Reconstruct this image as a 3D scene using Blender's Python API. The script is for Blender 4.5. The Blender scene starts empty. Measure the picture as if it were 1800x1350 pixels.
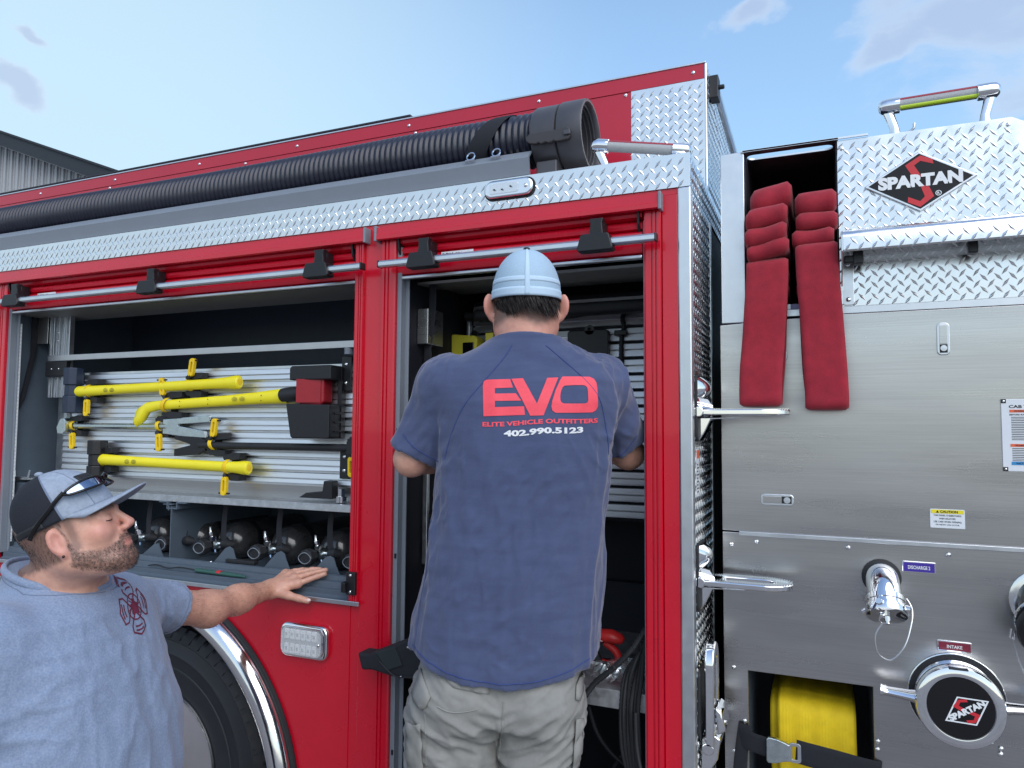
import bpy, bmesh, math, random
import numpy as np
from mathutils import Vector, Matrix, noise
from mathutils.bvhtree import BVHTree

sc = bpy.context.scene
COL = sc.collection
R = math.radians
random.seed(4)

# ---------------- camera, sky, sun, exposure ----------------
cam_d = bpy.data.cameras.new('camera')
cam = bpy.data.objects.new('camera', cam_d)
COL.objects.link(cam)
cam.location = (0, -1.9, 1.635)
cam.rotation_mode = 'XYZ'
_yaw, _pit, _rol = 0.40651, 0.062204, 0.006816
cam.matrix_world = (Matrix.Translation((0, -1.9, 1.635)) @ Matrix.Rotation(_yaw, 4, 'Z')
                    @ Matrix.Rotation(math.pi / 2 + _pit, 4, 'X') @ Matrix.Rotation(_rol, 4, 'Z'))
cam_d.sensor_width = 36
cam_d.lens = 36 * 1268.08 / 1800
cam_d.clip_start = 0.05
cam_d.clip_end = 3000
sc.camera = cam

w = bpy.data.worlds.new("World")
sc.world = w
w.use_nodes = True
nt = w.node_tree
nt.nodes.clear()
def N(nt, t, **k):
    n = nt.nodes.new(t)
    for a, b in k.items():
        setattr(n, a, b)
    return n
SUN_AZ = R(136)      # measured from +Y towards +X
SUN_EL = R(40)
out = N(nt, 'ShaderNodeOutputWorld')
bg = N(nt, 'ShaderNodeBackground')
bg.inputs['Strength'].default_value = 0.15
sky = N(nt, 'ShaderNodeTexSky', sky_type='NISHITA')
sky.sun_disc = False
sky.sun_elevation = SUN_EL
sky.sun_rotation = SUN_AZ
sky.altitude = 300
sky.air_density = 1.0
sky.dust_density = 0.6
sky.ozone_density = 1.0
tc = N(nt, 'ShaderNodeTexCoord')
def vmath(op, a=None, b=None):
    n = N(nt, 'ShaderNodeVectorMath', operation=op)
    for i, x in enumerate((a, b)):
        if x is None: continue
        if hasattr(x, 'is_linked') or hasattr(x, 'links'): nt.links.new(x, n.inputs[i])
        else: n.inputs[i].default_value = x
    return n
def smath(op, a=None, b=None, clamp=False):
    n = N(nt, 'ShaderNodeMath', operation=op, use_clamp=clamp)
    for i, x in enumerate((a, b)):
        if x is None: continue
        if hasattr(x, 'links'): nt.links.new(x, n.inputs[i])
        else: n.inputs[i].default_value = x
    return n.outputs[0]
def blob(d, rad, sx=1.0, sy=1.0):
    # soft mask for one cloud, a patch of sky round direction d (distance in a squashed space)
    s = vmath('SUBTRACT', WARP, d)
    m = vmath('MULTIPLY', s.outputs[0], (1.0, 1.0, sy))
    l = vmath('LENGTH', m.outputs[0])
    q = smath('DIVIDE', l.outputs['Value'], rad)
    return smath('SUBTRACT', 1.0, q)
wn = N(nt, 'ShaderNodeTexNoise'); wn.inputs['Scale'].default_value = 6.0; wn.inputs['Detail'].default_value = 6
nt.links.new(tc.outputs['Generated'], wn.inputs[0])
wv = vmath('SUBTRACT', wn.outputs['Color'], (0.5, 0.5, 0.5)); wv2 = vmath('SCALE', wv.outputs[0]); wv2.inputs['Scale'].default_value = 0.16
WARP = vmath('ADD', tc.outputs['Generated'], wv2.outputs[0]).outputs[0]
nz = N(nt, 'ShaderNodeTexNoise'); nz.inputs['Scale'].default_value = 7.0
nz.inputs['Detail'].default_value = 8; nz.inputs['Roughness'].default_value = 0.58; nz.inputs['Distortion'].default_value = 0.35
mp = N(nt, 'ShaderNodeMapping'); mp.inputs['Scale'].default_value = (1, 1, 2.2)
nt.links.new(tc.outputs['Generated'], mp.inputs[0]); nt.links.new(mp.outputs[0], nz.inputs[0])
acc = None
for d, rad, s in (((0.1738,0.8809,0.4401), .15, 2.0), ((0.0813,0.9014,0.4254), .085, 2.6), ((0.2433,0.8530,0.4617), .27, 1.6), ((-0.0704,0.8678,0.4918), .055, 1.8),
                  ((-0.7936,0.5007,0.3456), .055, 2.8), ((-0.7803,0.4803,0.4005), .03, 2.4),
                  ((-0.1829,0.4101,0.8935), .6, 1.0), ((-0.9533,0.0596,0.2961), .4, 1.5)):
    b_ = blob(d, rad, 1, s)
    acc = b_ if acc is None else smath('MAXIMUM', acc, b_)
cl = smath('ADD', smath('MULTIPLY', acc, 0.75), smath('SUBTRACT', nz.outputs[0], 0.56))
ramp = N(nt, 'ShaderNodeMapRange'); ramp.inputs['From Min'].default_value = 0.10; ramp.inputs['From Max'].default_value = 0.36
ramp.interpolation_type = 'SMOOTHSTEP'
nt.links.new(cl, ramp.inputs['Value'])
# faint high haze everywhere
nz2 = N(nt, 'ShaderNodeTexNoise'); nz2.inputs['Scale'].default_value = 2.2; nz2.inputs['Detail'].default_value = 5
nt.links.new(mp.outputs[0], nz2.inputs[0])
dens = N(nt, 'ShaderNodeMapRange'); dens.interpolation_type = 'SMOOTHSTEP'
dens.inputs['From Min'].default_value = 0.16; dens.inputs['From Max'].default_value = 0.50
nt.links.new(cl, dens.inputs['Value'])
CLOUD = N(nt, 'ShaderNodeMixRGB'); CLOUD.inputs[1].default_value = (2.5, 2.95, 3.6, 1); CLOUD.inputs[2].default_value = (1.85, 2.25, 3.05, 1)
nt.links.new(dens.outputs[0], CLOUD.inputs[0])
mix = N(nt, 'ShaderNodeMixRGB')
fac = smath('MULTIPLY', ramp.outputs[0], 0.72)
nt.links.new(fac, mix.inputs[0]); nt.links.new(sky.outputs[0], mix.inputs[1]); nt.links.new(CLOUD.outputs[0], mix.inputs[2])
# pale veil low in the sky and towards the left
dt = vmath('DOT_PRODUCT', tc.outputs['Generated'], (-0.8871,0.4198,0.1919))
veil = N(nt, 'ShaderNodeMapRange'); veil.interpolation_type = 'SMOOTHSTEP'
veil.inputs['From Min'].default_value = 0.62; veil.inputs['From Max'].default_value = 1.0; veil.inputs['To Max'].default_value = 0.75
nt.links.new(dt.outputs['Value'], veil.inputs['Value'])
VEIL = N(nt, 'ShaderNodeRGB'); VEIL.outputs[0].default_value = (2.5, 3.3, 3.7, 1)
mix2 = N(nt, 'ShaderNodeMixRGB')
nt.links.new(veil.outputs[0], mix2.inputs[0]); nt.links.new(sky.outputs[0], mix2.inputs[1]); nt.links.new(VEIL.outputs[0], mix2.inputs[2])
sxyz = N(nt, 'ShaderNodeSeparateXYZ'); nt.links.new(tc.outputs['Generated'], sxyz.inputs[0])
hz = N(nt, 'ShaderNodeMapRange'); hz.interpolation_type = 'SMOOTHSTEP'
hz.inputs['From Min'].default_value = 0.95; hz.inputs['From Max'].default_value = 0.0; hz.inputs['To Max'].default_value = 0.80
nt.links.new(sxyz.outputs['Z'], hz.inputs['Value'])
HAZE = N(nt, 'ShaderNodeRGB'); HAZE.outputs[0].default_value = (1.45, 2.55, 3.75, 1)
mix0 = N(nt, 'ShaderNodeMixRGB')
# the half of the sky behind us is paler, thin overcast (it shows in the bright plates)
sy = N(nt, 'ShaderNodeMapRange'); sy.interpolation_type = 'SMOOTHSTEP'
sy.inputs['From Min'].default_value = 0.35; sy.inputs['From Max'].default_value = -0.75; sy.inputs['To Max'].default_value = 0.85
nt.links.new(sxyz.outputs['Y'], sy.inputs['Value'])
hc = N(nt, 'ShaderNodeMixRGB'); nt.links.new(sy.outputs[0], hc.inputs[0]); nt.links.new(HAZE.outputs[0], hc.inputs[1]); hc.inputs[2].default_value = (2.75, 3.0, 2.95, 1)
nt.links.new(hz.outputs[0], mix0.inputs[0]); nt.links.new(sky.outputs[0], mix0.inputs[1]); nt.links.new(hc.outputs[0], mix0.inputs[2])
nt.links.new(mix0.outputs[0], mix2.inputs[1])
nt.links.new(mix2.outputs[0], mix.inputs[1])
nt.links.new(mix.outputs[0], bg.inputs['Color'])
nt.links.new(bg.outputs[0], out.inputs[0])

sun_d = bpy.data.lights.new('sun', 'SUN')
sun_d.energy = 1.1
sun_d.angle = R(60)
sun_d.color = (1.0, 0.95, 0.90)
sun = bpy.data.objects.new('sun', sun_d)
COL.objects.link(sun)
sd = Vector((math.sin(SUN_AZ) * math.cos(SUN_EL), math.cos(SUN_AZ) * math.cos(SUN_EL), math.sin(SUN_EL)))
sun.rotation_euler = sd.to_track_quat('Z', 'Y').to_euler()

sc.view_settings.view_transform = 'Standard'
sc.view_settings.look = 'None'
sc.view_settings.gamma = 1
sc.view_settings.use_curve_mapping = False
sc.view_settings.exposure = 0.85
sc.render.engine = 'CYCLES'
sc.cycles.max_bounces = 8

# ---------------- materials ----------------
MATS = {}
def mat(name, col, rough=0.5, metal=0.0, coat=0.0, bump=0.0, bscale=200.0, var=0.0, vscale=8.0, stretch=None,
        rvar=0.0, aniso=0.0, sss=0.0, sheen=0.0, col2=None, trans=0.0, alpha=1.0, attr=None, acol=None, emit=None,
        bdist=0.001, dirt=0.0, wave=None, attr2=None, acol2=None, spec=None):
    m = bpy.data.materials.new(name)
    m.use_nodes = True
    t = m.node_tree
    p = t.nodes['Principled BSDF']
    I = p.inputs
    I['Base Color'].default_value = (*col, 1)
    I['Roughness'].default_value = rough
    I['Metallic'].default_value = metal
    if spec is not None: I['Specular IOR Level'].default_value = spec
    I['Coat Weight'].default_value = coat
    I['Coat Roughness'].default_value = 0.04
    I['Anisotropic'].default_value = aniso
    I['Transmission Weight'].default_value = trans
    I['Alpha'].default_value = alpha
    if sss:
        I['Subsurface Weight'].default_value = sss
        I['Subsurface Radius'].default_value = (0.9, 0.35, 0.2)
        I['Subsurface Scale'].default_value = 0.012
    if sheen:
        I['Sheen Weight'].default_value = sheen
        I['Sheen Roughness'].default_value = 0.5
    if emit:
        I['Emission Color'].default_value = (*emit[0], 1); I['Emission Strength'].default_value = emit[1]
    c = t.nodes.new('ShaderNodeTexCoord')
    mpn = t.nodes.new('ShaderNodeMapping')
    mpn.inputs['Scale'].default_value = stretch or (1, 1, 1)
    t.links.new(c.outputs['Object'], mpn.inputs[0])
    colsock = None
    if var or col2:
        n = t.nodes.new('ShaderNodeTexNoise'); n.inputs['Scale'].default_value = vscale; n.inputs['Detail'].default_value = 6
        n.inputs['Roughness'].default_value = 0.6
        t.links.new(mpn.outputs[0], n.inputs[0])
        mr = t.nodes.new('ShaderNodeMapRange'); mr.inputs['From Min'].default_value = 0.3; mr.inputs['From Max'].default_value = 0.7
        t.links.new(n.outputs[0], mr.inputs[0])
        mx = t.nodes.new('ShaderNodeMixRGB')
        c2 = col2 or tuple(x * (1 - var) for x in col)
        mx.inputs[1].default_value = (*col, 1); mx.inputs[2].default_value = (*c2, 1)
        t.links.new(mr.outputs[0], mx.inputs[0])
        colsock = mx.outputs[0]
    for at, ac in ((attr, acol), (attr2, acol2)):
        if at:
            a = t.nodes.new('ShaderNodeAttribute'); a.attribute_name = at
            mx = t.nodes.new('ShaderNodeMixRGB')
            if colsock: t.links.new(colsock, mx.inputs[1])
            else: mx.inputs[1].default_value = (*col, 1)
            mx.inputs[2].default_value = (*ac, 1)
            t.links.new(a.outputs['Fac'], mx.inputs[0])
            colsock = mx.outputs[0]
    if colsock: t.links.new(colsock, I['Base Color'])
    if rvar:
        n = t.nodes.new('ShaderNodeTexNoise'); n.inputs['Scale'].default_value = vscale * 1.7; n.inputs['Detail'].default_value = 7
        t.links.new(mpn.outputs[0], n.inputs[0])
        mr = t.nodes.new('ShaderNodeMapRange'); mr.inputs['From Min'].default_value = 0.3; mr.inputs['From Max'].default_value = 0.7
        mr.inputs['To Min'].default_value = max(0.02, rough - rvar); mr.inputs['To Max'].default_value = rough + rvar
        t.links.new(n.outputs[0], mr.inputs[0]); t.links.new(mr.outputs[0], I['Roughness'])
    if bump:
        n = t.nodes.new('ShaderNodeTexNoise'); n.inputs['Scale'].default_value = bscale; n.inputs['Detail'].default_value = 4
        t.links.new(mpn.outputs[0], n.inputs[0])
        b = t.nodes.new('ShaderNodeBump'); b.inputs['Strength'].default_value = bump; b.inputs['Distance'].default_value = bdist
        t.links.new(n.outputs[0], b.inputs['Height']); t.links.new(b.outputs[0], I['Normal'])
        if coat: t.links.new(b.outputs[0], I['Coat Normal'])
    MATS[name] = m
    return m
M = MATS
mat('red_paint', (0.57, 0.002, 0.020), 0.30, coat=0.45, rvar=0.07, var=0.10, vscale=5.0, bump=0.03, bscale=18, bdist=0.002)
mat('red_panel', (0.50, 0.005, 0.030), 0.40, coat=0.35, var=0.10, vscale=3.0, bump=0.05, bscale=60, bdist=0.001)
mat('tread_plate', (0.82, 0.84, 0.84), 0.22, 1.0, rvar=0.09, vscale=9, var=0.08, bump=0.10, bscale=26, bdist=0.002)
mat('tread_lug', (0.82, 0.83, 0.83), 0.22, 1.0, var=0.1, vscale=30)
mat('stainless', (0.67, 0.665, 0.66), 0.30, 1.0, rvar=0.07, vscale=3.2, stretch=(0.35, 1, 2.2), var=0.16, bump=0.10, bscale=120, bdist=0.0006, aniso=0.55)
mat('satin_aluminium', (0.68, 0.71, 0.74), 0.34, 1.0, var=0.08, vscale=20, rvar=0.06)
mat('slat_aluminium', (0.86, 0.88, 0.92), 0.42, 1.0, var=0.22, vscale=7, stretch=(0.25, 1, 5), rvar=0.08)
mat('raw_aluminium', (0.66, 0.68, 0.70), 0.5, 1.0, var=0.25, vscale=45, rvar=0.1)
mat('chrome', (0.86, 0.87, 0.88), 0.045, 1.0, var=0.03, vscale=20, bump=0.04, bscale=25, bdist=0.001)
mat('polished_trim', (0.80, 0.81, 0.82), 0.13, 1.0, var=0.06, vscale=12, rvar=0.06, bump=0.06, bscale=40)
mat('grey_paint', (0.20, 0.23, 0.27), 0.45, var=0.06, vscale=14, coat=0.2)
mat('tan_metal', (0.36, 0.36, 0.33), 0.45, 0.6, var=0.12, vscale=10)
mat('navy_liner', (0.042, 0.060, 0.085), 0.6, var=0.12, vscale=30, bump=0.35, bscale=420, bdist=0.0006)
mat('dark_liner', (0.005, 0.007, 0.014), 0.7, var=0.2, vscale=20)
mat('bluegrey_paint', (0.085, 0.115, 0.15), 0.5, var=0.12, vscale=24, bump=0.25, bscale=400, bdist=0.0005)
mat('black_plastic', (0.008, 0.009, 0.012), 0.45, var=0.2, vscale=60, bump=0.2, bscale=600, bdist=0.0004)
mat('black_gloss', (0.006, 0.006, 0.007), 0.12)
mat('black_enamel', (0.008, 0.008, 0.010), 0.35, spec=0.3)
mat('black_rubber', (0.016, 0.018, 0.022), 0.62, var=0.35, vscale=18, bump=0.25, bscale=240, bdist=0.0008)
mat('tyre_rubber', (0.012, 0.015, 0.020), 0.6, var=0.45, vscale=9, bump=0.3, bscale=160, bdist=0.001)
mat('hose_black', (0.020, 0.024, 0.042), 0.28, var=0.3, vscale=25, spec=0.45)
mat('coupling_grey', (0.085, 0.085, 0.095), 0.42, 0.3, var=0.1, vscale=30)
mat('lever_brown', (0.055, 0.052, 0.055), 0.5, 0.3)
mat('yellow_handle', (0.92, 0.80, 0.02), 0.38, var=0.07, vscale=10, bump=0.08, bscale=90)
mat('yellow_strap', (0.88, 0.60, 0.01), 0.42, var=0.1, vscale=30)
mat('navy_steel', (0.02, 0.035, 0.07), 0.42, 0.2, var=0.3, vscale=40, bump=0.2, bscale=120)
mat('tool_red', (0.33, 0.012, 0.022), 0.4, var=0.15, vscale=30)
mat('tool_steel', (0.60, 0.68, 0.70), 0.32, 1.0, var=0.2, vscale=40, rvar=0.08)
mat('carbon', (0.045, 0.047, 0.05), 0.22, var=0.5, vscale=22, stretch=(6, 1, 1), coat=0.6)
mat('hose_red', (0.35, 0.012, 0.030), 0.9, var=0.28, vscale=40, bump=0.8, bscale=520, bdist=0.001, sheen=0.15)
mat('hose_yellow', (0.90, 0.64, 0.010), 0.75, var=0.14, vscale=35, bump=0.6, bscale=500, bdist=0.001)
mat('webbing', (0.009, 0.011, 0.017), 0.8, bump=0.6, bscale=700, bdist=0.0006, var=0.2, vscale=50)
mat('white_print', (0.75, 0.78, 0.80), 0.5)
mat('black_print', (0.01, 0.01, 0.012), 0.5)
mat('red_print', (0.55, 0.02, 0.03), 0.4)
mat('label_white', (0.72, 0.76, 0.80), 0.35, var=0.05)
mat('label_yellow', (0.80, 0.68, 0.03), 0.35)
mat('label_purple', (0.045, 0.02, 0.28), 0.3, coat=0.6)
mat('label_maroon', (0.20, 0.008, 0.03), 0.3, coat=0.6)
mat('label_blue', (0.03, 0.25, 0.55), 0.4)
mat('label_orange', (0.75, 0.13, 0.05), 0.4)
mat('lens_clear', (0.75, 0.80, 0.82), 0.08, alpha=0.3, coat=1.0, bump=0.5, bscale=90, bdist=0.003)
mat('led_white', (0.85, 0.88, 0.9), 0.25)
mat('grip_red', (0.30, 0.01, 0.03), 0.35)
mat('grip_green', (0.45, 0.62, 0.03), 0.4)
mat('grip_grey', (0.35, 0.37, 0.38), 0.4, bump=0.9, bscale=700, bdist=0.001)
mat('ground', (0.27, 0.25, 0.245), 0.9, var=0.35, vscale=0.8, bump=0.6, bscale=60, bdist=0.01)
mat('siding', (0.40, 0.42, 0.44), 0.5, var=0.06, vscale=2)
mat('roof_trim', (0.02, 0.026, 0.035), 0.7)
mat('plastic_bag', (0.7, 0.75, 0.8), 0.15, trans=0.75, alpha=0.35, bump=0.8, bscale=35, bdist=0.01)
mat('tool_bright_red', (0.55, 0.02, 0.02), 0.4)
mat('charger_yellow', (0.72, 0.66, 0.06), 0.4)

# brushed grain and smudges on the stainless sheet
_t = M['stainless'].node_tree; _p = _t.nodes['Principled BSDF']
_c = _t.nodes.new('ShaderNodeTexCoord'); _m = _t.nodes.new('ShaderNodeMapping'); _m.inputs['Scale'].default_value = (1.5, 1, 320)
_n = _t.nodes.new('ShaderNodeTexNoise'); _n.inputs['Scale'].default_value = 3; _n.inputs['Detail'].default_value = 3
_t.links.new(_c.outputs['Object'], _m.inputs[0]); _t.links.new(_m.outputs[0], _n.inputs[0])
_v = _t.nodes.new('ShaderNodeTexNoise'); _v.inputs['Scale'].default_value = 26; _v.inputs['Detail'].default_value = 9; _v.inputs['Roughness'].default_value = .75
_t.links.new(_c.outputs['Object'], _v.inputs[0])
_r = _t.nodes.new('ShaderNodeMapRange'); _r.inputs['From Min'].default_value = .62; _r.inputs['From Max'].default_value = .78; _r.inputs['To Max'].default_value = .22
_t.links.new(_v.outputs[0], _r.inputs[0])
_a = _t.nodes.new('ShaderNodeMath'); _a.operation = 'ADD'
_t.links.new(_p.inputs['Roughness'].links[0].from_socket, _a.inputs[0]); _t.links.new(_r.outputs[0], _a.inputs[1]); _t.links.new(_a.outputs[0], _p.inputs['Roughness'])
_mx = _t.nodes.new('ShaderNodeMixRGB'); _mx.blend_type = 'MULTIPLY'; _mx.inputs[0].default_value = .35
_t.links.new(_p.inputs['Base Color'].links[0].from_socket, _mx.inputs[1]); _t.links.new(_n.outputs[0], _mx.inputs[2]); _t.links.new(_mx.outputs[0], _p.inputs['Base Color'])

# ---------------- mesh helpers ----------------
class MB:
    def __init__(s): s.v = []; s.f = []
    def add(s, vs, fs):
        b = len(s.v); s.v += [tuple(map(float, x)) for x in vs]; s.f += [tuple(i + b for i in f) for f in fs]; return s
    def box(s, x0, x1, y0, y1, z0, z1):
        x0, x1 = sorted((x0, x1)); y0, y1 = sorted((y0, y1)); z0, z1 = sorted((z0, z1))
        return s.add([(x0,y0,z0),(x1,y0,z0),(x1,y1,z0),(x0,y1,z0),(x0,y0,z1),(x1,y0,z1),(x1,y1,z1),(x0,y1,z1)],
                     [(0,3,2,1),(4,5,6,7),(0,1,5,4),(1,2,6,5),(2,3,7,6),(3,0,4,7)])
    def prism(s, poly, a0, a1, axis='y'):
        # poly: 2-D outline; axis y: (x,z); axis x: (y,z); axis z: (x,y)
        n = len(poly)
        def p(q, a):
            return {'y': (q[0], a, q[1]), 'x': (a, q[0], q[1]), 'z': (q[0], q[1], a)}[axis]
        ar = sum(poly[i][0]*poly[(i+1) % n][1]-poly[(i+1) % n][0]*poly[i][1] for i in range(n))
        if (ar < 0) != (axis == 'y'): pass
        vs = [p(q, a0) for q in poly] + [p(q, a1) for q in poly]
        fs = [tuple(range(n)), tuple(range(2*n-1, n-1, -1))]
        fs += [(i, i+n, (i+1) % n+n, (i+1) % n) for i in range(n)]
        return s.add(vs, fs)
    def tube(s, pts, r, n=10, closed=False, flat=None, cap=True):
        P = [Vector(p) for p in pts]; m = len(P)
        rr = r if hasattr(r, '__len__') else [r]*m
        T0 = None; rings = []
        up = None
        for i in range(m):
            a = P[(i-1) % m] if (closed or i > 0) else P[i]
            b = P[(i+1) % m] if (closed or i < m-1) else P[i]
            t = (b-a).normalized()
            if up is None:
                up = Vector((0, 0, 1)) if abs(t.z) < 0.9 else Vector((0, 1, 0))
            x = t.cross(up).normalized(); up = x.cross(t).normalized()
            fx, fz = flat or (1, 1)
            rings.append([P[i] + (x*math.cos(k*2*math.pi/n)*fx + up*math.sin(k*2*math.pi/n)*fz)*rr[i] for k in range(n)])
        vs = [q for rg in rings for q in rg]
        fs = []
        for i in range(m if closed else m-1):
            j = (i+1) % m
            for k in range(n):
                fs.append((i*n+k, i*n+(k+1) % n, j*n+(k+1) % n, j*n+k))
        if not closed and cap:
            fs.append(tuple(range(n-1, -1, -1))); fs.append(tuple((m-1)*n+k for k in range(n)))
        return s.add(vs, fs)
    def lathe(s, prof, o, ax, n=24):
        # prof: (radius, height along ax)
        o = Vector(o); ax = Vector(ax).normalized()
        u = ax.orthogonal().normalized(); w_ = ax.cross(u)
        vs = []; fs = []
        m = len(prof)
        for r, h in prof:
            for k in range(n):
                a = 2*math.pi*k/n
                vs.append(o + ax*h + (u*math.cos(a) + w_*math.sin(a))*max(r, 1e-5))
        for i in range(m-1):
            for k in range(n):
                fs.append((i*n+k, i*n+(k+1) % n, (i+1)*n+(k+1) % n, (i+1)*n+k))
        if prof[0][0] > 1e-4: fs.append(tuple(range(n-1, -1, -1)))
        if prof[-1][0] > 1e-4: fs.append(tuple((m-1)*n+k for k in range(n)))
        return s.add(vs, fs)
    def ball(s, c, r, n=12, m=8):
        rx, ry, rz = r if hasattr(r, '__len__') else (r, r, r)
        vs = []; fs = []
        for i in range(m+1):
            t = math.pi*i/m
            for k in range(n):
                a = 2*math.pi*k/n
                vs.append((c[0]+rx*math.sin(t)*math.cos(a), c[1]+ry*math.sin(t)*math.sin(a), c[2]+rz*math.cos(t)))
        for i in range(m):
            for k in range(n):
                fs.append((i*n+k, (i+1)*n+k, (i+1)*n+(k+1) % n, i*n+(k+1) % n))
        return s.add(vs, fs)
    def xform(s, mtx):
        s.v = [tuple(mtx @ Vector(v)) for v in s.v]; return s
    def mesh(s, name):
        me = bpy.data.meshes.new(name)
        me.from_pydata(s.v, [], s.f)
        bm = bmesh.new(); bm.from_mesh(me)
        bmesh.ops.remove_doubles(bm, verts=bm.verts, dist=1e-6)
        bmesh.ops.recalc_face_normals(bm, faces=bm.faces)
        bm.to_mesh(me); bm.free()
        return me
def link(name, me, m=None, parent=None, smooth=False, bev=0.0, seg=2, label=None, kind=None, ang=35):
    o = bpy.data.objects.new(name, me)
    COL.objects.link(o)
    if m is not None:
        for q in (m if isinstance(m, (list, tuple)) else [m]):
            me.materials.append(M[q] if isinstance(q, str) else q)
    if parent is not None:
        o.parent = parent
        if parent.parent is None and parent.type == 'EMPTY' and 'local' not in parent:
            o.matrix_parent_inverse = Matrix.LocRotScale(parent.location, parent.rotation_euler, None).inverted()
    if bev:
        b = o.modifiers.new('bevel', 'BEVEL'); b.width = bev; b.segments = seg; b.limit_method = 'ANGLE'; b.angle_limit = R(40)
        b.harden_normals = False
    if smooth:
        me.polygons.foreach_set('use_smooth', [True]*len(me.polygons))
        if smooth != 'all' and not bev:
            me.set_sharp_from_angle(angle=R(ang))
        elif bev:
            me.set_sharp_from_angle(angle=R(ang))
    if label: o['label'] = label
    if kind: o['kind'] = kind
    return o
def obj(name, mb, m=None, parent=None, **k):
    return link(name, mb.mesh(name), m, parent, **k)
def thing(name, label, cat, loc=(0, 0, 0), group=None, rotz=0.0):
    o = bpy.data.objects.new(name, None); COL.objects.link(o)
    o.location = loc; o.rotation_euler = (0, 0, rotz)
    o.empty_display_size = 0.1
    o['label'] = label; o['category'] = cat
    if group: o['group'] = group
    return o
def tag(o, label, cat, group=None):
    o['label'] = label; o['category'] = cat
    if group: o['group'] = group
    return o
def struct(name, mb, m, **k):
    return obj(name, mb, m, None, kind='structure', **k)
def dup(root, delta, label=None, group=None):
    r = root.copy(); COL.objects.link(r); r.location = Vector(root.location) + Vector(delta)
    if label: r['label'] = label
    if group: r['group'] = group
    for ch in list(root.children):
        c = ch.copy(); COL.objects.link(c); c.parent = r; c.matrix_parent_inverse = ch.matrix_parent_inverse.copy()
        for g in list(ch.children):
            d = g.copy(); COL.objects.link(d); d.parent = c; d.matrix_parent_inverse = g.matrix_parent_inverse.copy()
    return r
def dup_part(o, delta, rot=None):
    # a copy of one part (and its sub-parts) of the same thing, shifted
    c = o.copy(); COL.objects.link(c); c.parent = o.parent
    c.matrix_parent_inverse = o.matrix_parent_inverse.copy()
    c.location = Vector(o.location) + Vector(delta)
    if rot: c.rotation_euler = rot
    for g in list(o.children):
        d = g.copy(); COL.objects.link(d); d.parent = c
    return c
def B(name, dims, m, parent, bev=0.0, **k):
    return obj(name, MB().box(*dims), m, parent, bev=bev, **k)
def spline(pts, n=8):
    P = [Vector(p) for p in pts]; out_ = []
    for i in range(len(P)-1):
        p0 = P[max(i-1, 0)]; p1 = P[i]; p2 = P[i+1]; p3 = P[min(i+2, len(P)-1)]
        for k in range(n):
            t = k/n
            out_.append(0.5*((2*p1)+(p2-p0)*t+(2*p0-5*p1+4*p2-p3)*t*t+(3*p1-p0-3*p2+p3)*t**3))
    out_.append(P[-1]); return out_
def rrect(x0, x1, z0, z1, r, n=5):
    pts = []
    for cx, cz, a0 in ((x1-r, z1-r, 0), (x0+r, z1-r, 90), (x0+r, z0+r, 180), (x1-r, z0+r, 270)):
        for k in range(n+1):
            a = R(a0+90*k/n); pts.append((cx+r*math.cos(a), cz+r*math.sin(a)))
    return pts
_tx = {}
def text2d(s, bold=0.0):
    # flat lettering outline mesh, normalised to width 1, height H; returns (verts2d, faces, height)
    if (s, bold) in _tx: return _tx[(s, bold)]
    cu = bpy.data.curves.new('lettering', 'FONT'); cu.body = s; cu.offset = bold; cu.resolution_u = 3; cu.fill_mode = 'FRONT'
    o = bpy.data.objects.new('lettering', cu); COL.objects.link(o)
    dg = bpy.context.evaluated_depsgraph_get()
    me = o.evaluated_get(dg).to_mesh()
    vs = [(v.co.x, v.co.y) for v in me.vertices]; fs = [tuple(p.vertices) for p in me.polygons]
    o.evaluated_get(dg).to_mesh_clear()
    bpy.data.objects.remove(o); bpy.data.curves.remove(cu)
    x0 = min(v[0] for v in vs); x1 = max(v[0] for v in vs); y0 = min(v[1] for v in vs); y1 = max(v[1] for v in vs)
    vs = [((x-x0)/(x1-x0), (y-y0)/(y1-y0)) for x, y in vs]
    _tx[(s, bold)] = (vs, fs); return vs, fs
def add_text(mb, s, o, U, V, wd, ht, bold=0.0):
    # o = lower-left corner; U,V unit vectors
    vs, fs = text2d(s, bold); o = Vector(o); U = Vector(U); V = Vector(V)
    mb.add([o+U*(x*wd)+V*(y*ht) for x, y in vs], fs); return mb
def flat_poly(mb, pts, o, U, V):
    o = Vector(o); U = Vector(U); V = Vector(V)
    mb.add([o+U*x+V*y for x, y in pts], [tuple(range(len(pts)))]); return mb
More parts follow.
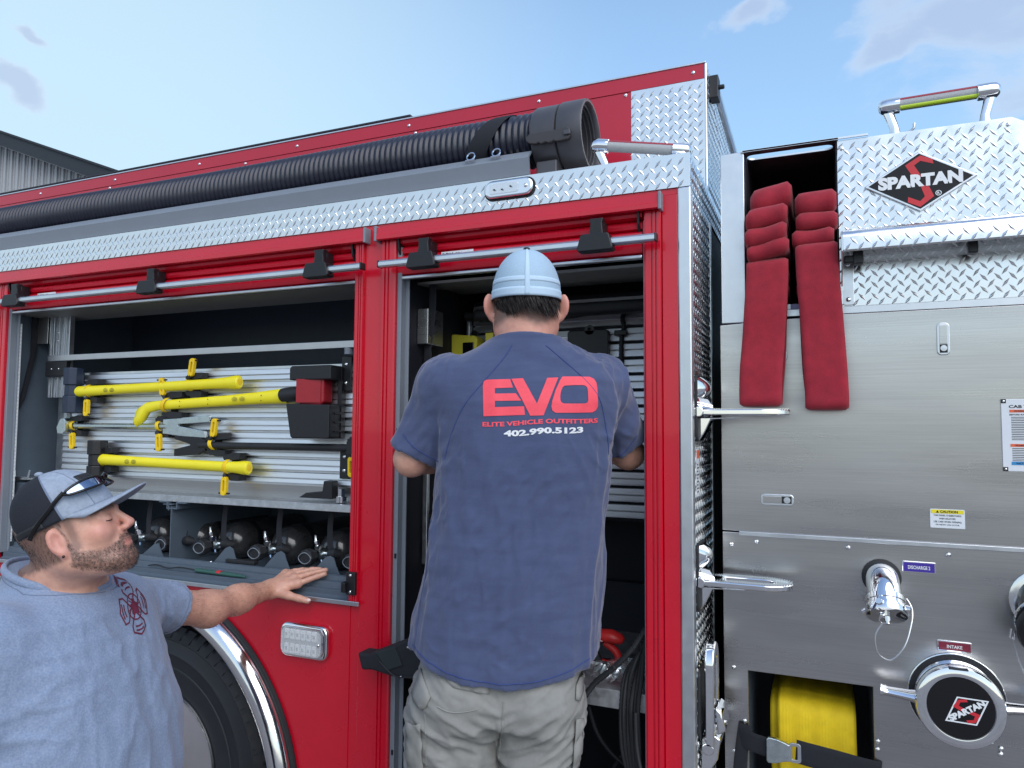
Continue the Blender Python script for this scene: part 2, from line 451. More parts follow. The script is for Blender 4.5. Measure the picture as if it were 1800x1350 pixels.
def lugs(o, U, V, Nn, lu, lv, inside=None, s=0.0305, h=0.0019, L=0.0275, W_=0.0072, ph=0.0):
    # raised diamonds of tread plate on the rectangle o + [0,lu]U + [0,lv]V
    o = Vector(o); U = Vector(U); V = Vector(V); Nn = Vector(Nn)
    mb = MB(); i = 0
    ry = s*0.5; nr = int(lv/ry)+1; nc = int(lu/s)+2
    for r in range(nr):
        cv = (r+0.5)*ry
        for c in range(nc):
            cu_ = (c+(0.5 if r % 2 else 0.0))*s+0.006+ph
            if cu_ > lu-0.004 or cv > lv-0.005 or cv < 0.004: continue
            if inside and not inside(cu_, cv): continue
            a = R(52) if r % 2 == 0 else R(-48)
            ca, sa = math.cos(a), math.sin(a)
            def P(x, y, z): return o+U*(cu_+x*ca-y*sa)+V*(cv+x*sa+y*ca)+Nn*z
            l2, w2 = L/2, W_/2
            vs = [P(-l2,0,0.0002),P(0,-w2,0.0002),P(l2,0,0.0002),P(0,w2,0.0002),P(-l2*.60,0,h*.75),P(0,-w2*.10,h),P(l2*.60,0,h*.75),P(0,w2*.10,h)]
            mb.add(vs, [(0,1,5,4),(1,2,6,5),(2,3,7,6),(3,0,4,7),(4,5,6,7)])
    return mb
def mesh_fast(mb, name):
    me = bpy.data.meshes.new(name); me.from_pydata(mb.v, [], mb.f); return me
def screw(parent, x, y, z, r=0.0045, nrm=(0, -1, 0), name='screw'):
    key = ('screw', r, nrm)
    if key not in _tx:
        b = MB().lathe([(r, 0), (r*0.95, r*0.3), (r*0.6, r*0.55), (0, r*0.62)], (0, 0, 0), nrm, 12)
        b.lathe([(r*0.28, r*0.5), (r*0.28, r*0.66)], (0, 0, 0), nrm, 6)
        me = b.mesh('screw'); me.materials.append(M['chrome'])
        me.polygons.foreach_set('use_smooth', [True]*len(me.polygons)); me.set_sharp_from_angle(angle=R(50))
        _tx[key] = me
    o = bpy.data.objects.new(name, _tx[key]); COL.objects.link(o)
    o.parent = parent
    o.location = (x, y, z)
    if parent.parent is None and parent.type == 'EMPTY':
        o.matrix_parent_inverse = Matrix.Translation(-Vector(parent.location))
    return o

# ---------------- implicit surfaces (people, cloth) ----------------
def smin(a, b, k):
    h = np.clip(0.5+0.5*(b-a)/k, 0, 1); return b*(1-h)+a*h-k*h*(1-h)
def smax(a, b, k): return -smin(-a, -b, k)
def cone(P, a, b, ra, rb):
    a = np.array(a, float); b = np.array(b, float); d = b-a
    q = P-a
    t = (q@d)/(d@d); np.minimum(t, 1, out=t); np.maximum(t, 0, out=t)
    q -= t[:, None]*d
    return np.sqrt(np.einsum('ij,ij->i', q, q))-(ra+(rb-ra)*t)
def near(P, c, Rr, fn):
    # skip a detailed sub-shape for blocks of points that lie well away from it
    c = np.array(c, float); q = P-c
    d = np.sqrt(np.einsum('ij,ij->i', q, q))
    if d.min() > Rr: return d-Rr*.85
    return fn(P)
def ell(P, c, r, Rm=None):
    q = P-np.array(c, float)
    if Rm is not None: q = q@np.array(Rm, float)
    r = np.array(r, float)
    a_ = q/r; k0 = np.sqrt(np.einsum('ij,ij->i', a_, a_)); a_ /= r; k1 = np.sqrt(np.einsum('ij,ij->i', a_, a_))+1e-9
    return k0*(k0-1)/k1
def loft(P, rows, e=2.4, zc=True):
    # rows: z, cx, cy, a, b  (stacked super-ellipses)
    A = np.array(sorted(rows)); z = P[:, 2]
    cx, cy_, a, b = (np.interp(z, A[:, 0], A[:, i]) for i in (1, 2, 3, 4))
    k = (np.abs((P[:, 0]-cx)/a)**e+np.abs((P[:, 1]-cy_)/b)**e)**(1/e)
    f = (k-1)*np.minimum(a, b)*0.9
    if zc:
        f = smax(f, z-A[-1, 0], 0.03); f = np.maximum(f, A[0, 0]-z)
    return f
def iso(fn, lo, hi, h, bs=16):
    # sparse surface nets over blocks of bs^3 cells
    lo = np.array(lo, float); hi = np.array(hi, float)
    nb = np.ceil((hi-lo)/(h*bs)).astype(int)
    bi = np.stack(np.meshgrid(*[np.arange(n) for n in nb], indexing='ij'), -1).reshape(-1, 3)
    ctr = lo+(bi+0.5)*bs*h
    act = bi[np.abs(fn(ctr)) < bs*h*0.5*1.75*1.25+0.004]
    G = nb*bs+4
    cid = []; cpos = []; quads = []
    rg = np.arange(-1, bs+1)
    gp = np.stack(np.meshgrid(rg, rg, rg, indexing='ij'), -1)
    n = bs+2
    for b in act:
        g0 = b*bs
        P = lo+(g0+gp)*h
        F = fn(P.reshape(-1, 3)).reshape(n, n, n)
        if F.min() > 0 or F.max() < 0: continue
        S = F < 0
        m = n-1
        cnt = np.zeros((m, m, m)); acc_ = np.zeros((m, m, m, 3))
        for ax in range(3):
            for d1 in (0, 1):
                for d2 in (0, 1):
                    o0 = [0, 0, 0]; oth = [i for i in range(3) if i != ax]
                    o0[oth[0]] = d1; o0[oth[1]] = d2
                    o1 = list(o0); o1[ax] = 1
                    sl0 = tuple(slice(o0[i], o0[i]+m) for i in range(3)); sl1 = tuple(slice(o1[i], o1[i]+m) for i in range(3))
                    a = F[sl0]; c = F[sl1]; x = S[sl0] != S[sl1]
                    t = np.where(x, a/np.where(x, a-c, 1), 0)
                    cnt += x
                    for i in range(3):
                        acc_[..., i] += np.where(x, o0[i]+(t if i == ax else 0), 0)
        has = cnt > 0
        idx = np.argwhere(has)
        gc = g0+idx-1+1
        pos = lo+(g0-1+idx+acc_[has]/cnt[has][:, None])*h
        cid.append((gc[:, 0]*G[1]+gc[:, 1])*G[2]+gc[:, 2]); cpos.append(pos)
        for ax in range(3):
            # grid points with local index 1..bs (owned), edge p -> p+ax
            own = tuple(slice(1, bs+1) for _ in range(3))
            nx_ = [slice(1, bs+1)]*3; nx_[ax] = slice(2, bs+2)
            x = S[own] != S[tuple(nx_)]
            e = np.argwhere(x)+1
            if not len(e): continue
            inner = S[own][x]
            u_, v_ = [i for i in range(3) if i != ax]
            if ax == 1: u_, v_ = v_, u_
            def C_(du, dv):
                q = e.copy(); q[:, u_] -= du; q[:, v_] -= dv
                q = g0+q
                return (q[:, 0]*G[1]+q[:, 1])*G[2]+q[:, 2]
            Qd = np.stack([C_(1, 1), C_(0, 1), C_(0, 0), C_(1, 0)], 1)
            Qd[~inner] = Qd[~inner][:, ::-1]
            quads.append(Qd)
    cid = np.concatenate(cid); cpos = np.concatenate(cpos); quads = np.concatenate(quads)
    ui, first = np.unique(cid, return_index=True)
    V = cpos[first]
    fi = np.searchsorted(ui, quads); fi = np.clip(fi, 0, len(ui)-1)
    ok = (ui[fi] == quads).all(1)
    return V, fi[ok]
def np_mesh(name, V, F, smooth=True):
    me = bpy.data.meshes.new(name)
    me.vertices.add(len(V)); me.vertices.foreach_set('co', V.astype('f').ravel())
    me.loops.add(F.size); me.loops.foreach_set('vertex_index', F.astype('i').ravel())
    me.polygons.add(len(F)); me.polygons.foreach_set('loop_start', (np.arange(len(F))*4).astype('i'))
    me.update(calc_edges=True)
    if smooth: me.polygons.foreach_set('use_smooth', [True]*len(F))
    return me
def relax(V, F, it=2, lam=0.5):
    e = np.concatenate([F[:, [0, 1]], F[:, [1, 2]], F[:, [2, 3]], F[:, [3, 0]]])
    for _ in range(it):
        s = np.zeros_like(V); c = np.zeros(len(V))
        for a, b in ((0, 1), (1, 0)):
            for k in range(3): s[:, k] += np.bincount(e[:, a], V[e[:, b], k], len(V))
            c += np.bincount(e[:, a], minlength=len(V))
        V = V+lam*(s/np.maximum(c, 1)[:, None]-V)
    return V
def vnorm(V, F):
    n = np.cross(V[F[:, 2]]-V[F[:, 0]], V[F[:, 3]]-V[F[:, 1]])
    o = np.zeros_like(V)
    for j in range(4):
        for k in range(3): o[:, k] += np.bincount(F[:, j], n[:, k], len(V))
    return o/np.maximum(np.linalg.norm(o, axis=1), 1e-12)[:, None]
_prm = np.random.RandomState(11).permutation(256); _prm = np.concatenate([_prm, _prm, _prm])
_grd = np.random.RandomState(12).normal(size=(256, 3)); _grd /= np.linalg.norm(_grd, axis=1)[:, None]
def vnoise(V, scale, off=(0, 0, 0)):
    W = V*(np.array(scale, float)*np.ones(3))+np.array(off, float)
    i = np.floor(W).astype(int); f = W-i; i = i & 255
    u = f*f*f*(f*(f*6-15)+10); r = 0
    for dx in (0, 1):
        for dy in (0, 1):
            for dz in (0, 1):
                h = _prm[_prm[_prm[i[:, 0]+dx]+i[:, 1]+dy]+i[:, 2]+dz] if False else _prm[(_prm[(_prm[(i[:, 0]+dx) & 255]+i[:, 1]+dy) & 255]+i[:, 2]+dz) & 255]
                g = _grd[h]; d = f-np.array((dx, dy, dz))
                wt = np.where(dx, u[:, 0], 1-u[:, 0])*np.where(dy, u[:, 1], 1-u[:, 1])*np.where(dz, u[:, 2], 1-u[:, 2])
                r = r+wt*(g*d).sum(1)
    return r*1.15
def set_attr(me, name, vals):
    a = me.attributes.new(name, 'FLOAT', 'POINT'); a.data.foreach_set('value', np.asarray(vals, 'f'))
def bvh_of(V, F): return BVHTree.FromPolygons([tuple(v) for v in V], [tuple(f) for f in F])
def project_mesh(mb, bvh, d=(0, 1, 0), off=0.0015, maxe=0.008, back=0.6):
    # drapes a flat lettering mesh onto a surface along direction d
    me = bpy.data.meshes.new('tmp'); me.from_pydata(mb.v, [], mb.f)
    bm = bmesh.new(); bm.from_mesh(me)
    bmesh.ops.remove_doubles(bm, verts=bm.verts, dist=1e-6)
    for _ in range(6):
        bmesh.ops.triangulate(bm, faces=bm.faces)
        lo_ = [e for e in bm.edges if e.calc_length() > maxe]
        if not lo_: break
        bmesh.ops.subdivide_edges(bm, edges=lo_, cuts=1)
    bmesh.ops.triangulate(bm, faces=bm.faces)
    dv = Vector(d).normalized()
    for v in bm.verts:
        h = bvh.ray_cast(v.co-dv*back, dv)
        if h[0] is not None:
            nn = h[1]
            if nn.dot(dv) > 0: nn = -nn
            v.co = h[0]+nn*off
    bm.to_mesh(me); bm.free(); return me

# ---------------- ground and building ----------------
struct('ground', MB().box(-300, 300, -300, 300, -0.43, -0.03), 'ground')

bld = thing('metal_building', 'grey corrugated metal building with dark gable trim behind the fire engine', 'building', (-24, 14, -0.03))
wl = MB(); gx0, gx1 = -46.0, -14.0
def roofz(x): return 10.71 - (abs(x+31.0)-7.5)*0.376
wl.prism([(gx0, -0.03), (gx1, -0.03), (gx1, roofz(gx1)-.3), (-31, roofz(-31)-.3), (gx0, roofz(gx0)-.3)], 12.05, 30)
obj('wall', wl, 'siding', bld)
x = gx0+.3; pm = None
k = 0
while x < gx1:
    if -24.5 < x < -17:
        b = MB(); b.box(x, x+.07, 12.0, 12.05, 0, roofz(x)-.32); b.box(x+.15, x+.17, 12.03, 12.05, 0, roofz(x)-.32)
        obj('siding_rib', b, 'siding', bld)
    x += .30
tb = MB(); tb.prism([(-31, roofz(-31)-.32), (-31, roofz(-31)+.08), (gx1+.8, roofz(gx1+.8)+.08), (gx1+.8, roofz(gx1+.8)-.32)], 11.55, 11.62)
obj('fascia', tb, 'roof_trim', bld)
tb = MB(); tb.prism([(-31, roofz(-31)+.08), (-31, roofz(-31)+.14), (gx1+.8, roofz(gx1+.8)+.14), (gx1+.8, roofz(gx1+.8)+.08)], 11.5, 30)
tb.prism([(-31, roofz(-31)+.08), (-31, roofz(-31)+.14), (gx0-.8, roofz(gx0-.8)+.14), (gx0-.8, roofz(gx0-.8)+.08)], 11.5, 30)
obj('roof', tb, 'roof_trim', bld)
obj('soffit', MB().prism([(-31, roofz(-31)-.34), (-31, roofz(-31)-.32), (gx1+.8, roofz(gx1+.8)-.32), (gx1+.8, roofz(gx1+.8)-.34)], 11.62, 12.0), 'siding', bld)

# ---------------- the fire engine ----------------
eng = thing('fire_engine', 'red and stainless fire engine with open roll-up compartments and diamond plate trim', 'fire engine', (-1.5, 0.9, -0.03))
XR = -0.343
# red side: lower panel with wheel arch, posts, header
WX, WZ, AR = -2.209, 0.4155, 0.654
arch = [(WX+AR*math.cos(R(a)), WZ+AR*math.sin(R(a))) for a in range(180, -1, -4)]
pan = [(-1.361, 1.088), (-2.95, 1.088), (-2.95, 0.35), (WX-AR, 0.35)] + arch + [(WX+AR, 0.35), (-1.361, 0.35)]
obj('lower_panel', MB().prism(pan[::-1], 0.0, 0.03), 'red_paint', eng)
def post(x0, x1, z0=0.35, z1=2.262, fr='r'):
    # painted flat post with the ribbed door rail on one side
    o = B('post', (x0, x1, 0.0, 0.028, z0, z1), 'red_paint', eng, bev=0.002)
    return o
def rail(x0, x1, z0=1.088, z1=2.222, flip=False):
    b = MB(); wdt = x1-x0
    pr = [(0, .02), (0, -.006), (.10, -.008), (.42, -.008), (.45, -.0045), (.50, -.0045), (.53, -.009), (.66, -.009), (.69, -.005), (.74, -.005), (.77, -.010), (.96, -.010), (1, -.006), (1, .02)]
    if flip: pr = [(1-a, c) for a, c in pr][::-1]
    b.prism([(x0+a*wdt, c) for a, c in pr], z0, z1, axis='z')
    return obj('door_rail', b, 'red_paint', eng)
post(-1.330, -1.262); post(-0.385, XR)
rail(-1.3635, -1.329, flip=False); rail(-1.263, -1.212, 0.35, flip=True); rail(-0.432, -0.386, 0.35)
post(-4.6, -3.14, 1.088); rail(-3.1400, -3.096, flip=True)
B('post', (-1.362, -1.330, .003, .028, .35, 1.088), 'red_paint', eng)
B('header', (-4.6, XR, 0.002, 0.03, 2.2625, 2.278), 'red_paint', eng)
B('side_panel', (-4.6, -2.95, 0.001, 0.03, 1.03, 1.0875), 'red_paint', eng)
sp = B('access_door', (-4.6, -2.952, -0.004, 0.03, 0.35, 1.0295), 'stainless', eng, bev=0.003)
B('grab_slot', (-3.06, -2.975, -0.006, 0.0, 1.040, 1.052), 'black_rubber', eng, bev=.003)
# corner trim
B('corner_trim', (XR+.0005, -0.308, -0.004, 0.03, 0.3, 2.2775), 'satin_aluminium', eng, bev=0.004)
# door track beside the posts
for x0, x1 in ((-1.2115, -1.196), (-0.437, -0.4325), (-3.0955, -3.080), (-1.367, -1.364)):
    b = MB(); b.box(x0, x1, 0.004, 0.03, 0.45 if x0 > -1.3 else 1.12, 2.2)
    b.box(x0+.001, x1+.012 if x0 in (-1.2115, -3.0955) else x1-.001, 0.03, 0.036, 0.45 if x0 > -1.3 else 1.12, 2.18)
    obj('door_track', b, 'grey_paint', eng, bev=.0015)
for z in (1.62, 1.24, .90, .66):
    B('track_clip', (-1.2045, -1.1985, 0.001, 0.005, z, z+.014), 'black_plastic', eng)
# diamond plate strip along the top of the side
strip = obj('tread_strip', MB().box(-4.6, -0.310, -0.003, 0.0, 2.2785, 2.3655).box(-4.6, -0.310, -0.003, .35, 2.3655, 2.369), 'tread_plate', eng)
link('tread_pattern', mesh_fast(lugs((-4.0, -0.003, 2.2790), (1, 0, 0), (0, 0, 1), (0, -1, 0), 3.685, 0.0865), 'tread_pattern'), 'tread_lug', strip, kind='stuff')
link('tread_pattern', mesh_fast(lugs((-4.0, 0.0, 2.369), (1, 0, 0), (0, 1, 0), (0, 0, 1), 3.685, 0.10), 'tread_pattern'), 'tread_lug', strip, kind='stuff')
# front end face of the body
ff = obj('front_plate', MB().box(-0.3125, -0.3095, 0.0305, 0.36, 0.3, 2.2755).box(-0.313, -0.3095, -0.002, 1.3, 2.2790, 2.369), 'tread_plate', eng)
link('tread_pattern', mesh_fast(lugs((-0.3095, 0.034, 0.3), (0, 1, 0), (0, 0, 1), (1, 0, 0), 0.325, 1.97), 'tread_pattern'), 'tread_lug', ff, kind='stuff')
link('tread_pattern', mesh_fast(lugs((-0.3095, 0.0, 2.281), (0, 1, 0), (0, 0, 1), (1, 0, 0), 0.8, 0.085), 'tread_pattern'), 'tread_lug', ff, kind='stuff')
B('inner_frame', (-0.36, -0.3129, 0.36, 2.3, 0.3, 2.276), 'black_rubber', eng)
B('hinge_strip', (-0.3085, -0.306, 0.34, 0.366, 0.3, 2.27), 'satin_aluminium', eng)
# upper box set back on the roof
YU = 0.35
UP = MB().box(-5.2, -0.3165, YU+.004, 2.3, 2.36, 2.779)
obj('upper_box', UP, 'red_panel', eng)
B('upper_side', (-5.2, -0.5535, YU-.002, YU+.004, 2.50, 2.7315), 'red_panel', eng)
b = B('upper_band', (-5.2, -0.3190, YU-.004, YU+.004, 2.7335, 2.781), 'red_panel', eng)
B('side_lower', (-5.2, -0.5535, YU-.0015, YU+.004, 2.36, 2.499), 'red_panel', eng)
B('edge_trim', (-5.2, -0.3155, YU-.007, YU+.010, 2.7815, 2.787), 'satin_aluminium', eng, bev=.001)
up = obj('upper_tread', MB().box(-0.5525, -0.3190, YU-.003, YU+.004, 2.369, 2.7325), 'tread_plate', eng)
link('tread_pattern', mesh_fast(lugs((-0.5525, YU-.003, 2.369), (1, 0, 0), (0, 0, 1), (0, -1, 0), 0.234, 0.363), 'tread_pattern'), 'tread_lug', up, kind='stuff')
uf = obj('upper_front', MB().box(-0.3165, -0.3140, YU-.004, 1.5, 2.369, 2.779), 'tread_plate', eng)
link('tread_pattern', mesh_fast(lugs((-0.3140, YU, 2.369), (0, 1, 0), (0, 0, 1), (1, 0, 0), 0.9, 0.41), 'tread_pattern'), 'tread_lug', uf, kind='stuff')
B('corner_angle', (-0.3195, -0.3125, YU-.0065, YU+.014, 2.369, 2.7805), 'polished_trim', eng, bev=.002)
for u_, v_ in (((-0.354), 2.757), (-.874, 2.757), (-1.390, 2.756), (-1.908, 2.757), (-2.43, 2.757), (-2.945, 2.757), (-3.46, 2.757)):
    screw(eng, u_, YU-.004, v_, .0062)
for u_ in (-.571, -1.363, -2.176, -2.98):
    screw(eng, u_, YU-.002, 2.724, .0062)
# roof hatch rail behind the top edge
B('hatch_rail', (-4.4, -1.46, YU+.12, YU+.16, 2.80, 2.822), 'grey_paint', eng, bev=.003)
B('hatch_rail', (-4.4, -1.45, YU+.10, YU+.125, 2.845, 2.853), 'roof_trim', eng, bev=.002)
for i in range(44):
    B('rail_spacer', (-4.35+i*.066, -4.345+i*.066, YU+.106, YU+.122, 2.822, 2.845), 'roof_trim', eng)
B('hatch_lid', (-4.4, -1.46, YU+.16, 2.0, 2.79, 2.85), 'grey_paint', eng, bev=.003)
# gas strut on the upper front face
b = MB().tube([(-0.30, .44, 2.745), (-0.272, .72, 2.62), (-0.262, .86, 2.55)], .012, 10)
obj('gas_strut', b, 'satin_aluminium', eng, smooth=True)
b = MB().box(-.313, -.285, .40, .45, 2.69, 2.765); b.tube([(-.30, .42, 2.73), (-.268, .42, 2.73)], .008, 8)
obj('strut_bracket', b, 'black_plastic', eng, bev=.004)
# trough for the suction hose, running along the ledge
tr = MB()
prof = [(0.045, 2.372), (0.020, 2.380), (0.010, 2.428), (0.012, 2.434), (0.034, 2.455), (0.038, 2.452), (0.018, 2.431), (0.026, 2.384), (0.062, 2.378), (0.21, 2.378), (0.25, 2.46), (0.256, 2.46), (0.216, 2.372)]
tr.prism(prof, -4.6, -0.775, axis='x')
obj('hose_trough', tr, 'grey_paint', eng)
# ------------- marker light in the tread strip
ml = obj('marker_light', MB().prism(rrect(-.903, -.752, 2.309, 2.360, .022), -.018, -.003), 'chrome', eng, bev=.005, smooth=True, seg=3)
obj('lens', MB().prism(rrect(-.889, -.794, 2.319, 2.350, .008), -.0215, -.0175), 'lens_clear', ml, bev=.002)
obj('base_ring', MB().prism(rrect(-.908, -.747, 2.304, 2.3645, .026), -.0055, -.003), 'black_rubber', ml)
for dx in (-.87, -.845, -.818):
    B('lamp_chip', (dx-.003, dx+.003, -.0222, -.0214, 2.331+.004*math.sin(dx*90), 2.335+.004*math.sin(dx*90)), 'roof_trim', ml)
screw(ml, -.772, -.018, 2.3345, .006)
# ------------- warning light on the red panel
wlz = obj('warning_light', MB().prism(rrect(-1.617, -1.431, .905, 1.012, .028, 6), -.020, 0.0), 'chrome', eng, bev=.009, smooth=True, seg=4)
obj('reflector', MB().prism(rrect(-1.605, -1.443, .915, 1.002, .022, 6), -.023, -.0195), 'polished_trim', wlz, bev=.002)
for zz in (.935, .979):
    for i in range(6):
        B('led_module', (-1.592+i*.0215, -1.592+i*.0215+.0165, -.027, -.0225, zz-.015, zz+.015), 'led_white', wlz, bev=.002)
        B('led_module', (-1.592+i*.0215+.004, -1.592+i*.0215+.0125, -.0285, -.0265, zz-.006, zz+.006), 'chrome', wlz, bev=.001)
ln = obj('lens', MB().prism(rrect(-1.602, -1.446, .918, .999, .020, 6), -.0315, -.0295), 'lens_clear', wlz, bev=.0012)
screw(wlz, -1.456, -.031, .957, .006)

# ------------- rolled up doors, lift bars, drip rails
def roll_door(x0, x1, xb0, xb1, brs, rx0, rx1, lab=None):
    # drip rail above
    dr = MB(); dr.prism([(.002, 2.2620), (-.010, 2.2640), (-.026, 2.2600), (-.028, 2.2360), (-.030, 2.2345), (-.030, 2.2225), (-.024, 2.2195), (-.004, 2.2240), (.002, 2.2240)], rx0, rx1, axis='x')
    d = obj('drip_rail', dr, 'red_paint', eng)
    for xx in (rx0, rx1):
        if xx > -4.5: B('end_cap', (xx-.004, xx+.004, -.0325, .001, 2.217, 2.2655), 'grey_paint', d, bev=.002)
    # slats: slim convex profiles
    door = MB(); door.prism([(.030, 2.262), (.016, 2.262), (.012, 2.252), (.012, 2.238), (.026, 2.233)], x0, x1, axis='x')
    dd = obj('roll_door', door, 'red_paint', eng)
    for za, zb, yb in ((2.205, 2.2315, -.002), (2.174, 2.203, .004)):
        s = MB(); hgt = zb-za
        s.prism([(.03, zb), (yb+.012, zb), (yb+.002, zb-.25*hgt), (yb, zb-.5*hgt), (yb+.003, zb-.8*hgt), (yb+.016, za), (.03, za)], x0, x1, axis='x')
        obj('door_slat', s, 'red_paint', dd, smooth=True, ang=25)
    s = MB(); s.prism([(.03, 2.173), (.010, 2.173), (.002, 2.167), (.0, 2.150), (.0, 2.128), (.006, 2.114), (.024, 2.108), (.03, 2.108)], x0, x1, axis='x')
    obj('bottom_slat', s, 'red_paint', dd, smooth=True, ang=25)
    B('seal', (x0+.002, x1-.002, .006, .026, 2.098, 2.108), 'satin_aluminium', dd, bev=.003)
    # lift bar
    bar = MB(); bar.prism([(-.058, 2.126), (-.062, 2.130), (-.062, 2.141), (-.056, 2.147), (-.040, 2.147), (-.036, 2.143), (-.036, 2.130), (-.040, 2.126)], xb0, xb1, axis='x')
    lb = obj('lift_bar', bar, 'satin_aluminium', eng, bev=.001)
    for xx in (xb0, xb1):
        if xx > -4: B('end_cap', (xx-.002, xx+.004, -.063, -.035, 2.125, 2.148), 'black_plastic', lb, bev=.003)
    for xc in brs:
        k_ = MB()
        k_.prism([(xc-.050, 2.118), (xc-.046, 2.112), (xc+.046, 2.112), (xc+.050, 2.118), (xc+.040, 2.155), (xc+.034, 2.159), (xc-.034, 2.159), (xc-.040, 2.155)], -.070, -.034)
        k_.prism([(xc-.020, 2.155), (xc+.020, 2.155), (xc+.0165, 2.190), (xc+.0195, 2.205), (xc-.0195, 2.205), (xc-.0165, 2.190)], -.052, -.028)
        k_.box(xc-.018, xc+.018, -.034, .004, 2.150, 2.20)
        obj('bracket', k_, 'black_plastic', lb, bev=.003)
    for xe in (x0+.006, x1-.012):
        if xe > -4: obj('slat_end', MB().prism([(.002, 2.235), (-.012, 2.225), (-.006, 2.190), (.010, 2.165), (.026, 2.16), (.026, 2.235)], xe, xe+.006, axis='x'), 'black_plastic', dd)
    return dd
d1 = roll_door(-3.094, -1.3665, -3.35, -1.307, (-2.983, -2.222, -1.473), -4.6, -1.3145)
d2 = roll_door(-1.211, -.4385, -1.243, -.3915, (-1.088, -.552), -1.274, -.385)
for dd, x0, x1 in ((d1, -2.913, -2.805), (d2, -1.054, -.946)):
    z0 = 2.150
    B('maker_label', (x0, x1, -.0012, .001, z0, z0+.019), 'label_white', dd)
    t = MB(); add_text(t, 'ROM', (x0+.004, -.0016, z0+.004), (1, 0, 0), (0, 0, 1), .036, .011, .02)
    add_text(t, 'GEN', (x0+.048, -.0016, z0+.005), (1, 0, 0), (0, 0, 1), .022, .009)
    add_text(t, '=', (x0+.088, -.0016, z0+.006), (1, 0, 0), (0, 0, 1), .011, .006)
    obj('lettering', t, 'black_print', dd)

# ------------- left compartment
XL0, XL1 = -3.1105, -1.3655
liner = MB()
obj('back_wall', MB().box(XL0, XL1, .60, .61, 1.10, 2.26), 'navy_liner', eng)
obj('left_wall', MB().box(XL0-.01, XL0, .03, .60, 1.10, 2.26), 'bluegrey_paint', eng)
obj('right_wall', MB().box(XL1, XL1+.01, .03, .60, 1.10, 2.26), 'navy_liner', eng)
obj('ceiling', MB().box(XL0, XL1, .04, .60, 2.26, 2.27), 'navy_liner', eng)
obj('floor_pan', MB().box(XL0, XL1, .07, .60, 1.120, 1.131), 'bluegrey_paint', eng)
obj('soffit', MB().prism([(.038, 2.108), (.040, 2.103), (.215, 2.092), (.219, 2.25), (.213, 2.25), (.209, 2.100)], XL0+.001, XL1-.001, axis='x'), 'tan_metal', eng)
sl = MB(); sl.prism([(-.012, 1.0885), (-.012, 1.0995), (.002, 1.101), (.012, 1.106), (.012, 1.122), (.030, 1.124), (.032, 1.141), (.052, 1.143), (.054, 1.156), (.066, 1.158), (.070, 1.12), (.070, 1.0885)], -3.07, -1.3665, axis='x')
obj('sill', sl, 'bluegrey_paint', eng, bev=.0008)
B('sill_strip', (-3.07, -1.318, -.018, -.0125, 1.0875, 1.101), 'satin_aluminium', eng, bev=.0015)
for x_ in (-2.37, -2.0, -1.65): screw(eng, x_, .060, 1.158, .005, (0, 0, 1))
# catch at the right end of the sill
b = MB().box(-1.366, -1.330, -.020, -.0085, 1.120, 1.190); b.box(-1.374, -1.358, -.034, -.009, 1.128, 1.160)
ct = obj('door_catch', b, 'black_plastic', eng, bev=.003)
screw(ct, -1.348, -.020, 1.180, .005); screw(ct, -1.348, -.020, 1.130, .005)
# LED strip, black webbing and liner details on the left wall
b = MB()
b.box(-3.079, -3.073, .034, .046, 1.16, 2.06)
ls = obj('light_strip', b, 'label_white', eng)
for i in range(56): B('led', (-3.073, -3.0715, .037, .043, 1.17+i*.0158, 1.178+i*.0158), 'led_white', ls)
b = MB().prism([(.10, 2.18), (.13, 2.18), (.125, 1.95), (.085, 1.75), (.050, 1.67), (.045, 1.68), (.07, 1.77), (.10, 1.93)], XL0+.012, XL0+.018, axis='x')
obj('pull_strap', b, 'webbing', eng)
# stainless corner plate, slotted uprights, lower angle
B('corner_plate', (-3.108, -3.030, .125, .128, 1.985, 2.10), 'stainless', eng)
for i, x0 in enumerate((-3.030, -2.996, -2.962, -2.928)):
    b = MB().prism([(x0, .150), (x0, .136), (x0+.004, .132), (x0+.010, .132), (x0+.012, .142), (x0+.022, .142), (x0+.024, .132), (x0+.030, .132), (x0+.033, .150)], 1.755, 2.10, axis='z')
    obj('upright', b, 'satin_aluminium', eng)
for z in (2.03, 1.995): screw(eng, -2.972, .132, z, .004)
B('upright', (-3.000, -2.945, .165, .185, 1.13, 1.755), 'satin_aluminium', eng, bev=.004)
B('joint_block', (-3.015, -2.885, .112, .133, 1.842, 1.905), 'black_plastic', eng, bev=.003)
screw(eng, -2.975, .112, 1.873, .004); screw(eng, -2.93, .112, 1.873, .004)
# board frame, top bar, slats
tbm = MB().prism([(.115, 1.907), (.113, 1.930), (.165, 1.936), (.165, 1.930), (.119, 1.926), (.121, 1.907)], -3.005, -1.367, axis='x')
obj('top_bar', tbm, 'satin_aluminium', eng, bev=.001)
board = obj('tool_board', MB().box(-2.945, -1.367, .162, .170, 1.430, 1.857), 'satin_aluminium', eng)
ns = 9; z0 = 1.438; ph_ = .0462
slat_me = None
for i in range(ns):
    za = z0+i*ph_
    pr = [(.162, 0), (.1480, .0008), (.1470, .0020), (.1492, .0155), (.1612, .0160), (.1612, .0200), (.1470, .0204), (.1495, .0372), (.1540, .0392), (.162, .0394)]
    if slat_me is None:
        slat_me = MB().prism(pr, -2.935, -1.368, axis='x').mesh('slat'); slat_me.materials.append(M['slat_aluminium'])
    o = bpy.data.objects.new('slat', slat_me); COL.objects.link(o); o.parent = board; o.location = (0, 0, za)
for z0_, z1_ in ((1.76, 1.88), (1.462, 1.565)):
    pl = B('hinge_plate', (-1.515, -1.475, .138, .148, z0_, z1_), 'black_plastic', eng, bev=.002)
    screw(pl, -1.495, .138, z0_+.028, .007); screw(pl, -1.495, .138, z1_-.028, .007)
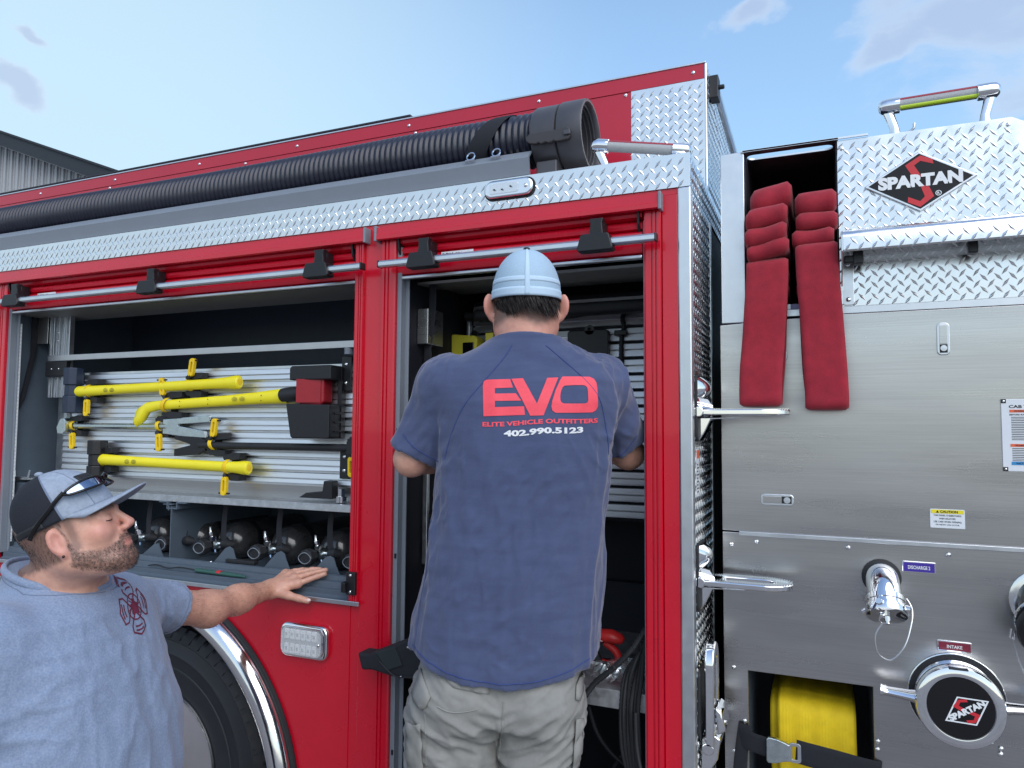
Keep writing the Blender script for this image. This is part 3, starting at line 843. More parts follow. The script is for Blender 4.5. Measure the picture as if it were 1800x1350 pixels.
obj('pivot_pin', MB().tube([(-1.48, .13, 1.885), (-1.48, .13, 1.907)], .016, 14), 'grey_paint', eng, smooth=True)
b = MB().tube([(-1.49, .12, 1.385), (-1.49, .12, 1.405)], .020, 14); b.tube([(-1.49, .12, 1.405), (-1.49, .12, 1.43)], .013, 6)
obj('pivot_bolt', b, 'chrome', eng, smooth=True)
b = MB().prism([(-1.66, 1.395), (-1.55, 1.395), (-1.52, 1.395), (-1.52, 1.455), (-1.555, 1.455), (-1.56, 1.42), (-1.63, 1.412)], .105, .14)
obj('latch_foot', b, 'black_plastic', eng, bev=.003)
B('kick_plate', (-2.95, -1.368, .185, .19, 1.37, 1.46), 'stainless', eng)
sh = MB().box(-2.96, -1.367, .085, .30, 1.374, 1.381); sh.box(-2.96, -1.367, .085, .089, 1.357, 1.375)
obj('shelf', sh, 'raw_aluminium', eng, bev=.001)
B('storage_tray', (-3.10, -3.02, .06, .14, 1.412, 1.418), 'satin_aluminium', eng)
obj('storage_tray', MB().prism([(-3.10, 1.418), (-3.104, 1.45), (-3.098, 1.45), (-3.095, 1.424), (-3.02, 1.424), (-3.01, 1.452), (-3.004, 1.452), (-3.012, 1.418)], .06, .065), 'satin_aluminium', eng, bev=.002)
B('wall_box', (-3.108, -3.03, .07, .3, 1.17, 1.40), 'bluegrey_paint', eng, bev=.006)
# divider and cradle
dv = MB().box(-2.221, -2.217, .075, .6, 1.131, 1.34); dv.box(-2.262, -2.217, .075, .6, 1.345, 1.349); dv.box(-2.236, -2.232, .075, .1, 1.325, 1.349)
dv.prism([(-2.285, 1.353), (-2.245, 1.353), (-2.245, 1.330), (-2.192, 1.330), (-2.192, 1.352), (-2.150, 1.352), (-2.150, 1.357), (-2.197, 1.357), (-2.197, 1.335), (-2.240, 1.335), (-2.240, 1.357), (-2.285, 1.357)], .076, .30)
obj('divider', dv, 'bluegrey_paint', eng, bev=.001)
for xa in (-1.93, -1.70, -1.495):
    b = MB().prism([(xa-.115, 1.131), (xa-.095, 1.140), (xa-.03, 1.205), (xa-.012, 1.212), (xa+.004, 1.205), (xa+.014, 1.180), (xa+.03, 1.150), (xa+.05, 1.131)], .084, .089)
    obj('cradle', b, 'bluegrey_paint', eng, bev=.001)
b = MB().prism([(-2.40, 1.131), (-2.31, 1.195), (-2.29, 1.20), (-2.27, 1.16), (-2.25, 1.131)], .084, .089); obj('cradle', b, 'bluegrey_paint', eng)
B('foot_pad', (-1.95, -1.82, .075, .10, 1.156, 1.170), 'black_rubber', eng, bev=.003)

# ------------- right compartment
XC0, XC1 = -1.196, -.4375
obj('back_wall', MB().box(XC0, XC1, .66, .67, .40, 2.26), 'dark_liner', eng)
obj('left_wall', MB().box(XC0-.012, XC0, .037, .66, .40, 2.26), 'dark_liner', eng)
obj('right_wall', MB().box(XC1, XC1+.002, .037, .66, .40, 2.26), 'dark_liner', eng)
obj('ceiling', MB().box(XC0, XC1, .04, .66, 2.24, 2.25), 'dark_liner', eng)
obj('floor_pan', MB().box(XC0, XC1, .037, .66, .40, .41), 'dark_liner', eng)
obj('soffit', MB().prism([(.10, 2.106), (.102, 2.098), (.22, 2.105), (.30, 2.118), (.42, 2.122), (.42, 2.13), (.30, 2.126), (.22, 2.113)], XC0, XC1, axis='x'), 'tan_metal', eng)
wb = obj('wall_board', MB().box(-1.165, XC1-.001, .452, .460, 1.335, 2.095), 'dark_liner', eng)
sm2 = MB().prism([(.452, 0), (.4370, .0010), (.4345, .0030), (.4378, .0210), (.4512, .0216), (.4512, .0262), (.4345, .0268), (.4380, .0440), (.4515, .0450), (.452, .0452)], -1.16, XC1-.002, axis='x').mesh('slat'); sm2.materials.append(M['slat_aluminium'])
for i in range(14):
    o = bpy.data.objects.new('slat', sm2); COL.objects.link(o); o.parent = wb; o.location = (0, 0, 1.345+i*.0530)
B('side_bracket', (-1.195, -1.155, .10, .20, 1.905, 2.02), 'stainless', eng, bev=.002)
B('upright', (-1.190, -1.172, .14, .155, 1.2, 1.905), 'satin_aluminium', eng, bev=.002)
B('upright', (-1.175, -1.163, .41, .436, 1.2, 2.05), 'satin_aluminium', eng, bev=.002)
b = MB().box(-1.196, -.4385, .05, .655, .928, .931); b.box(-1.196, -.4385, .05, .054, .882, .928)
obj('shelf', b, 'raw_aluminium', eng, bev=.001)
B('loom_bar', (-1.10, -.4385, .30, .36, 2.005, 2.045), 'black_rubber', eng, bev=.015, seg=4)

# ------------- wheel, fender
fd = MB()
prf = [(.661, .002), (.661, -.012), (.656, -.030), (.640, -.048), (.620, -.055), (.600, -.050), (.588, -.036), (.584, -.018), (.588, -.016), (.592, -.034), (.602, -.046), (.620, -.051), (.638, -.044), (.652, -.027), (.655, .002)]
n_ = 60; vs = []; fs = []
for i in range(n_+1):
    a = R(-6+192*i/n_)
    for r_, y_ in prf: vs.append((WX+r_*math.cos(a), y_, WZ+r_*math.sin(a)))
m_ = len(prf)
for i in range(n_):
    for j in range(m_): fs.append((i*m_+j, i*m_+(j+1) % m_, (i+1)*m_+(j+1) % m_, (i+1)*m_+j))
fd.add(vs, fs)
fe = obj('fender_trim', fd, 'polished_trim', eng, smooth=True, ang=60)
rb = MB(); pts = [(WX+.668*math.cos(R(a)), -.006, WZ+.668*math.sin(R(a))) for a in range(-6, 187, 3)]
rb.tube(pts, .0085, 8); obj('welting', rb, 'black_rubber', fe, smooth=True)
wellm = MB()
vs = []; fs = []
for i in range(41):
    a = R(-10+200*i/40)
    for y_ in (.03, .6): vs.append((WX+.652*math.cos(a), y_, WZ+.652*math.sin(a)))
for i in range(40): fs.append((2*i, 2*i+1, 2*i+3, 2*i+2))
wellm.add(vs, fs); wellm.box(WX-.66, WX+.66, .6, .61, -.02, 1.07)
obj('wheel_well', wellm, 'black_rubber', eng, smooth=True)
TX, TZ, TR = -2.185, .447, .470
whl = thing('wheel_hub', '', '', (TX, .08, TZ)) if False else None
ty = MB()
tp = [(.262, .070), (.258, .040), (.268, .030), (.335, .022), (.338, .0185), (.345, .018), (.348, .021), (.385, .018), (.392, .0145), (.398, .018), (.405, .0215), (.430, .030), (.4335, .028), (.437, .031), (.455, .040), (.462, .046), (.470, .062), (.470, .10), (.464, .102), (.464, .110), (.470, .112), (.470, .15), (.464, .152), (.464, .160), (.470, .162), (.470, .20), (.464, .202), (.464, .210), (.470, .212), (.470, .25), (.466, .285), (.44, .30), (.35, .31), (.30, .27)]
ty.lathe(tp, (TX, 0, TZ), (0, 1, 0), 72)
tyre = obj('wheel', ty, 'tyre_rubber', eng, smooth=True, ang=30)
lg = MB()
for i in range(62):
    a = 2*math.pi*i/62
    T_ = Vector((-math.sin(a), 0, math.cos(a))); Rr = Vector((math.cos(a), 0, math.sin(a))); O = Vector((TX, 0, TZ))
    wob = .003*math.sin(i*2.1)
    def P_(r_, y_, t_): return O+Rr*r_+Vector((0, y_, 0))+T_*t_
    # shoulder block
    q = [(.440, .026, -.0145), (.474, .056, -.0165), (.476, .098, -.0165+wob), (.458, .098, -.015), (.440, .06, -.015)]
    vs = [P_(*p) for p in q]+[P_(p[0], p[1], -p[2]*.95+wob) for p in q]
    lg.add(vs, [(0, 1, 2, 3, 4), (9, 8, 7, 6, 5), (0, 5, 6, 1), (1, 6, 7, 2), (2, 7, 8, 3), (3, 8, 9, 4), (4, 9, 5, 0)])
    for yb in (.118, .168, .218):
        vs = [P_(.462, yb-.002, -.018), P_(.476, yb-.002, -.018), P_(.476, yb+.030, -.010), P_(.462, yb+.030, -.010),
              P_(.462, yb-.002, .012), P_(.476, yb-.002, .012), P_(.476, yb+.030, .020), P_(.462, yb+.030, .020)]
        lg.add(vs, [(0, 1, 2, 3), (7, 6, 5, 4), (0, 4, 5, 1), (1, 5, 6, 2), (2, 6, 7, 3), (3, 7, 4, 0)])
obj('tread', lg, 'tyre_rubber', tyre, kind='stuff')
rm = MB().lathe([(.262, .045), (.262, .030), (.258, .022), (.250, .024), (.243, .040), (.238, .080), (.230, .115), (.222, .122), (.19, .125), (.15, .116), (.12, .105), (.105, .07), (.095, .045), (.06, .038), (0, .036)], (TX, 0, TZ), (0, 1, 0), 64)
rim = obj('rim', rm, 'polished_trim', tyre, smooth=True, ang=40)
for i in range(10):
    a = 2*math.pi*i/10
    b = MB().lathe([(.0, .055), (.010, .058), (.015, .070), (.018, .11)], (TX+.145*math.cos(a), 0, TZ+.145*math.sin(a)), (0, 1, 0), 12)
    obj('wheel_nut', b, 'chrome', tyre, smooth=True)
    b = MB().lathe([(.022, .1105), (.022, .113)], (TX+.195*math.cos(a+.3), 0, TZ+.225*math.sin(a+.3)), (0, 1, 0), 16)
    obj('hand_hole', b, 'black_rubber', tyre)
B('chassis', (-4.4, 1.2, .62, 2.3, .25, 1.1), 'dark_liner', eng)
B('body_core', (-4.58, -.36, .68, 2.3, 1.1, 2.27), 'dark_liner', eng)

# ------------- folding steps on the front face
def step(zc, folded=False):
    if not folded:
        # cast step: D-shaped open loop with ribbed tread
        y0, y1 = .038, .150; xa, xb = -.292, -.076; r_ = (y1-y0)/2; yc = (y0+y1)/2
        outl = [(xa, y0)] + [(xb-r_*1.25+r_*1.25*math.cos(R(a)), yc+r_*math.sin(R(a))) for a in range(-90, 91, 9)] + [(xa, y1)]
        ri = r_-.030
        inn = [(xa+.045, yc-ri)] + [(xb-r_*1.25-.01+ri*1.6*math.cos(R(a)), yc+ri*math.sin(R(a))) for a in range(-90, 91, 9)] + [(xa+.045, yc+ri)]
        b = MB(); n1 = len(outl); vs = []
        for z in (zc, zc-.015):
            vs += [(x, y, z) for x, y in outl]; vs += [(x, y, z) for x, y in inn]
        N2 = 2*n1
        fs = []
        for i in range(n1):
            j = (i+1) % n1
            fs += [(i, j, n1+j, n1+i), (N2+j, N2+i, N2+n1+i, N2+n1+j), (i, N2+i, N2+j, j), (n1+j, N2+n1+j, N2+n1+i, n1+i)]
        b.add(vs, fs)
        st = obj('folding_step', b, 'chrome', eng, bev=.003, smooth=True)
        rb_ = MB()
        for i in range(34):
            x = xa+.006+i*.0062
            for (ya, yb) in ((y0+.003, y0+.026), (y1-.026, y1-.003)):
                if x > xb-r_*1.0: 
                    q = (x-(xb-r_*1.25))/(r_*1.25); sh_ = r_*(1-math.sqrt(max(0, 1-q*q)))
                    if ya < yc: ya2, yb2 = ya+sh_, min(yb+sh_*1.0, yc)
                    else: ya2, yb2 = max(ya-sh_, yc), yb-sh_
                else: ya2, yb2 = ya, yb
                rb_.box(x, x+.0032, ya2, yb2, zc, zc+.0022)
        obj('grip_rib', rb_, 'polished_trim', st, kind='stuff')
        h = MB().tube([(xa-.008, y0-.004, zc-.006), (xa-.008, y1+.004, zc-.006)], .014, 14)
        h.prism([(xa-.02, zc-.08), (xa-.012, zc-.085), (xa+.004, zc-.06), (xa+.02, zc-.026), (xa+.10, zc-.0215), (xa-.02, zc-.0215)], yc-.03, yc+.03)
        obj('hinge', h, 'chrome', st, bev=.003, smooth=True)
        for k in range(3):
            obj('spring', MB().tube([(xa-.012, y0+.002+.0*k, zc+.006+.006*k), (xa+.028, y0+.004, zc-.0+.004*k)], .003, 6), 'chrome', st, smooth=True)
        t = MB().prism([(xa+.001, zc+.003), (xa+.030, zc+.0035), (xa+.016, zc+.026), (xa-.008, zc+.03)], y0+.004, y0+.006)
        obj('sticker', t, 'label_white', st)
    else:
        r_ = .045; yc = .094
        out_ = [(yc-.05, zc-.12)]+[(yc+.05*math.cos(R(a)), zc+.075+.06*math.sin(R(a))) for a in range(180, -1, -9)]+[(yc+.05, zc-.12)]
        in_ = [(yc-.024, zc-.085)]+[(yc+.024*math.cos(R(a)), zc+.065+.035*math.sin(R(a))) for a in range(180, -1, -9)]+[(yc+.024, zc-.085)]
        b = MB(); n1 = len(out_); vs = []
        for x in (-.268, -.292):
            vs += [(x, y, z) for y, z in out_]; vs += [(x, y, z) for y, z in in_]
        N2 = 2*n1; fs = []
        for i in range(n1):
            j = (i+1) % n1
            fs += [(i, j, n1+j, n1+i), (N2+j, N2+i, N2+n1+i, N2+n1+j), (i, N2+i, N2+j, j), (n1+j, N2+n1+j, N2+n1+i, n1+i)]
        b.add(vs, fs)
        st = obj('folding_step', b, 'chrome', eng, bev=.004, smooth=True)
        h = MB().tube([(-.285, yc-.05, zc-.125), (-.285, yc+.05, zc-.125)], .016, 14)
        h.prism([(-.305, zc-.19), (-.285, zc-.19), (-.262, zc-.15), (-.255, zc-.10), (-.27, zc-.09), (-.30, zc-.10)], yc-.04, yc+.04)
        obj('hinge', h, 'chrome', st, bev=.003, smooth=True)
        b = MB().prism([(-.266, zc-.02), (-.250, zc-.03), (-.240, zc-.075), (-.262, zc-.09)], yc-.045, yc+.045)
        obj('latch_foot', b, 'chrome', st, bev=.005, smooth=True)
    # base plate and light housing on the body
    bz = zc-.02 if folded else zc
    bp = obj('step_mount', MB().prism(rrect(.034, .154, bz-.085, bz+.092, .02), -.3090, -.302, axis='x'), 'black_rubber', st, bev=.002)
    hs = MB()
    vs = []; fs = []; nn_ = 10; mm_ = 10
    zt0, zt1 = bz+.012, bz+.086
    for i in range(mm_+1):
        t = i/mm_; z = zt1-(zt1-zt0)*t
        bul = .028*math.sin(math.pi*min(1, t*1.15+.05))**.7 if t < .87 else .012
        for k in range(nn_+1):
            s_ = -1+2*k/nn_
            vs.append((-.302+max(0, bul)*(1-abs(s_)**3), .094+s_*.052*(1 if i > 0 else .85), z))
    for i in range(mm_):
        for k in range(nn_): fs.append((i*(nn_+1)+k, i*(nn_+1)+k+1, (i+1)*(nn_+1)+k+1, (i+1)*(nn_+1)+k))
    hs.add(vs, fs)
    if not folded: obj('light_housing', hs, 'chrome', st, smooth='all')
    return st
step(1.690); step(1.247); step(.945, True)
b = B('warning_sticker', (-.3088, -.3079, .052, .098, 1.46, 1.585), 'label_white', eng)
B('sticker_band', (-.3079, -.3075, .054, .096, 1.560, 1.582), 'label_orange', b)
t = MB()
for i in range(9): t.box(-.3078, -.3074, .058, .058+.034*(.7+.3*math.sin(i*3)), 1.47+i*.009, 1.4735+i*.009)
obj('print', t, 'black_print', b)

# ------------- pump module
YP = .20
px0, px1 = -.262, 1.35
obj('upper_panel', MB().prism([(px0, 1.358), (px1, 1.358), (px1, 1.9465), (.050, 1.9465), (-.192, 1.936), (px0, 1.9315)], YP, YP+.012), 'stainless', eng, bev=.0015)
hb = MB()
hb.prism([(px0, .45), (px0, 1.3535), (px1, 1.3535), (px1, .45), (.106, .45), (.106, .983), (-.199, .983), (-.199, .45)], YP+.001, YP+.012)
obj('lower_panel', hb, 'stainless', eng, bev=.0015)
B('trim_strip', (-.217, px1, YP-.006, YP+.001, 1.347, 1.358), 'satin_aluminium', eng, bev=.001)
obj('bay_post', MB().box(-.257, -.192, YP-.002, .9, 1.9365, 2.425), 'satin_aluminium', eng, bev=.002)
B('bay_band', (-.1915, px1, YP-.001, YP+.012, 1.9475, 1.9665), 'satin_aluminium', eng, bev=.001)
B('bay_sill', (-.1915, .050, YP-.001, YP+.02, 1.9675, 1.981), 'satin_aluminium', eng, bev=.001)
B('purple_label', (-.075, -.050, YP-.003, YP-.001, 1.9665, 1.9805), 'label_purple', eng)
tp_ = obj('tread_plate', MB().prism([(.050, 1.967), (px1, 1.967), (px1, 2.36), (.55, 2.36), (.447, 2.4195), (.050, 2.4195)], YP, YP+.004), 'tread_plate', eng)
link('tread_pattern', mesh_fast(lugs((.050, YP, 1.967), (1, 0, 0), (0, 0, 1), (0, -1, 0), 1.2, .4525, inside=lambda a, c: a+.05 < .44 or c < .385), 'tread_pattern'), 'tread_lug', tp_, kind='stuff')
for (x_, z_) in ((.061, 2.396), (.439, 2.401)): screw(eng, x_, YP, z_, .0058)
# lid over the hose bay, with its hand slot cut through
sx0, sx1, sy0, sy1 = -.187, .040, .222, .262
lid = MB(); slot = rrect(sx0, sx1, sy0, sy1, .0195, 6); 
outer = []
for (sx, sy) in slot:
    outer.append((max(min((sx-(-.075))*3, .122), -.125)-.07 , .19 if sy < .242 else .70))
vs = []; n1 = len(slot)
o_rect = [(.052, .905), (-.195, .905), (-.195, .192), (.052, .192)]
cs = []
for k, c_ in enumerate(o_rect): cs += [c_]*7
for z in (2.4205, 2.4255): vs += [(x, y, z) for x, y in slot]+[(x, y, z) for x, y in cs]
N2 = 2*n1; fs = []
for i in range(n1):
    j = (i+1) % n1
    fs += [(i, j, n1+j, n1+i), (N2+i, N2+n1+i, N2+n1+j, N2+j), (i, N2+i, N2+j, j), (n1+i, n1+j, N2+n1+j, N2+n1+i)]
lid.add(vs, fs)
obj('bay_lid', lid, 'satin_aluminium', eng)
B('lid_edge', (-.2, .125, YP-.008, YP-.0035, 2.4215, 2.4265), 'satin_aluminium', eng)
obj('bay_liner', MB().box(-.1915, -.188, YP+.02, .9, 1.97, 2.42).box(.0455, .049, YP+.005, .9, 1.97, 2.42).box(-.1915, .049, .9, .905, 1.97, 2.4204).box(-.1915, .049, YP+.02, .9, 1.967, 1.972), 'dark_liner', eng)
obj('module_core', MB().box(px0+.005, px1, YP+.35, 2.2, .3, 1.93).box(.06, px1, YP+.02, 2.2, 1.97, 2.355).box(.155, px1, YP+.02, YP+.34, 1.0, 1.34), 'dark_liner', eng)
# light hood
hd = MB().prism([(.2, 2.168), (.190, 2.168), (.112, 2.150), (.100, 2.140), (.096, 2.128), (.096, 2.096), (.100, 2.092), (.104, 2.096), (.104, 2.126), (.112, 2.138), (.19, 2.156), (.2, 2.156)], .056, px1, axis='x')
hood = obj('light_hood', hd, 'tread_plate', eng, smooth=True, ang=40)
link('tread_pattern', mesh_fast(lugs((.06, .1955, 2.1695), (1, 0, 0), (0, -.9743, -.2249), (0, -.2249, .9743), 1.25, .080, ph=.004), 'tread_pattern'), 'tread_lug', hood, kind='stuff')
link('tread_pattern', mesh_fast(lugs((.06, .096, 2.094), (1, 0, 0), (0, 0, 1), (0, -1, 0), 1.25, .036), 'tread_pattern'), 'tread_lug', hood, kind='stuff')
obj('end_plate', MB().prism([(.199, 1.972), (.199, 2.165), (.112, 2.148), (.098, 2.134), (.098, 2.094), (.150, 2.060), (.193, 2.02), (.193, 1.972)], .0525, .0555, axis='x'), 'polished_trim', hood)
obj('mount_tab', MB().prism(rrect(.056, .083, 1.969, 2.09, .006), YP-.0045, YP-.002), 'satin_aluminium', hood, bev=.001)
screw(hood, .069, YP-.0045, 2.078, .006); screw(hood, .069, YP-.0045, 1.984, .0065)
b = MB().tube([(.075, .150, 2.082), (px1, .150, 2.082)], .011, 12); obj('light_tube', b, 'lens_clear', hood, smooth=True)
B('tube_clip', (.080, .104, .135, .166, 2.066, 2.10), 'black_plastic', hood, bev=.003); B('tube_clip', (.335, .356, .135, .166, 2.072, 2.105), 'black_plastic', hood, bev=.003)
B('connector', (.058, .085, .138, .160, 2.07, 2.09), 'black_plastic', hood, bev=.004)
# grab rails
def grab(p0, p1, foot0, foot1, R_=.017):
    P0 = Vector(p0); P1 = Vector(p1); d_ = (P1-P0).normalized()
    g = obj('grab_rail', MB().tube([P0, P1], R_*.86, 20), 'grip_grey', eng, smooth=True)
    u_ = d_.cross(Vector((0, -.25, 1)).normalized()).normalized()
    def stripe(off, m_):
        b = MB().tube([P0+off+d_*.02, P1+off-d_*.02], R_*.34, 10); obj('grip_stripe', b, m_, g, smooth=True)
    stripe(Vector((0, -.0050, .0115)), 'grip_red')
    if foot0[2] > 2.4: stripe(Vector((0, -.0085, -.0100)), 'grip_green')
    for P, s_, ft in ((P0, 1, foot0), (P1, -1, foot1)):
        b = MB().tube([P-d_*s_*.024, P-d_*s_*.021, P-d_*s_*.013, P, P+d_*s_*.028, P+d_*s_*.030], [.004, R_*.75, R_*1.12, R_*1.22, R_*1.22, R_*1.05], 20)
        b.tube([P+Vector((0, 0, -R_*.8)), Vector(ft)+Vector((0, 0, .022)), Vector(ft)], [.013, .0115, .016], 12, flat=(1, .55))
        obj('stanchion', b, 'chrome', g, smooth=True, ang=50)
        obj('foot_plate', MB().box(ft[0]-.019, ft[0]+.019, ft[1]-.012, ft[1]+.012, ft[2]-.003, ft[2]+.004), 'chrome', g, bev=.002)
    return g
grab((.176, .235, 2.506), (.410, .235, 2.508), (.191, .235, 2.424), (.397, .235, 2.424))
obj('hook', MB().tube([(.215, .23, 2.428), (.228, .23, 2.430), (.236, .23, 2.438), (.237, .23, 2.450)], .0035, 8), 'satin_aluminium', eng, smooth=True)
grab((-.578, .06, 2.449), (-.345, .10, 2.415), (-.560, .06, 2.373), (-.36, .10, 2.373))
B('rear_reflector', (-.545, -.42, .345, .349, 2.40, 2.428), 'red_print', eng, bev=.003)
# emblem
def emblem(name, o, U, V, W_, H_, parent, rim='satin_aluminium', tilt=None):
    o = Vector(o); U = Vector(U).normalized(); V = Vector(V).normalized(); Nn = U.cross(V).normalized()*1.0
    def quad(mb, s_, h0, h1):
        pts = [(-W_/2*s_, 0), (0, -H_/2*s_), (W_/2*s_, 0), (0, H_/2*s_)]
        vs = [o+U*x+V*y+Nn*h0 for x, y in pts]+[o+U*x+V*y+Nn*h1 for x, y in pts]
        mb.add(vs, [(3, 2, 1, 0), (4, 5, 6, 7), (0, 1, 5, 4), (1, 2, 6, 5), (2, 3, 7, 6), (3, 0, 4, 7)])
    b = MB(); quad(b, 1, 0, .006); e = obj(name, b, rim, parent, bev=.0015)
    b = MB(); quad(b, .92, .006, .0068); obj('field', b, 'black_enamel', e)
    s = MB(); z_ = .0074
    def P(pts):
        s.add([o+U*(x*W_)+V*(y*H_)+Nn*z_ for x, y in pts], [tuple(range(len(pts)))])
    # the zigzag S: upper hook, upper stroke, lower stroke, lower hook
    P([(-.125, .285), (.010, .425), (.115, .345), (.125, .262), (.010, .335), (-.045, .270)])
    P([(-.125, .285), (-.045, .270), (.020, .07), (-.055, .07)])
    P([(.005, -.08), (.075, -.08), (.122, -.275), (.042, -.262)])
    P([(.122, -.275), (.042, -.262), (.0, -.335), (-.105, -.245), (-.110, -.335), (.0, -.43)])
    obj('red_mark', s, 'red_print', e)
    t = MB(); add_text(t, 'SPARTAN', o+U*(-.372*W_)+V*(-.095*H_)+Nn*.0085, U, V, .744*W_, .215*H_, .06)
    obj('lettering', t, 'white_print', e)
    t = MB(); c_ = o+U*(.16*W_)+V*(-.23*H_)+Nn*.0085
    ring = [(math.cos(a*math.pi/8), math.sin(a*math.pi/8)) for a in range(16)]; rr = .034*H_*1.3
    t.add([c_+U*x*rr+V*y*rr for x, y in ring]+[c_+U*x*rr*.75+V*y*rr*.75 for x, y in ring], [(i, (i+1) % 16, 16+(i+1) % 16, 16+i) for i in range(16)])
    add_text(t, 'R', c_+U*(-rr*.4)+V*(-rr*.45), U, V, rr*.8, rr*.9, .03)
    obj('trade_mark', t, 'white_print', e)
    return e
emblem('emblem', (.2415, YP-.001, 2.281), (1, 0, .0), (0, 0, 1), .258, .158, eng)
# paddle latches
def latch(x0, x1, z0, z1, vert):
    b = obj('paddle_latch', MB().prism(rrect(x0, x1, z0, z1, .010), YP-.004, YP), 'satin_aluminium', eng, bev=.0015)
    i_ = .0055
    if vert:
        B('paddle', (x0+i_, x1-i_, YP-.0055, YP-.003, z0+.028, z1-i_), 'stainless', b, bev=.0008)
        B('recess', (x0+i_, x1-i_, YP-.0045, YP-.003, z0+i_, z0+.027), 'black_rubber', b)
        obj('lock', MB().lathe([(.0075, 0), (.0075, .003), (0, .0032)], ((x0+x1)/2, YP-.0042, z0+.017), (0, -1, 0), 18), 'satin_aluminium', b, smooth=True)
    else:
        B('paddle', (x0+i_, x1-.032, YP-.0055, YP-.003, z0+i_, z1-i_), 'stainless', b, bev=.0008)
        B('recess', (x1-.031, x1-i_, YP-.0045, YP-.003, z0+i_, z1-i_), 'black_rubber', b)
        obj('lock', MB().lathe([(.0085, 0), (.0085, .003), (0, .0032)], (x1-.017, YP-.0042, (z0+z1)/2), (0, -1, 0), 18), 'satin_aluminium', b, smooth=True)
latch(*( .2700, .2985, 1.8290, 1.9110), True)
latch(-.1590, -.0750, 1.4330, 1.4630, False)
latch(-.109, -.085, 1.826, 1.852, True)
# plates
def plate(x0, x1, z0, z1, m_, txt, bev=.0015):
    p = obj('name_plate', MB().prism(rrect(x0-.003, x1+.003, z0-.003, z1+.003, .003), YP-.003, YP), 'chrome', eng, bev=.001)
    B('field', (x0, x1, YP-.0042, YP-.0028, z0, z1), m_, p)
    t = MB(); add_text(t, txt, (x0+(x1-x0)*(.14 if len(txt) > 8 else .26), YP-.0046, z0+(z1-z0)*.28), (1, 0, 0), (0, 0, 1), (x1-x0)*(.72 if len(txt) > 8 else .48), (z1-z0)*.40, .02)
    obj('lettering', t, 'white_print', p)
    return p
plate(.182, .250, 1.283, 1.305, 'label_purple', 'DISCHARGE 2')
plate(.254, .322, 1.0975, 1.117, 'label_maroon', 'INTAKE')
cp = obj('caution_plate', MB().prism(rrect(.2440, .3190, 1.3955, 1.4420, .002), YP-.002, YP), 'label_white', eng)
B('header_band', (.246, .317, YP-.0026, YP-.0018, 1.4315, 1.4405), 'label_yellow', cp)
t = MB(); add_text(t, 'CAUTION', (.266, YP-.0031, 1.433), (1, 0, 0), (0, 0, 1), .038, .0062, .03)
flat_poly(t, [(0, 0), (.007, 0), (.0035, .0062)], (.2565, YP-.0031, 1.433), (1, 0, 0), (0, 0, 1))
for i, s_ in enumerate(('THIS PANEL IS REMOVABLE', 'WHEN UNLATCHED.', 'USE CARE WHEN OPENING', 'OR INJURY CAN OCCUR.')):
    ww = (.060, .036, .060, .052)[i]
    add_text(t, s_, (.2815-ww/2, YP-.0025, 1.4245-i*.0078), (1, 0, 0), (0, 0, 1), ww, .0042, .01)
obj('lettering', t, 'black_print', cp)
# CAB TILT instruction board at the edge of the frame
ct_ = obj('instruction_plate', MB().box(.402, .560, YP-.003, YP, 1.5405, 1.7160), 'label_white', eng, bev=.001)
for (x_, z_) in ((.4065, 1.711), (.4065, 1.5455)):
    B('corner_mark', (x_-.0045, x_+.006, YP-.0036, YP-.0028, z_-.005, z_+.005), 'black_print', ct_); screw(ct_, x_+.001, YP-.0035, z_, .003)
B('warning_band', (.419, .55, YP-.0036, YP-.0028, 1.6835, 1.690), 'label_orange', ct_); B('warning_band', (.419, .55, YP-.0036, YP-.0028, 1.600, 1.607), 'label_orange', ct_)
B('notice_band', (.420, .55, YP-.0036, YP-.0028, 1.556, 1.564), 'label_blue', ct_)
t = MB(); add_text(t, 'CAB TILT', (.418, YP-.0034, 1.694), (1, 0, 0), (0, 0, 1), .058, .0075, .03)
add_text(t, 'WARNING', (.428, YP-.0040, 1.6848), (1, 0, 0), (0, 0, 1), .034, .004, .02); add_text(t, 'WARNING', (.428, YP-.0040, 1.6015), (1, 0, 0), (0, 0, 1), .034, .004, .02)
add_text(t, 'NOTICE', (.430, YP-.0040, 1.558), (1, 0, 0), (0, 0, 1), .03, .0045, .02)
add_text(t, 'BEFORE RAISING', (.419, YP-.0034, 1.676), (1, 0, 0), (0, 0, 1), .045, .004, .02)
for i in range(22):
    z = 1.671-i*.0042 if i < 14 else 1.595-(i-14)*.0042
    t.box(.422, .422+.11*(.75+.25*math.sin(i*7.3)), YP-.0034, YP-.0032, z, z+.0016)
obj('lettering', t, 'black_print', ct_)
# screws on the pump panel
for x_, z_ in ((-.238, 1.320), (-.172, 1.3315), (.055, 1.332), (.281, 1.330), (-.236, .987), (.132, .987), (-.237, .764), (-.209, .848), (-.210, .833), (.114, .850), (.113, .830), (.378, .878), (.377, .865)):
    screw(eng, x_, YP-.0005 if z_ < 1.34 else YP, z_, .0062)
# hose bay at the bottom
obj('bay_liner', MB().box(-.2035, -.199, YP+.012, .62, .5, .988).box(.106, .1105, YP+.012, .62, .5, .988).box(-.2035, .1105, YP+.012, .62, .983, .988).box(-.2035, .1105, .62, .625, .5, .988), 'navy_liner', eng)
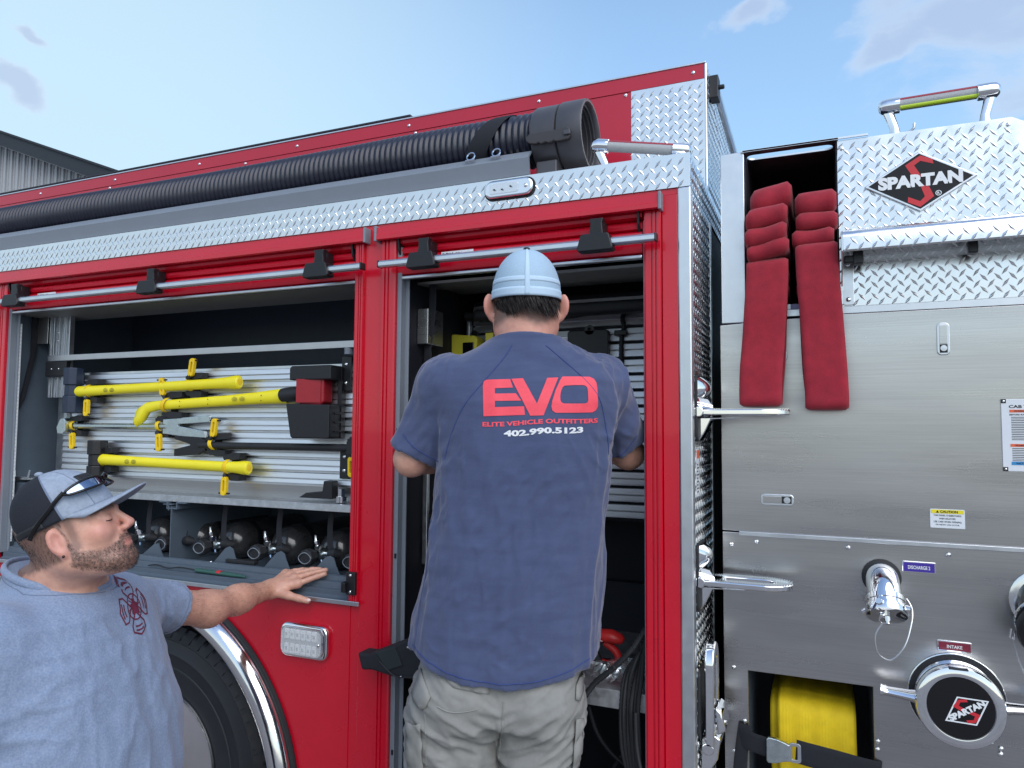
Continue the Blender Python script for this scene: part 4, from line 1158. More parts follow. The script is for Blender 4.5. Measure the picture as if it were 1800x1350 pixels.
# discharge outlet with chained cap
A0 = Vector((.131, YP, 1.262)); 
flr = MB().lathe([(.044, 0), (.046, .002), (.040, .004)], A0, (0, -1, 0), 28)  # black disc painted in place of the dark panel hole round the elbow
dsc = obj('discharge_outlet', flr, 'black_rubber', eng, smooth=True)
el = [A0, A0+Vector((0, -.03, 0)), A0+Vector((0, -.052, -.006)), A0+Vector((.001, -.072, -.022)), A0+Vector((.002, -.090, -.046))]
obj('elbow', MB().tube(spline(el, 4), .0385, 28), 'chrome', dsc, smooth=True)
ad = Vector((.03, -.60, -.80)).normalized(); c0 = A0+Vector((.002, -.082, -.038))
cap = MB().lathe([(.040, -.004), (.0445, -.002), (.0445, .010), (.0425, .012), (.0425, .020), (.0465, .022), (.0475, .040), (.0455, .0435), (.030, .0445), (.0, .0455)], c0, ad, 36)
cp_ = obj('cap', cap, 'chrome', dsc, smooth=True, ang=40)
sd_ = Vector((1, 0, 0)); u2 = ad.cross(sd_).normalized()
for a in range(0, 360, 90):
    q = sd_*math.cos(R(a+20))+u2*math.sin(R(a+20)); b = MB().tube([c0+ad*.028+q*.044, c0+ad*.030+q*.055], [.010, .007], 10)
    obj('lug', b, 'chrome', cp_, smooth=True)
ef = c0+ad*.046
b = MB().tube([ef, ef+ad*.012], .007, 8); b.tube([ef+ad*.012, ef+ad*.018], .0045, 8)
b.tube([ef+Vector((-.010, -.004, -.006))+Vector((.007*math.cos(t_), 0, .007*math.sin(t_))) for t_ in np.linspace(0, 2*math.pi, 13)[:-1]], .0022, 6, closed=True)
obj('ring_bolt', b, 'chrome', cp_, smooth=True)
lp = spline([ef+Vector((-.012, -.012, -.014)), ef+Vector((-.028, -.016, -.045)), ef+Vector((-.022, -.014, -.085)), ef+Vector((.006, -.008, -.098)), ef+Vector((.036, .0, -.064)), ef+Vector((.054, .018, -.010)), ef+Vector((.056, .032, .02)), ef+Vector((.046, .04, .04))], 8)
obj('cap_cable', MB().tube(lp, .0019, 7), 'satin_aluminium', dsc, smooth=True)
# large intake with long-handled cap
I0 = Vector((.2885, YP, .985))
itk = obj('intake', MB().lathe([(.094, .0), (.105, .0005), (.106, .002), (.1045, .003), (.096, .003)], I0, (0, -1, 0), 48), 'polished_trim', eng, smooth=True)
obj('dark_hole_ring', MB().lathe([(.088, -.03), (.1035, .0025), (.1035, .0045), (.090, .0045), (.088, 0)], I0, (0, -1, 0), 48), 'black_rubber', itk, smooth=True)  # the dark of the open panel hole, put in as a black ring
ca = Vector((-.035, -1, .06)).normalized(); I1 = Vector((.2865, .185, .987))
obj('cap', MB().lathe([(.080, -.01), (.086, .0), (.088, .03), (.0925, .05), (.0935, .072), (.0925, .078), (.090, .0825), (.076, .0865), (.0705, .0855), (.0700, .0835), (.0, .0835)], I1, ca, 64), 'chrome', itk, smooth=True, ang=30)
obj('cap_face', MB().lathe([(.0695, .0838), (.0690, .0852), (.0, .0855)], I1, ca, 48), 'black_gloss', itk, smooth=True, ang=30)
for s_ in (-1, 1):
    q0 = I1+ca*.052+Vector((s_*.085, 0, .004)); q1 = I1+ca*.050+Vector((s_*.165, .006, .008))
    b = MB().tube([q0, q0+(q1-q0)*.25, q0+(q1-q0)*.8, q1-(q1-q0)*.05, q1], [.021, .017, .014, .016, .0185], 8, flat=(1, .8))
    obj('handle', b, 'chrome', itk, smooth=True, ang=50)
B('rim_tag', (.262, .302, .098, .13, 1.078, 1.082), 'roof_trim', itk, bev=.002)
fo = I1+ca*.0858+Vector((.012, 0, -.004))
ea = R(33); eU = Vector((math.cos(ea), -.035*.9, math.sin(ea))).normalized(); eU = (eU-ca*eU.dot(ca)).normalized(); eV = ca.cross(eU).normalized()*-1
eV = ca.cross(eU); eV = eV if eV.z > 0 else -eV
def cap_emblem():
    sk = .42   # the badge is a leaning diamond: corners measured on the cap
    mb = MB(); U = eU; V = eV
    def at(x, y, h=0.0): return fo+U*x+V*y+ca*h
    pts = [(-.053, 0), (0, -.035), (.053, 0), (0, .035)]
    inn = [(-.0475, 0), (0, -.0314), (.0475, 0), (0, .0314)]
    mb.add([at(x, y, .0006) for x, y in pts]+[at(x, y, .0006) for x, y in inn], [(i, (i+1) % 4, 4+(i+1) % 4, 4+i) for i in range(4)])
    e = obj('badge', mb, 'white_print', itk)
    s = MB()
    for P_ in ([(-.020, .020), (-.002, .0285), (.014, .022), (.013, .0155), (-.001, .0215), (-.008, .0165)], [(-.020, .020), (-.008, .0165), (-.001, .005), (-.011, .005)],
               [(.000, -.006), (.010, -.006), (.020, -.019), (.008, -.0165)], [(.020, -.019), (.008, -.0165), (.001, -.022), (-.013, -.0165), (-.014, -.023), (.001, -.029)]):
        s.add([at(x, y, .0008) for x, y in P_], [tuple(range(len(P_)))])
    obj('red_mark', s, 'red_print', itk)
    t = MB(); add_text(t, 'SPARTAN', at(-.0425, -.0068, .0011), U, V, .085, .0145, .06)
    obj('lettering', t, 'white_print', itk)
cap_emblem()
# black capped outlet at the right edge of the frame
K0 = Vector((.478, YP, 1.235)); ka = Vector((.0, -.80, -.45)).normalized()
ko = obj('side_outlet', MB().lathe([(.070, .0), (.074, .003), (.066, .006)], K0, (0, -1, 0), 32), 'polished_trim', eng, smooth=True)
obj('elbow', MB().tube([K0, K0+Vector((0, -.04, 0)), K0+Vector((0, -.07, -.025))], .058, 28), 'black_gloss', ko, smooth=True)
K1 = K0+Vector((0, -.055, -.03))
obj('cap', MB().lathe([(.062, -.01), (.072, .0), (.073, .012), (.070, .014), (.070, .022), (.0755, .024), (.078, .048), (.074, .056), (.060, .058), (.056, .050), (0, .048)], K1, ka, 40), 'black_plastic', ko, smooth=True, ang=35)
obj('lock_ring', MB().lathe([(.0745, .002), (.0765, .004), (.0765, .009), (.0745, .011)], K1, ka, 40), 'chrome', ko, smooth=True)
b = MB().tube([K1+Vector((-.084, -.015, -.025)), K1+Vector((-.088, -.016, -.045)), K1+Vector((-.080, -.016, -.05)), K1+Vector((-.078, -.016, -.03))], .003, 6)
obj('snap_clip', b, 'chrome', ko, smooth=True)
obj('cap_cable', MB().tube(spline([K1+Vector((-.082, -.016, -.048)), K1+Vector((-.066, -.01, -.11)), K1+Vector((-.040, -.01, -.17)), K1+Vector((-.02, -.01, -.20))], 6), .0018, 6), 'satin_aluminium', ko, smooth=True)

# ---------------- things carried by the engine ----------------
def ringprism(outer, inner, a0, a1, axis='y'):
    n = len(outer); mb = MB()
    def p(q, a): return {'y': (q[0], a, q[1]), 'x': (a, q[0], q[1]), 'z': (q[0], q[1], a)}[axis]
    vs = []
    for a in (a0, a1): vs += [p(q, a) for q in outer]+[p(q, a) for q in inner]
    fs = []
    for i in range(n):
        j = (i+1) % n
        fs += [(i, j, n+j, n+i), (2*n+i, 3*n+i, 3*n+j, 2*n+j), (i, 2*n+i, 2*n+j, j), (n+i, n+j, 3*n+j, 3*n+i)]
    return mb.add(vs, fs)
def ribbon(path, side, wd, th, ribs=0, rib=0.001, n=18, wob=None, hollow=0.0):
    # flat hose swept along a path; section is a rounded flat strip of width wd, thickness th
    P = [Vector(p) for p in path]; m = len(P)
    if ribs: n = ribs*4+10
    vs = []; S0 = Vector(side).normalized()
    for i in range(m):
        t = (P[min(i+1, m-1)]-P[max(i-1, 0)]).normalized()
        s = (S0-t*S0.dot(t)).normalized(); nn = t.cross(s).normalized()
        for k in range(n):
            h = n//2
            if k < h: u = -1+2*k/(h-1); sg = 1
            else: u = 1-2*(k-h)/(n-h-1); sg = -1
            e = max(0.0, 1-abs(u)**11)**.5
            o_ = sg*th/2*(.18+.82*e)
            if ribs: o_ += sg*rib*math.cos(u*ribs*math.pi)*(1 if abs(u) < .97 else 0)
            q = P[i]+s*(u*wd/2)+nn*o_
            if wob: q = q+Vector(wob(i/(m-1), u, sg))
            vs.append(q)
    fs = []
    for i in range(m-1):
        for k in range(n): fs.append((i*n+k, i*n+(k+1) % n, (i+1)*n+(k+1) % n, (i+1)*n+k))
    fs.append(tuple(range(n-1, -1, -1))); fs.append(tuple((m-1)*n+k for k in range(n)))
    return MB().add(vs, fs)

# --- suction hose in the trough
HX0, HX1, HY, HZ = -4.6, -.775, .126, 2.520
sh_ = thing('suction_hose', 'black corrugated suction hose with grey coupling lying along the top of the engine', 'suction hose', (-2.5, HY, HZ-.08))
pr = []; x = 0.0; pitch = .0205
while x < (HX1-HX0):
    for dx, r_ in ((0, .0755), (.0035, .0765), (.0065, .0815), (.0105, .0835), (.0145, .0815), (.0175, .0765)):
        pr.append((r_, x+dx))
    x += pitch
b = MB().lathe(pr, (HX0, HY, HZ), (1, 0, 0), 36)
b.v = [(x, y, z-.010*math.sin((x+4.6)*3.1)*.4) for x, y, z in b.v]
obj('hose_body', b, 'hose_black', sh_, smooth='all')
b = MB().lathe([(.078, -.01), (.100, -.002), (.1025, .003), (.1025, .072), (.100, .074), (.094, .075), (.094, .079), (.1035, .080), (.1060, .084), (.1060, .150), (.1045, .155), (.097, .155), (.094, .150), (.094, .140), (.089, .138), (.092, .130), (.087, .128), (.090, .118), (.085, .116), (.088, .104), (.083, .09), (.05, .08), (0, .08)], (HX1, HY, HZ-.008), (1, 0, 0), 56)
cpl = obj('coupling', b, 'coupling_grey', sh_, smooth=True, ang=40)
lv = MB().prism([(-.785, 2.478), (-.775, 2.470), (-.755, 2.466), (-.748, 2.470), (-.740, 2.464), (-.725, 2.468), (-.715, 2.463), (-.700, 2.468), (-.690, 2.464), (-.655, 2.466), (-.650, 2.474), (-.650, 2.498), (-.660, 2.503), (-.700, 2.500), (-.775, 2.500), (-.788, 2.490)], .016, .030)
obj('cam_lever', lv, 'lever_brown', sh_, bev=.003)
B('lever_pivot', (-.668, -.648, .010, .03, 2.478, 2.492), 'coupling_grey', sh_, bev=.002)
B('seat_block', (-.765, -.70, .045, .20, 2.378, 2.424), 'coupling_grey', sh_, bev=.004)
# hook and loop strap over the hose
vt = thing('hook_and_loop_strap', 'wide black hook and loop strap tied round the suction hose', 'strap', (-.90, .12, 2.46))
pts = []
for a in range(200, -31, -10):
    pts.append((-.912+.050*math.sin(R(a))*.5+.018*(a < 90), HY-.092*math.cos(R(a-20))*-1*-1, HZ+.090*math.sin(R(a))))
pth = [Vector((-.938+.055*math.sin(R(a)), HY+.0885*math.cos(R(a)), HZ-.002+.0885*math.sin(R(a)))) for a in range(215, 20, -9)]
obj('band', ribbon(pth, (1, 0, 0), .062, .006), 'webbing', vt, smooth=True)
for xx in (-.965, -.880):
    b = MB().tube([(xx+.013*math.cos(t_), .014+.005*math.sin(t_), 2.458+.013*math.sin(t_)) for t_ in np.linspace(0, 2*math.pi, 15)[:-1]], .0024, 6, closed=True)
    b.tube([(xx-.016, .010, 2.444), (xx+.016, .010, 2.445)], .0035, 6)
    obj('ring', b, 'chrome', vt, smooth=True)

# --- striking tools on the board
def clamp(x, z, r, d, lean=0.0, up=True, yb=.148, link=True, wide=.05):
    yt = yb-r-.012   # tool axis
    c = MB()
    for s_ in (1, -1):
        z0 = z+s_*(r+.001)
        c.prism([(x-.020, z0), (x+.022, z0), (x+.022+wide*.5, z0+s_*.004), (x+.022+wide*.5, z0+s_*.026), (x+.018, z0+s_*.026), (x-.004, z0+s_*.020), (x-.012, z0+s_*.022), (x-.018, z0+s_*.014), (x-.024, z0+s_*.014), (x-.024, z0+s_*.006)][::s_], yt-.004, yb)
    c.box(x-.018, x+.018, yb-.0035, yb-.0005, z-r-.006, z+r+.006)
    o = obj('tool_clamp', c, 'black_rubber', eng, bev=.002)
    st = [Vector((x-lean*.2*math.sin(a), yt-(r+.0022)*math.cos(a), z+(r+.0022)*math.sin(a))) for a in np.linspace(-1.9, 1.9, 15)]
    obj('strap', ribbon(st, (1, 0, 0), .017, .0035), 'yellow_strap', o, smooth=True)
    if link:
        zc = z+d*(r+.014+.032); xl = x+lean*.5
        outer = rrect(-.0125, .0125, -.034, .034, .010, 4); inner = rrect(-.0045, .0045, -.020, .020, .0042, 4)
        b = ringprism(outer, inner, -.007, .007)
        b.v = [(v[0]+xl+lean*v[2]*4*d, v[1]+yt-.012, v[2]+zc) for v in b.v]
        obj('pull_link', b, 'yellow_strap', o, bev=.002)
        xe = xl+lean*.034*4; ze = zc+d*.026
        obj('pin', MB().tube([(xe-.024, yt-.012, ze), (xe+.026, yt-.012, ze)], .0032, 8), 'black_plastic', o, smooth=True)
        b = MB().tube([(x-.004, yt-.010, z+d*(r+.002)), (xl-lean*.1, yt-.014, zc-d*.030)], .006, 8); obj('knuckle', b, 'black_rubber', o, smooth=True)
    return o
def handle_print(parent, x0, z0, slope, y):
    t = MB()
    for gx in (0, .036):
        for i in range(5):
            w_ = (.012, .026, .024, .027, .018)[i]
            t.box(x0+gx+.013-w_/2, x0+gx+.013+w_/2, y-.0004, y, z0-i*.0034, z0-i*.0034+.0013)
    obj('warning_print', t, 'black_print', parent)
def sledge(xh, zh, hw, hh, x1, z0, z1, label, m_head):
    t = thing('sledgehammer', label, 'sledgehammer', (xh, .12, zh-hh), 'sledgehammers strapped to the tool board')
    y = .105
    def oct_(s, zc, a0, a1):
        q = s*.41
        return MB().prism([(xh-hw*0-s, y-q), (xh-q, y-s), (xh+q, y-s), (xh+s, y-q), (xh+s, y+q), (xh+q, y+s), (xh-q, y+s), (xh-s, y+q)], a0, a1, axis='z')
    b = oct_(hw, 0, zh+.022, zh+hh); b2 = oct_(hw*1.0, 0, zh-hh, zh-.022); b3 = oct_(hw*.86, 0, zh-.0225, zh+.0225)
    b.add(b2.v, b2.f); b.add(b3.v, b3.f)
    obj('head', b, m_head, t, bev=.003)
    P0 = Vector((xh+hw*.6, y, z0)); P1 = Vector((x1, y, z1)); d = P1-P0
    pts = [P0+d*k for k in (0, .02, .05, .3, .6, .86, .93, .97, .995, 1)]
    rad = [.020, .022, .021, .0185, .0185, .019, .0215, .025, .0245, .019]
    obj('handle', MB().tube(pts, rad, 20, flat=(.82, 1.0)), 'yellow_handle', t, smooth=True)
    obj('grip_end', MB().lathe([(.012, 0), (.006, .0012), (0, .0013)], P1, d, 12), 'yellow_strap', t)
    handle_print(t, P0.x+d.x*.20, P0.z+d.z*.2+.005, 0, y-.0155)
    return t
sledge(-2.822, 1.780, .036, .092, -1.935, 1.775, 1.7975, 'yellow-handled sledgehammer with dark blue head, topmost tool on the board', 'navy_steel')
sledge(-2.665, 1.500, .035, .078, -1.880, 1.503, 1.489, 'yellow-handled sledgehammer with black head, lowest tool on the board', 'black_plastic')
# axe
ax_ = thing('axe', 'axe with hooked yellow handle and red head in a black holder', 'axe', (-1.6, .11, 1.66))
y = .108
pth = [(-2.468, y, 1.686), (-2.452, y, 1.683), (-2.425, y, 1.690), (-2.395, y, 1.708), (-2.340, y, 1.716), (-2.2, y, 1.722), (-2.0, y, 1.731), (-1.85, y, 1.739), (-1.76, y, 1.744), (-1.72, y, 1.746)]
b = MB().tube(pth, [.010, .021, .025, .0215, .0185, .0185, .0195, .022, .026, .028], 20, flat=(.70, 1.0))
# the hooked butt: drop the underside
b.v = [(x, yy, z-(.030*max(0, min(1, (-2.395-x)/.05)) if z < 1.70 else .006*max(0, min(1, (-2.42-x)/.05)))) for x, yy, z in b.v]
obj('handle', b, 'yellow_handle', ax_, smooth=True)
handle_print(ax_, -1.955, 1.742, 0, y-.0215)
for dx in (-2.07, -2.21, -1.82):
    for dz in (.008, -.010): obj('pin_hole', MB().lathe([(.0022, 0), (.0022, .0006)], (dx, y-.0200, 1.731+dz+(dx+2.0)*.045), (0, -1, 0), 8), 'black_print', ax_)
b = MB().tube([(-1.735, y, 1.747), (-1.70, y, 1.750), (-1.66, y, 1.754), (-1.60, y, 1.757)], [.034, .036, .031, .028], 20, flat=(.95, .75)); obj('collar', b, 'black_rubber', ax_, smooth=True)
b = MB().prism([(-1.648, 1.712), (-1.648, 1.812), (-1.560, 1.812), (-1.545, 1.800), (-1.545, 1.722), (-1.560, 1.712)], .082, .132)
obj('head', b, 'tool_red', ax_, bev=.005)
b = MB().prism([(-1.648, .066), (-1.556, .080), (-1.556, .081), (-1.648, .083)], 1.72, 1.80, axis='z'); obj('cheek', b, 'tool_red', ax_)
hb_ = MB().prism([(-1.682, 1.797), (-1.682, 1.838), (-1.675, 1.846), (-1.512, 1.846), (-1.508, 1.84), (-1.508, 1.797)], .070, .146)
ho = obj('axe_holder', hb_, 'black_plastic', eng, bev=.004)
b = MB().prism([(-1.690, 1.716), (-1.506, 1.712), (-1.506, 1.602), (-1.512, 1.598), (-1.660, 1.598), (-1.668, 1.604)], .064, .147)
obj('pocket', b, 'black_plastic', ho, bev=.004)
for zz in (1.62, 1.65, 1.68): B('pocket_rib', (-1.5058, -1.502, .09, .14, zz, zz+.006), 'black_plastic', ho, bev=.001)
B('back_plate', (-1.52, -1.503, .125, .147, 1.60, 1.84), 'black_plastic', ho)
# bright entry bar
hg = thing('pry_bar', 'bright steel forcible entry bar with forked claw below the axe', 'pry bar', (-2.5, .12, 1.60))
y = .116
obj('shaft', MB().prism([(-.0105, -.0045), (-.0045, -.0105), (.0045, -.0105), (.0105, -.0045), (.0105, .0045), (.0045, .0105), (-.0045, .0105), (-.0105, .0045)], -2.83, -2.30, axis='x').xform(Matrix.Translation((0, y, 1.636))), 'tool_steel', hg, bev=.001)
fk = MB().prism([(-2.318, 1.662), (-2.12, 1.676), (-2.085, 1.678), (-2.085, 1.652), (-2.24, 1.644), (-2.24, 1.638), (-2.105, 1.620), (-2.095, 1.594), (-2.21, 1.598), (-2.318, 1.608)], y-.006, y+.006)
obj('fork', fk, 'tool_steel', hg, bev=.002)
ad_ = MB().prism([(-2.872, 1.665), (-2.845, 1.668), (-2.838, 1.655), (-2.838, 1.612), (-2.850, 1.600), (-2.885, 1.602), (-2.892, 1.63)], y-.03, y+.02); obj('adze', ad_, 'tool_steel', hg, bev=.004)
obj('pike', MB().tube([(-2.866, y, 1.655), (-2.862, y-.005, 1.70), (-2.845, y-.01, 1.75), (-2.822, y-.015, 1.795)], [.018, .015, .010, .0015], 8), 'tool_steel', hg, smooth=True)
# black entry bar
bb = thing('pry_bar', 'black forcible entry bar with forked claw between the axe holder and lower sledgehammer', 'pry bar', (-1.8, .12, 1.53))
obj('shaft', MB().tube([(-2.13, .116, 1.567), (-1.44, .116, 1.568)], .0125, 16), 'black_rubber', bb, smooth=True)
fk = MB().prism([(-2.255, 1.600), (-2.215, 1.602), (-2.13, 1.598), (-2.10, 1.585), (-2.10, 1.548), (-2.13, 1.532), (-2.255, 1.524), (-2.255, 1.550), (-2.175, 1.566), (-2.175, 1.570), (-2.255, 1.588)], .110, .122)
obj('fork', fk, 'black_plastic', bb, bev=.002)
obj('adze', MB().prism([(-1.455, 1.545), (-1.42, 1.545), (-1.385, 1.60), (-1.40, 1.65), (-1.425, 1.675), (-1.43, 1.67), (-1.41, 1.63), (-1.43, 1.592), (-1.455, 1.590)], .09, .13), 'black_plastic', bb, bev=.003)
clamp(-2.735, 1.777, .022, -1)
clamp(-2.188, 1.792, .0195, 1, .035, wide=.07)
clamp(-2.300, 1.717, .024, 1, -.030, wide=.11)
clamp(-2.342, 1.636, .016, -1, .02)
clamp(-2.828, 1.636, .016, -1, .015)
clamp(-2.070, 1.570, .016, 1, .03, wide=.08)
clamp(-1.985, 1.491, .023, -1, -.01, wide=.06)
clamp(-1.446, 1.567, .016, -1, .005)
clamp(-2.640, 1.502, .022, 1, link=False)

# --- breathing air cylinders
labs = ['black breathing air cylinder directly right of the grey divider', 'black breathing air cylinder second to the right of the divider',
        'black breathing air cylinder above the resting fingertips', 'black breathing air cylinder half hidden behind the middle red post',
        'black breathing air cylinder just left of the grey divider', 'black breathing air cylinder behind the bearded man\'s face']
cx = [-2.085, -1.828, -1.607, -1.425, -2.278, -2.47]
def cylinder():
    t = thing('air_cylinder', labs[0], 'air cylinder', (0, .1, 1.131), 'breathing air cylinders on the compartment floor')
    zc = 1.202
    pr = [(.012, .0), (.018, .005), (.022, .012)] + [(.071*math.sin(R(a)), .012+.062*(1-math.cos(R(a)))) for a in range(20, 91, 7)] + [(.071, .40), (.05, .44), (0, .45)]
    obj('tank', MB().lathe(pr, (.018, .175, zc), (0, 1, 0), 36), 'carbon', t, smooth=True)
    obj('tank_band', MB().lathe([(.0715, .11), (.0725, .112), (.0725, .135), (.0715, .137)], (.018, .175, zc), (0, 1, 0), 36), 'black_plastic', t, smooth=True)
    v = MB().tube([(.018, .19, zc), (.018, .155, zc), (.010, .135, zc)], [.017, .019, .016], 14); v.tube([(.018, .150, zc-.002), (.062, .140, zc+.002)], [.013, .0115], 12)
    obj('valve', v, 'tool_steel', t, smooth=True)
    k = MB().lathe([(.016, -.018), (.024, -.010), (.027, .0), (.030, .006), (.030, .022), (.027, .026), (.019, .027), (.018, .0255), (0, .0255)], (-.004, .118, zc-.006), (-.12, -1, -.05), 8)
    kn = obj('hand_wheel', k, 'black_rubber', t, bev=.002)
    c_ = Vector((-.0075, .0895, zc-.0075))
    ring = [c_+Vector((.023*math.cos(a)*(1+.12*math.cos(2*a)), 0, .0185*math.sin(a))) for a in np.linspace(0, 2*math.pi, 21)[:-1]]
    obj('wheel_ring', MB().tube(ring, .0016, 6, closed=True), 'grey_paint', kn, smooth=True)
    g = MB().tube([(.060, .142, zc+.004), (.085, .136, zc+.008), (.092, .15, zc+.003)], [.016, .018, .013], 14); obj('gauge_boot', g, 'black_rubber', t, smooth=True)
    s = MB().tube([(.012, .140, zc+.014), (.010, .136, zc+.030)], [.013, .012], 6); s.tube([(.010, .136, zc+.030), (.008, .134, zc+.036), (.007, .133, zc+.046), (.006, .132, zc+.049), (.005, .131, zc+.066)], [.007, .0085, .0085, .0055, .005], 12)
    obj('outlet_stem', s, 'chrome', t, smooth=True)
    obj('screw_cap', MB().tube([(.030, .132, zc-.018), (.036, .128, zc-.026)], .005, 8), 'chrome', t, smooth=True)
    pth = [(.046, .165, zc+.150), (.044, .158, zc+.10), (.050, .150, zc+.05), (.056, .146, zc+.01), (.040, .150, zc-.04)]
    obj('strap', ribbon(spline(pth, 5), (1, .3, 0), .020, .003), 'webbing', t, smooth=True)
    return t
c0_ = cylinder()
for i, x_ in enumerate(cx):
    if i == 0: c0_.location.x = x_
    else: dup(c0_, (x_-cx[0], 0, 0), labs[i])
c0_.children  # first stays in place
# small cable and tester left on the sill
ts = thing('test_leads', 'green and white striped tester with thin leads lying on the compartment sill', 'tester', (-1.95, -.0, 1.125))
b = MB().tube([(-2.03, .022, 1.133), (-1.86, .020, 1.131), (-1.80, .018, 1.130)], [.007, .007, .003], 10); obj('body', b, mat('green_plastic', (.03, .10, .08), .4), ts, smooth=True)
b = MB().tube([(-1.93, .0215, 1.133), (-1.912, .0212, 1.133)], .0078, 10); obj('band', b, 'red_print', ts, smooth=True)
b = MB().tube(spline([(-2.03, .02, 1.133), (-2.10, .015, 1.138), (-2.16, .018, 1.130), (-2.22, .02, 1.137), (-2.26, .02, 1.131)], 6), .0025, 6); obj('lead', b, 'black_rubber', ts, smooth=True)

# --- red attack hoses, flaked flat in the bay and hanging out
def red_hose(x0, w_, label, folds, hang, zt, lean, drop):
    t = thing('fire_hose', label, 'fire hose', (x0, .15, hang), 'red hoses folded in the open bay')
    for i, (zc, yf, tl, th, dx) in enumerate(folds):
        # one flake: front fold rounded, running back into the bay
        r_ = th/2*.55; pth = []
        pth += [(0, .62, zc+.004), (0, yf+.10, zc+r_)]
        for a in range(90, 271, 20): pth.append((0, yf+r_+r_*1.1*math.cos(R(a)), zc+r_*math.sin(R(a))))
        pth += [(0, yf+.10, zc-r_), (0, .60, zc-.004)]
        xc = x0+dx
        b = ribbon(pth, (1, 0, 0), w_, th*.46, n=22)
        b.v = [(v[0]+xc, v[1]+.006*math.sin(v[0]*60+i), v[2]+(v[0])*tl+.0025*math.sin(v[0]*45+i*2)) for v in b.v]
        obj('hose_fold', b, 'hose_red', t, smooth='all')
    th = .014; gap = .030
    pth = [(x0, .60, zt-.012), (x0, .26, zt-.010), (x0, .185, zt-.004), (x0, .155, zt-.012), (x0, .142, zt-.040), (x0+lean*.2, .138, zt-.12), (x0+lean*.55, .134, zt-.22), (x0+lean*.9, .128, hang+.10), (x0+lean, .122, hang+.045),
           (x0+lean, .126, hang+.014), (x0+lean, .142, hang+.008), (x0+lean, .160, hang+.014), (x0+lean*.95, .170, hang+.05), (x0+lean*.6, .180, hang+.13), (x0+lean*.3, .183, zt-.15), (x0, .190, zt-.05), (x0, .26, zt-.035), (x0, .6, zt-.035)]
    pth = spline(pth, 5)
    def wob(s, u, sg):
        return (0, .0035*math.sin(s*19+u*1.5)+.002*math.sin(s*57), 0)
    b = ribbon(pth, (1, 0, 0), w_, th, n=26, wob=wob)
    obj('hanging_loop', b, 'hose_red', t, smooth='all')
    return t
red_hose(-.131, .108, 'red fire hose hanging from the bay, nearer the diamond plated corner post', [(2.278, .185, .16, .078, .010), (2.218, .150, .17, .060, 0), (2.167, .142, .17, .052, -.002), (2.126, .142, .13, .046, .003), (2.06, .17, .05, .03, 0), (2.02, .18, 0, .03, 0)], 1.698, 2.103, -.020, 0)
red_hose(-.007, .104, 'red fire hose hanging beside the emblem plate, its folds sitting lower', [(2.252, .175, .02, .064, .0), (2.198, .165, .02, .048, .002), (2.152, .160, .06, .048, -.008), (2.06, .17, 0, .03, 0), (2.02, .18, 0, .03, 0)], 1.688, 2.137, .018, 0)

# --- yellow supply hose in the lower bay with its belt
yh = thing('supply_hose', 'yellow ribbed large diameter hose folded in the lower bay behind a black belt', 'supply hose', (-.04, .3, .5))
def yfold(x0, x1, y0, zt, name):
    wd = x1-x0; xc = (x0+x1)/2
    pth = [(xc, .60, zt-.01), (xc, y0+.10, zt), (xc, y0+.05, zt-.002), (xc, y0+.018, zt-.012), (xc, y0+.004, zt-.034), (xc, y0, zt-.08), (xc+.002, y0-.002, zt-.18), (xc+.004, y0, zt-.3), (xc+.004, y0+.004, .50)]
    b = ribbon(spline(pth, 6), (1, 0, 0), wd, .018, ribs=24, rib=.0024)
    b.v = [(v[0], v[1], v[2]-.05*(v[0]-x0)) for v in b.v]
    return obj(name, b, 'hose_yellow', yh, smooth='all')
yfold(-.150, .05, .295, .886, 'hose_fold'); yfold(-.129, .067, .262, .904, 'hose_fold')
bt = thing('retaining_belt', 'black webbing belt with silver lift buckle across the yellow hose', 'belt', (-.05, .18, .78))
b = ribbon(spline([(-.222, .190, .806), (-.20, .184, .804), (-.17, .180, .800), (-.148, .178, .797)], 5), (0, 0, 1), .050, .0035); obj('webbing', b, 'webbing', bt, smooth=True)
b = ribbon(spline([(-.208, .194, .842), (-.214, .189, .80), (-.222, .188, .73), (-.226, .188, .64)], 5), (1, 0, .12), .034, .0035); obj('webbing', b, 'webbing', bt, smooth=True)
b = ribbon(spline([(-.080, .178, .800), (-.05, .176, .797), (.02, .180, .788), (.08, .186, .778), (.118, .196, .772)], 5), (0, 0, 1), .060, .0045); obj('webbing', b, 'webbing', bt, smooth=True)
b = MB().prism([(-.152, .768), (-.152, .822), (-.146, .828), (-.125, .826), (-.105, .820), (-.095, .816), (-.093, .775), (-.108, .772), (-.13, .764), (-.148, .762)], .166, .180); obj('buckle', b, 'tool_steel', bt, bev=.002)
b = ringprism(rrect(-.096, -.067, .772, .822, .008, 4), rrect(-.089, -.076, .780, .814, .003, 4), .170, .177); obj('buckle_frame', b, 'satin_aluminium', bt, bev=.001)
for i in range(3):
    for dx in (0, .018, .052):
        pass

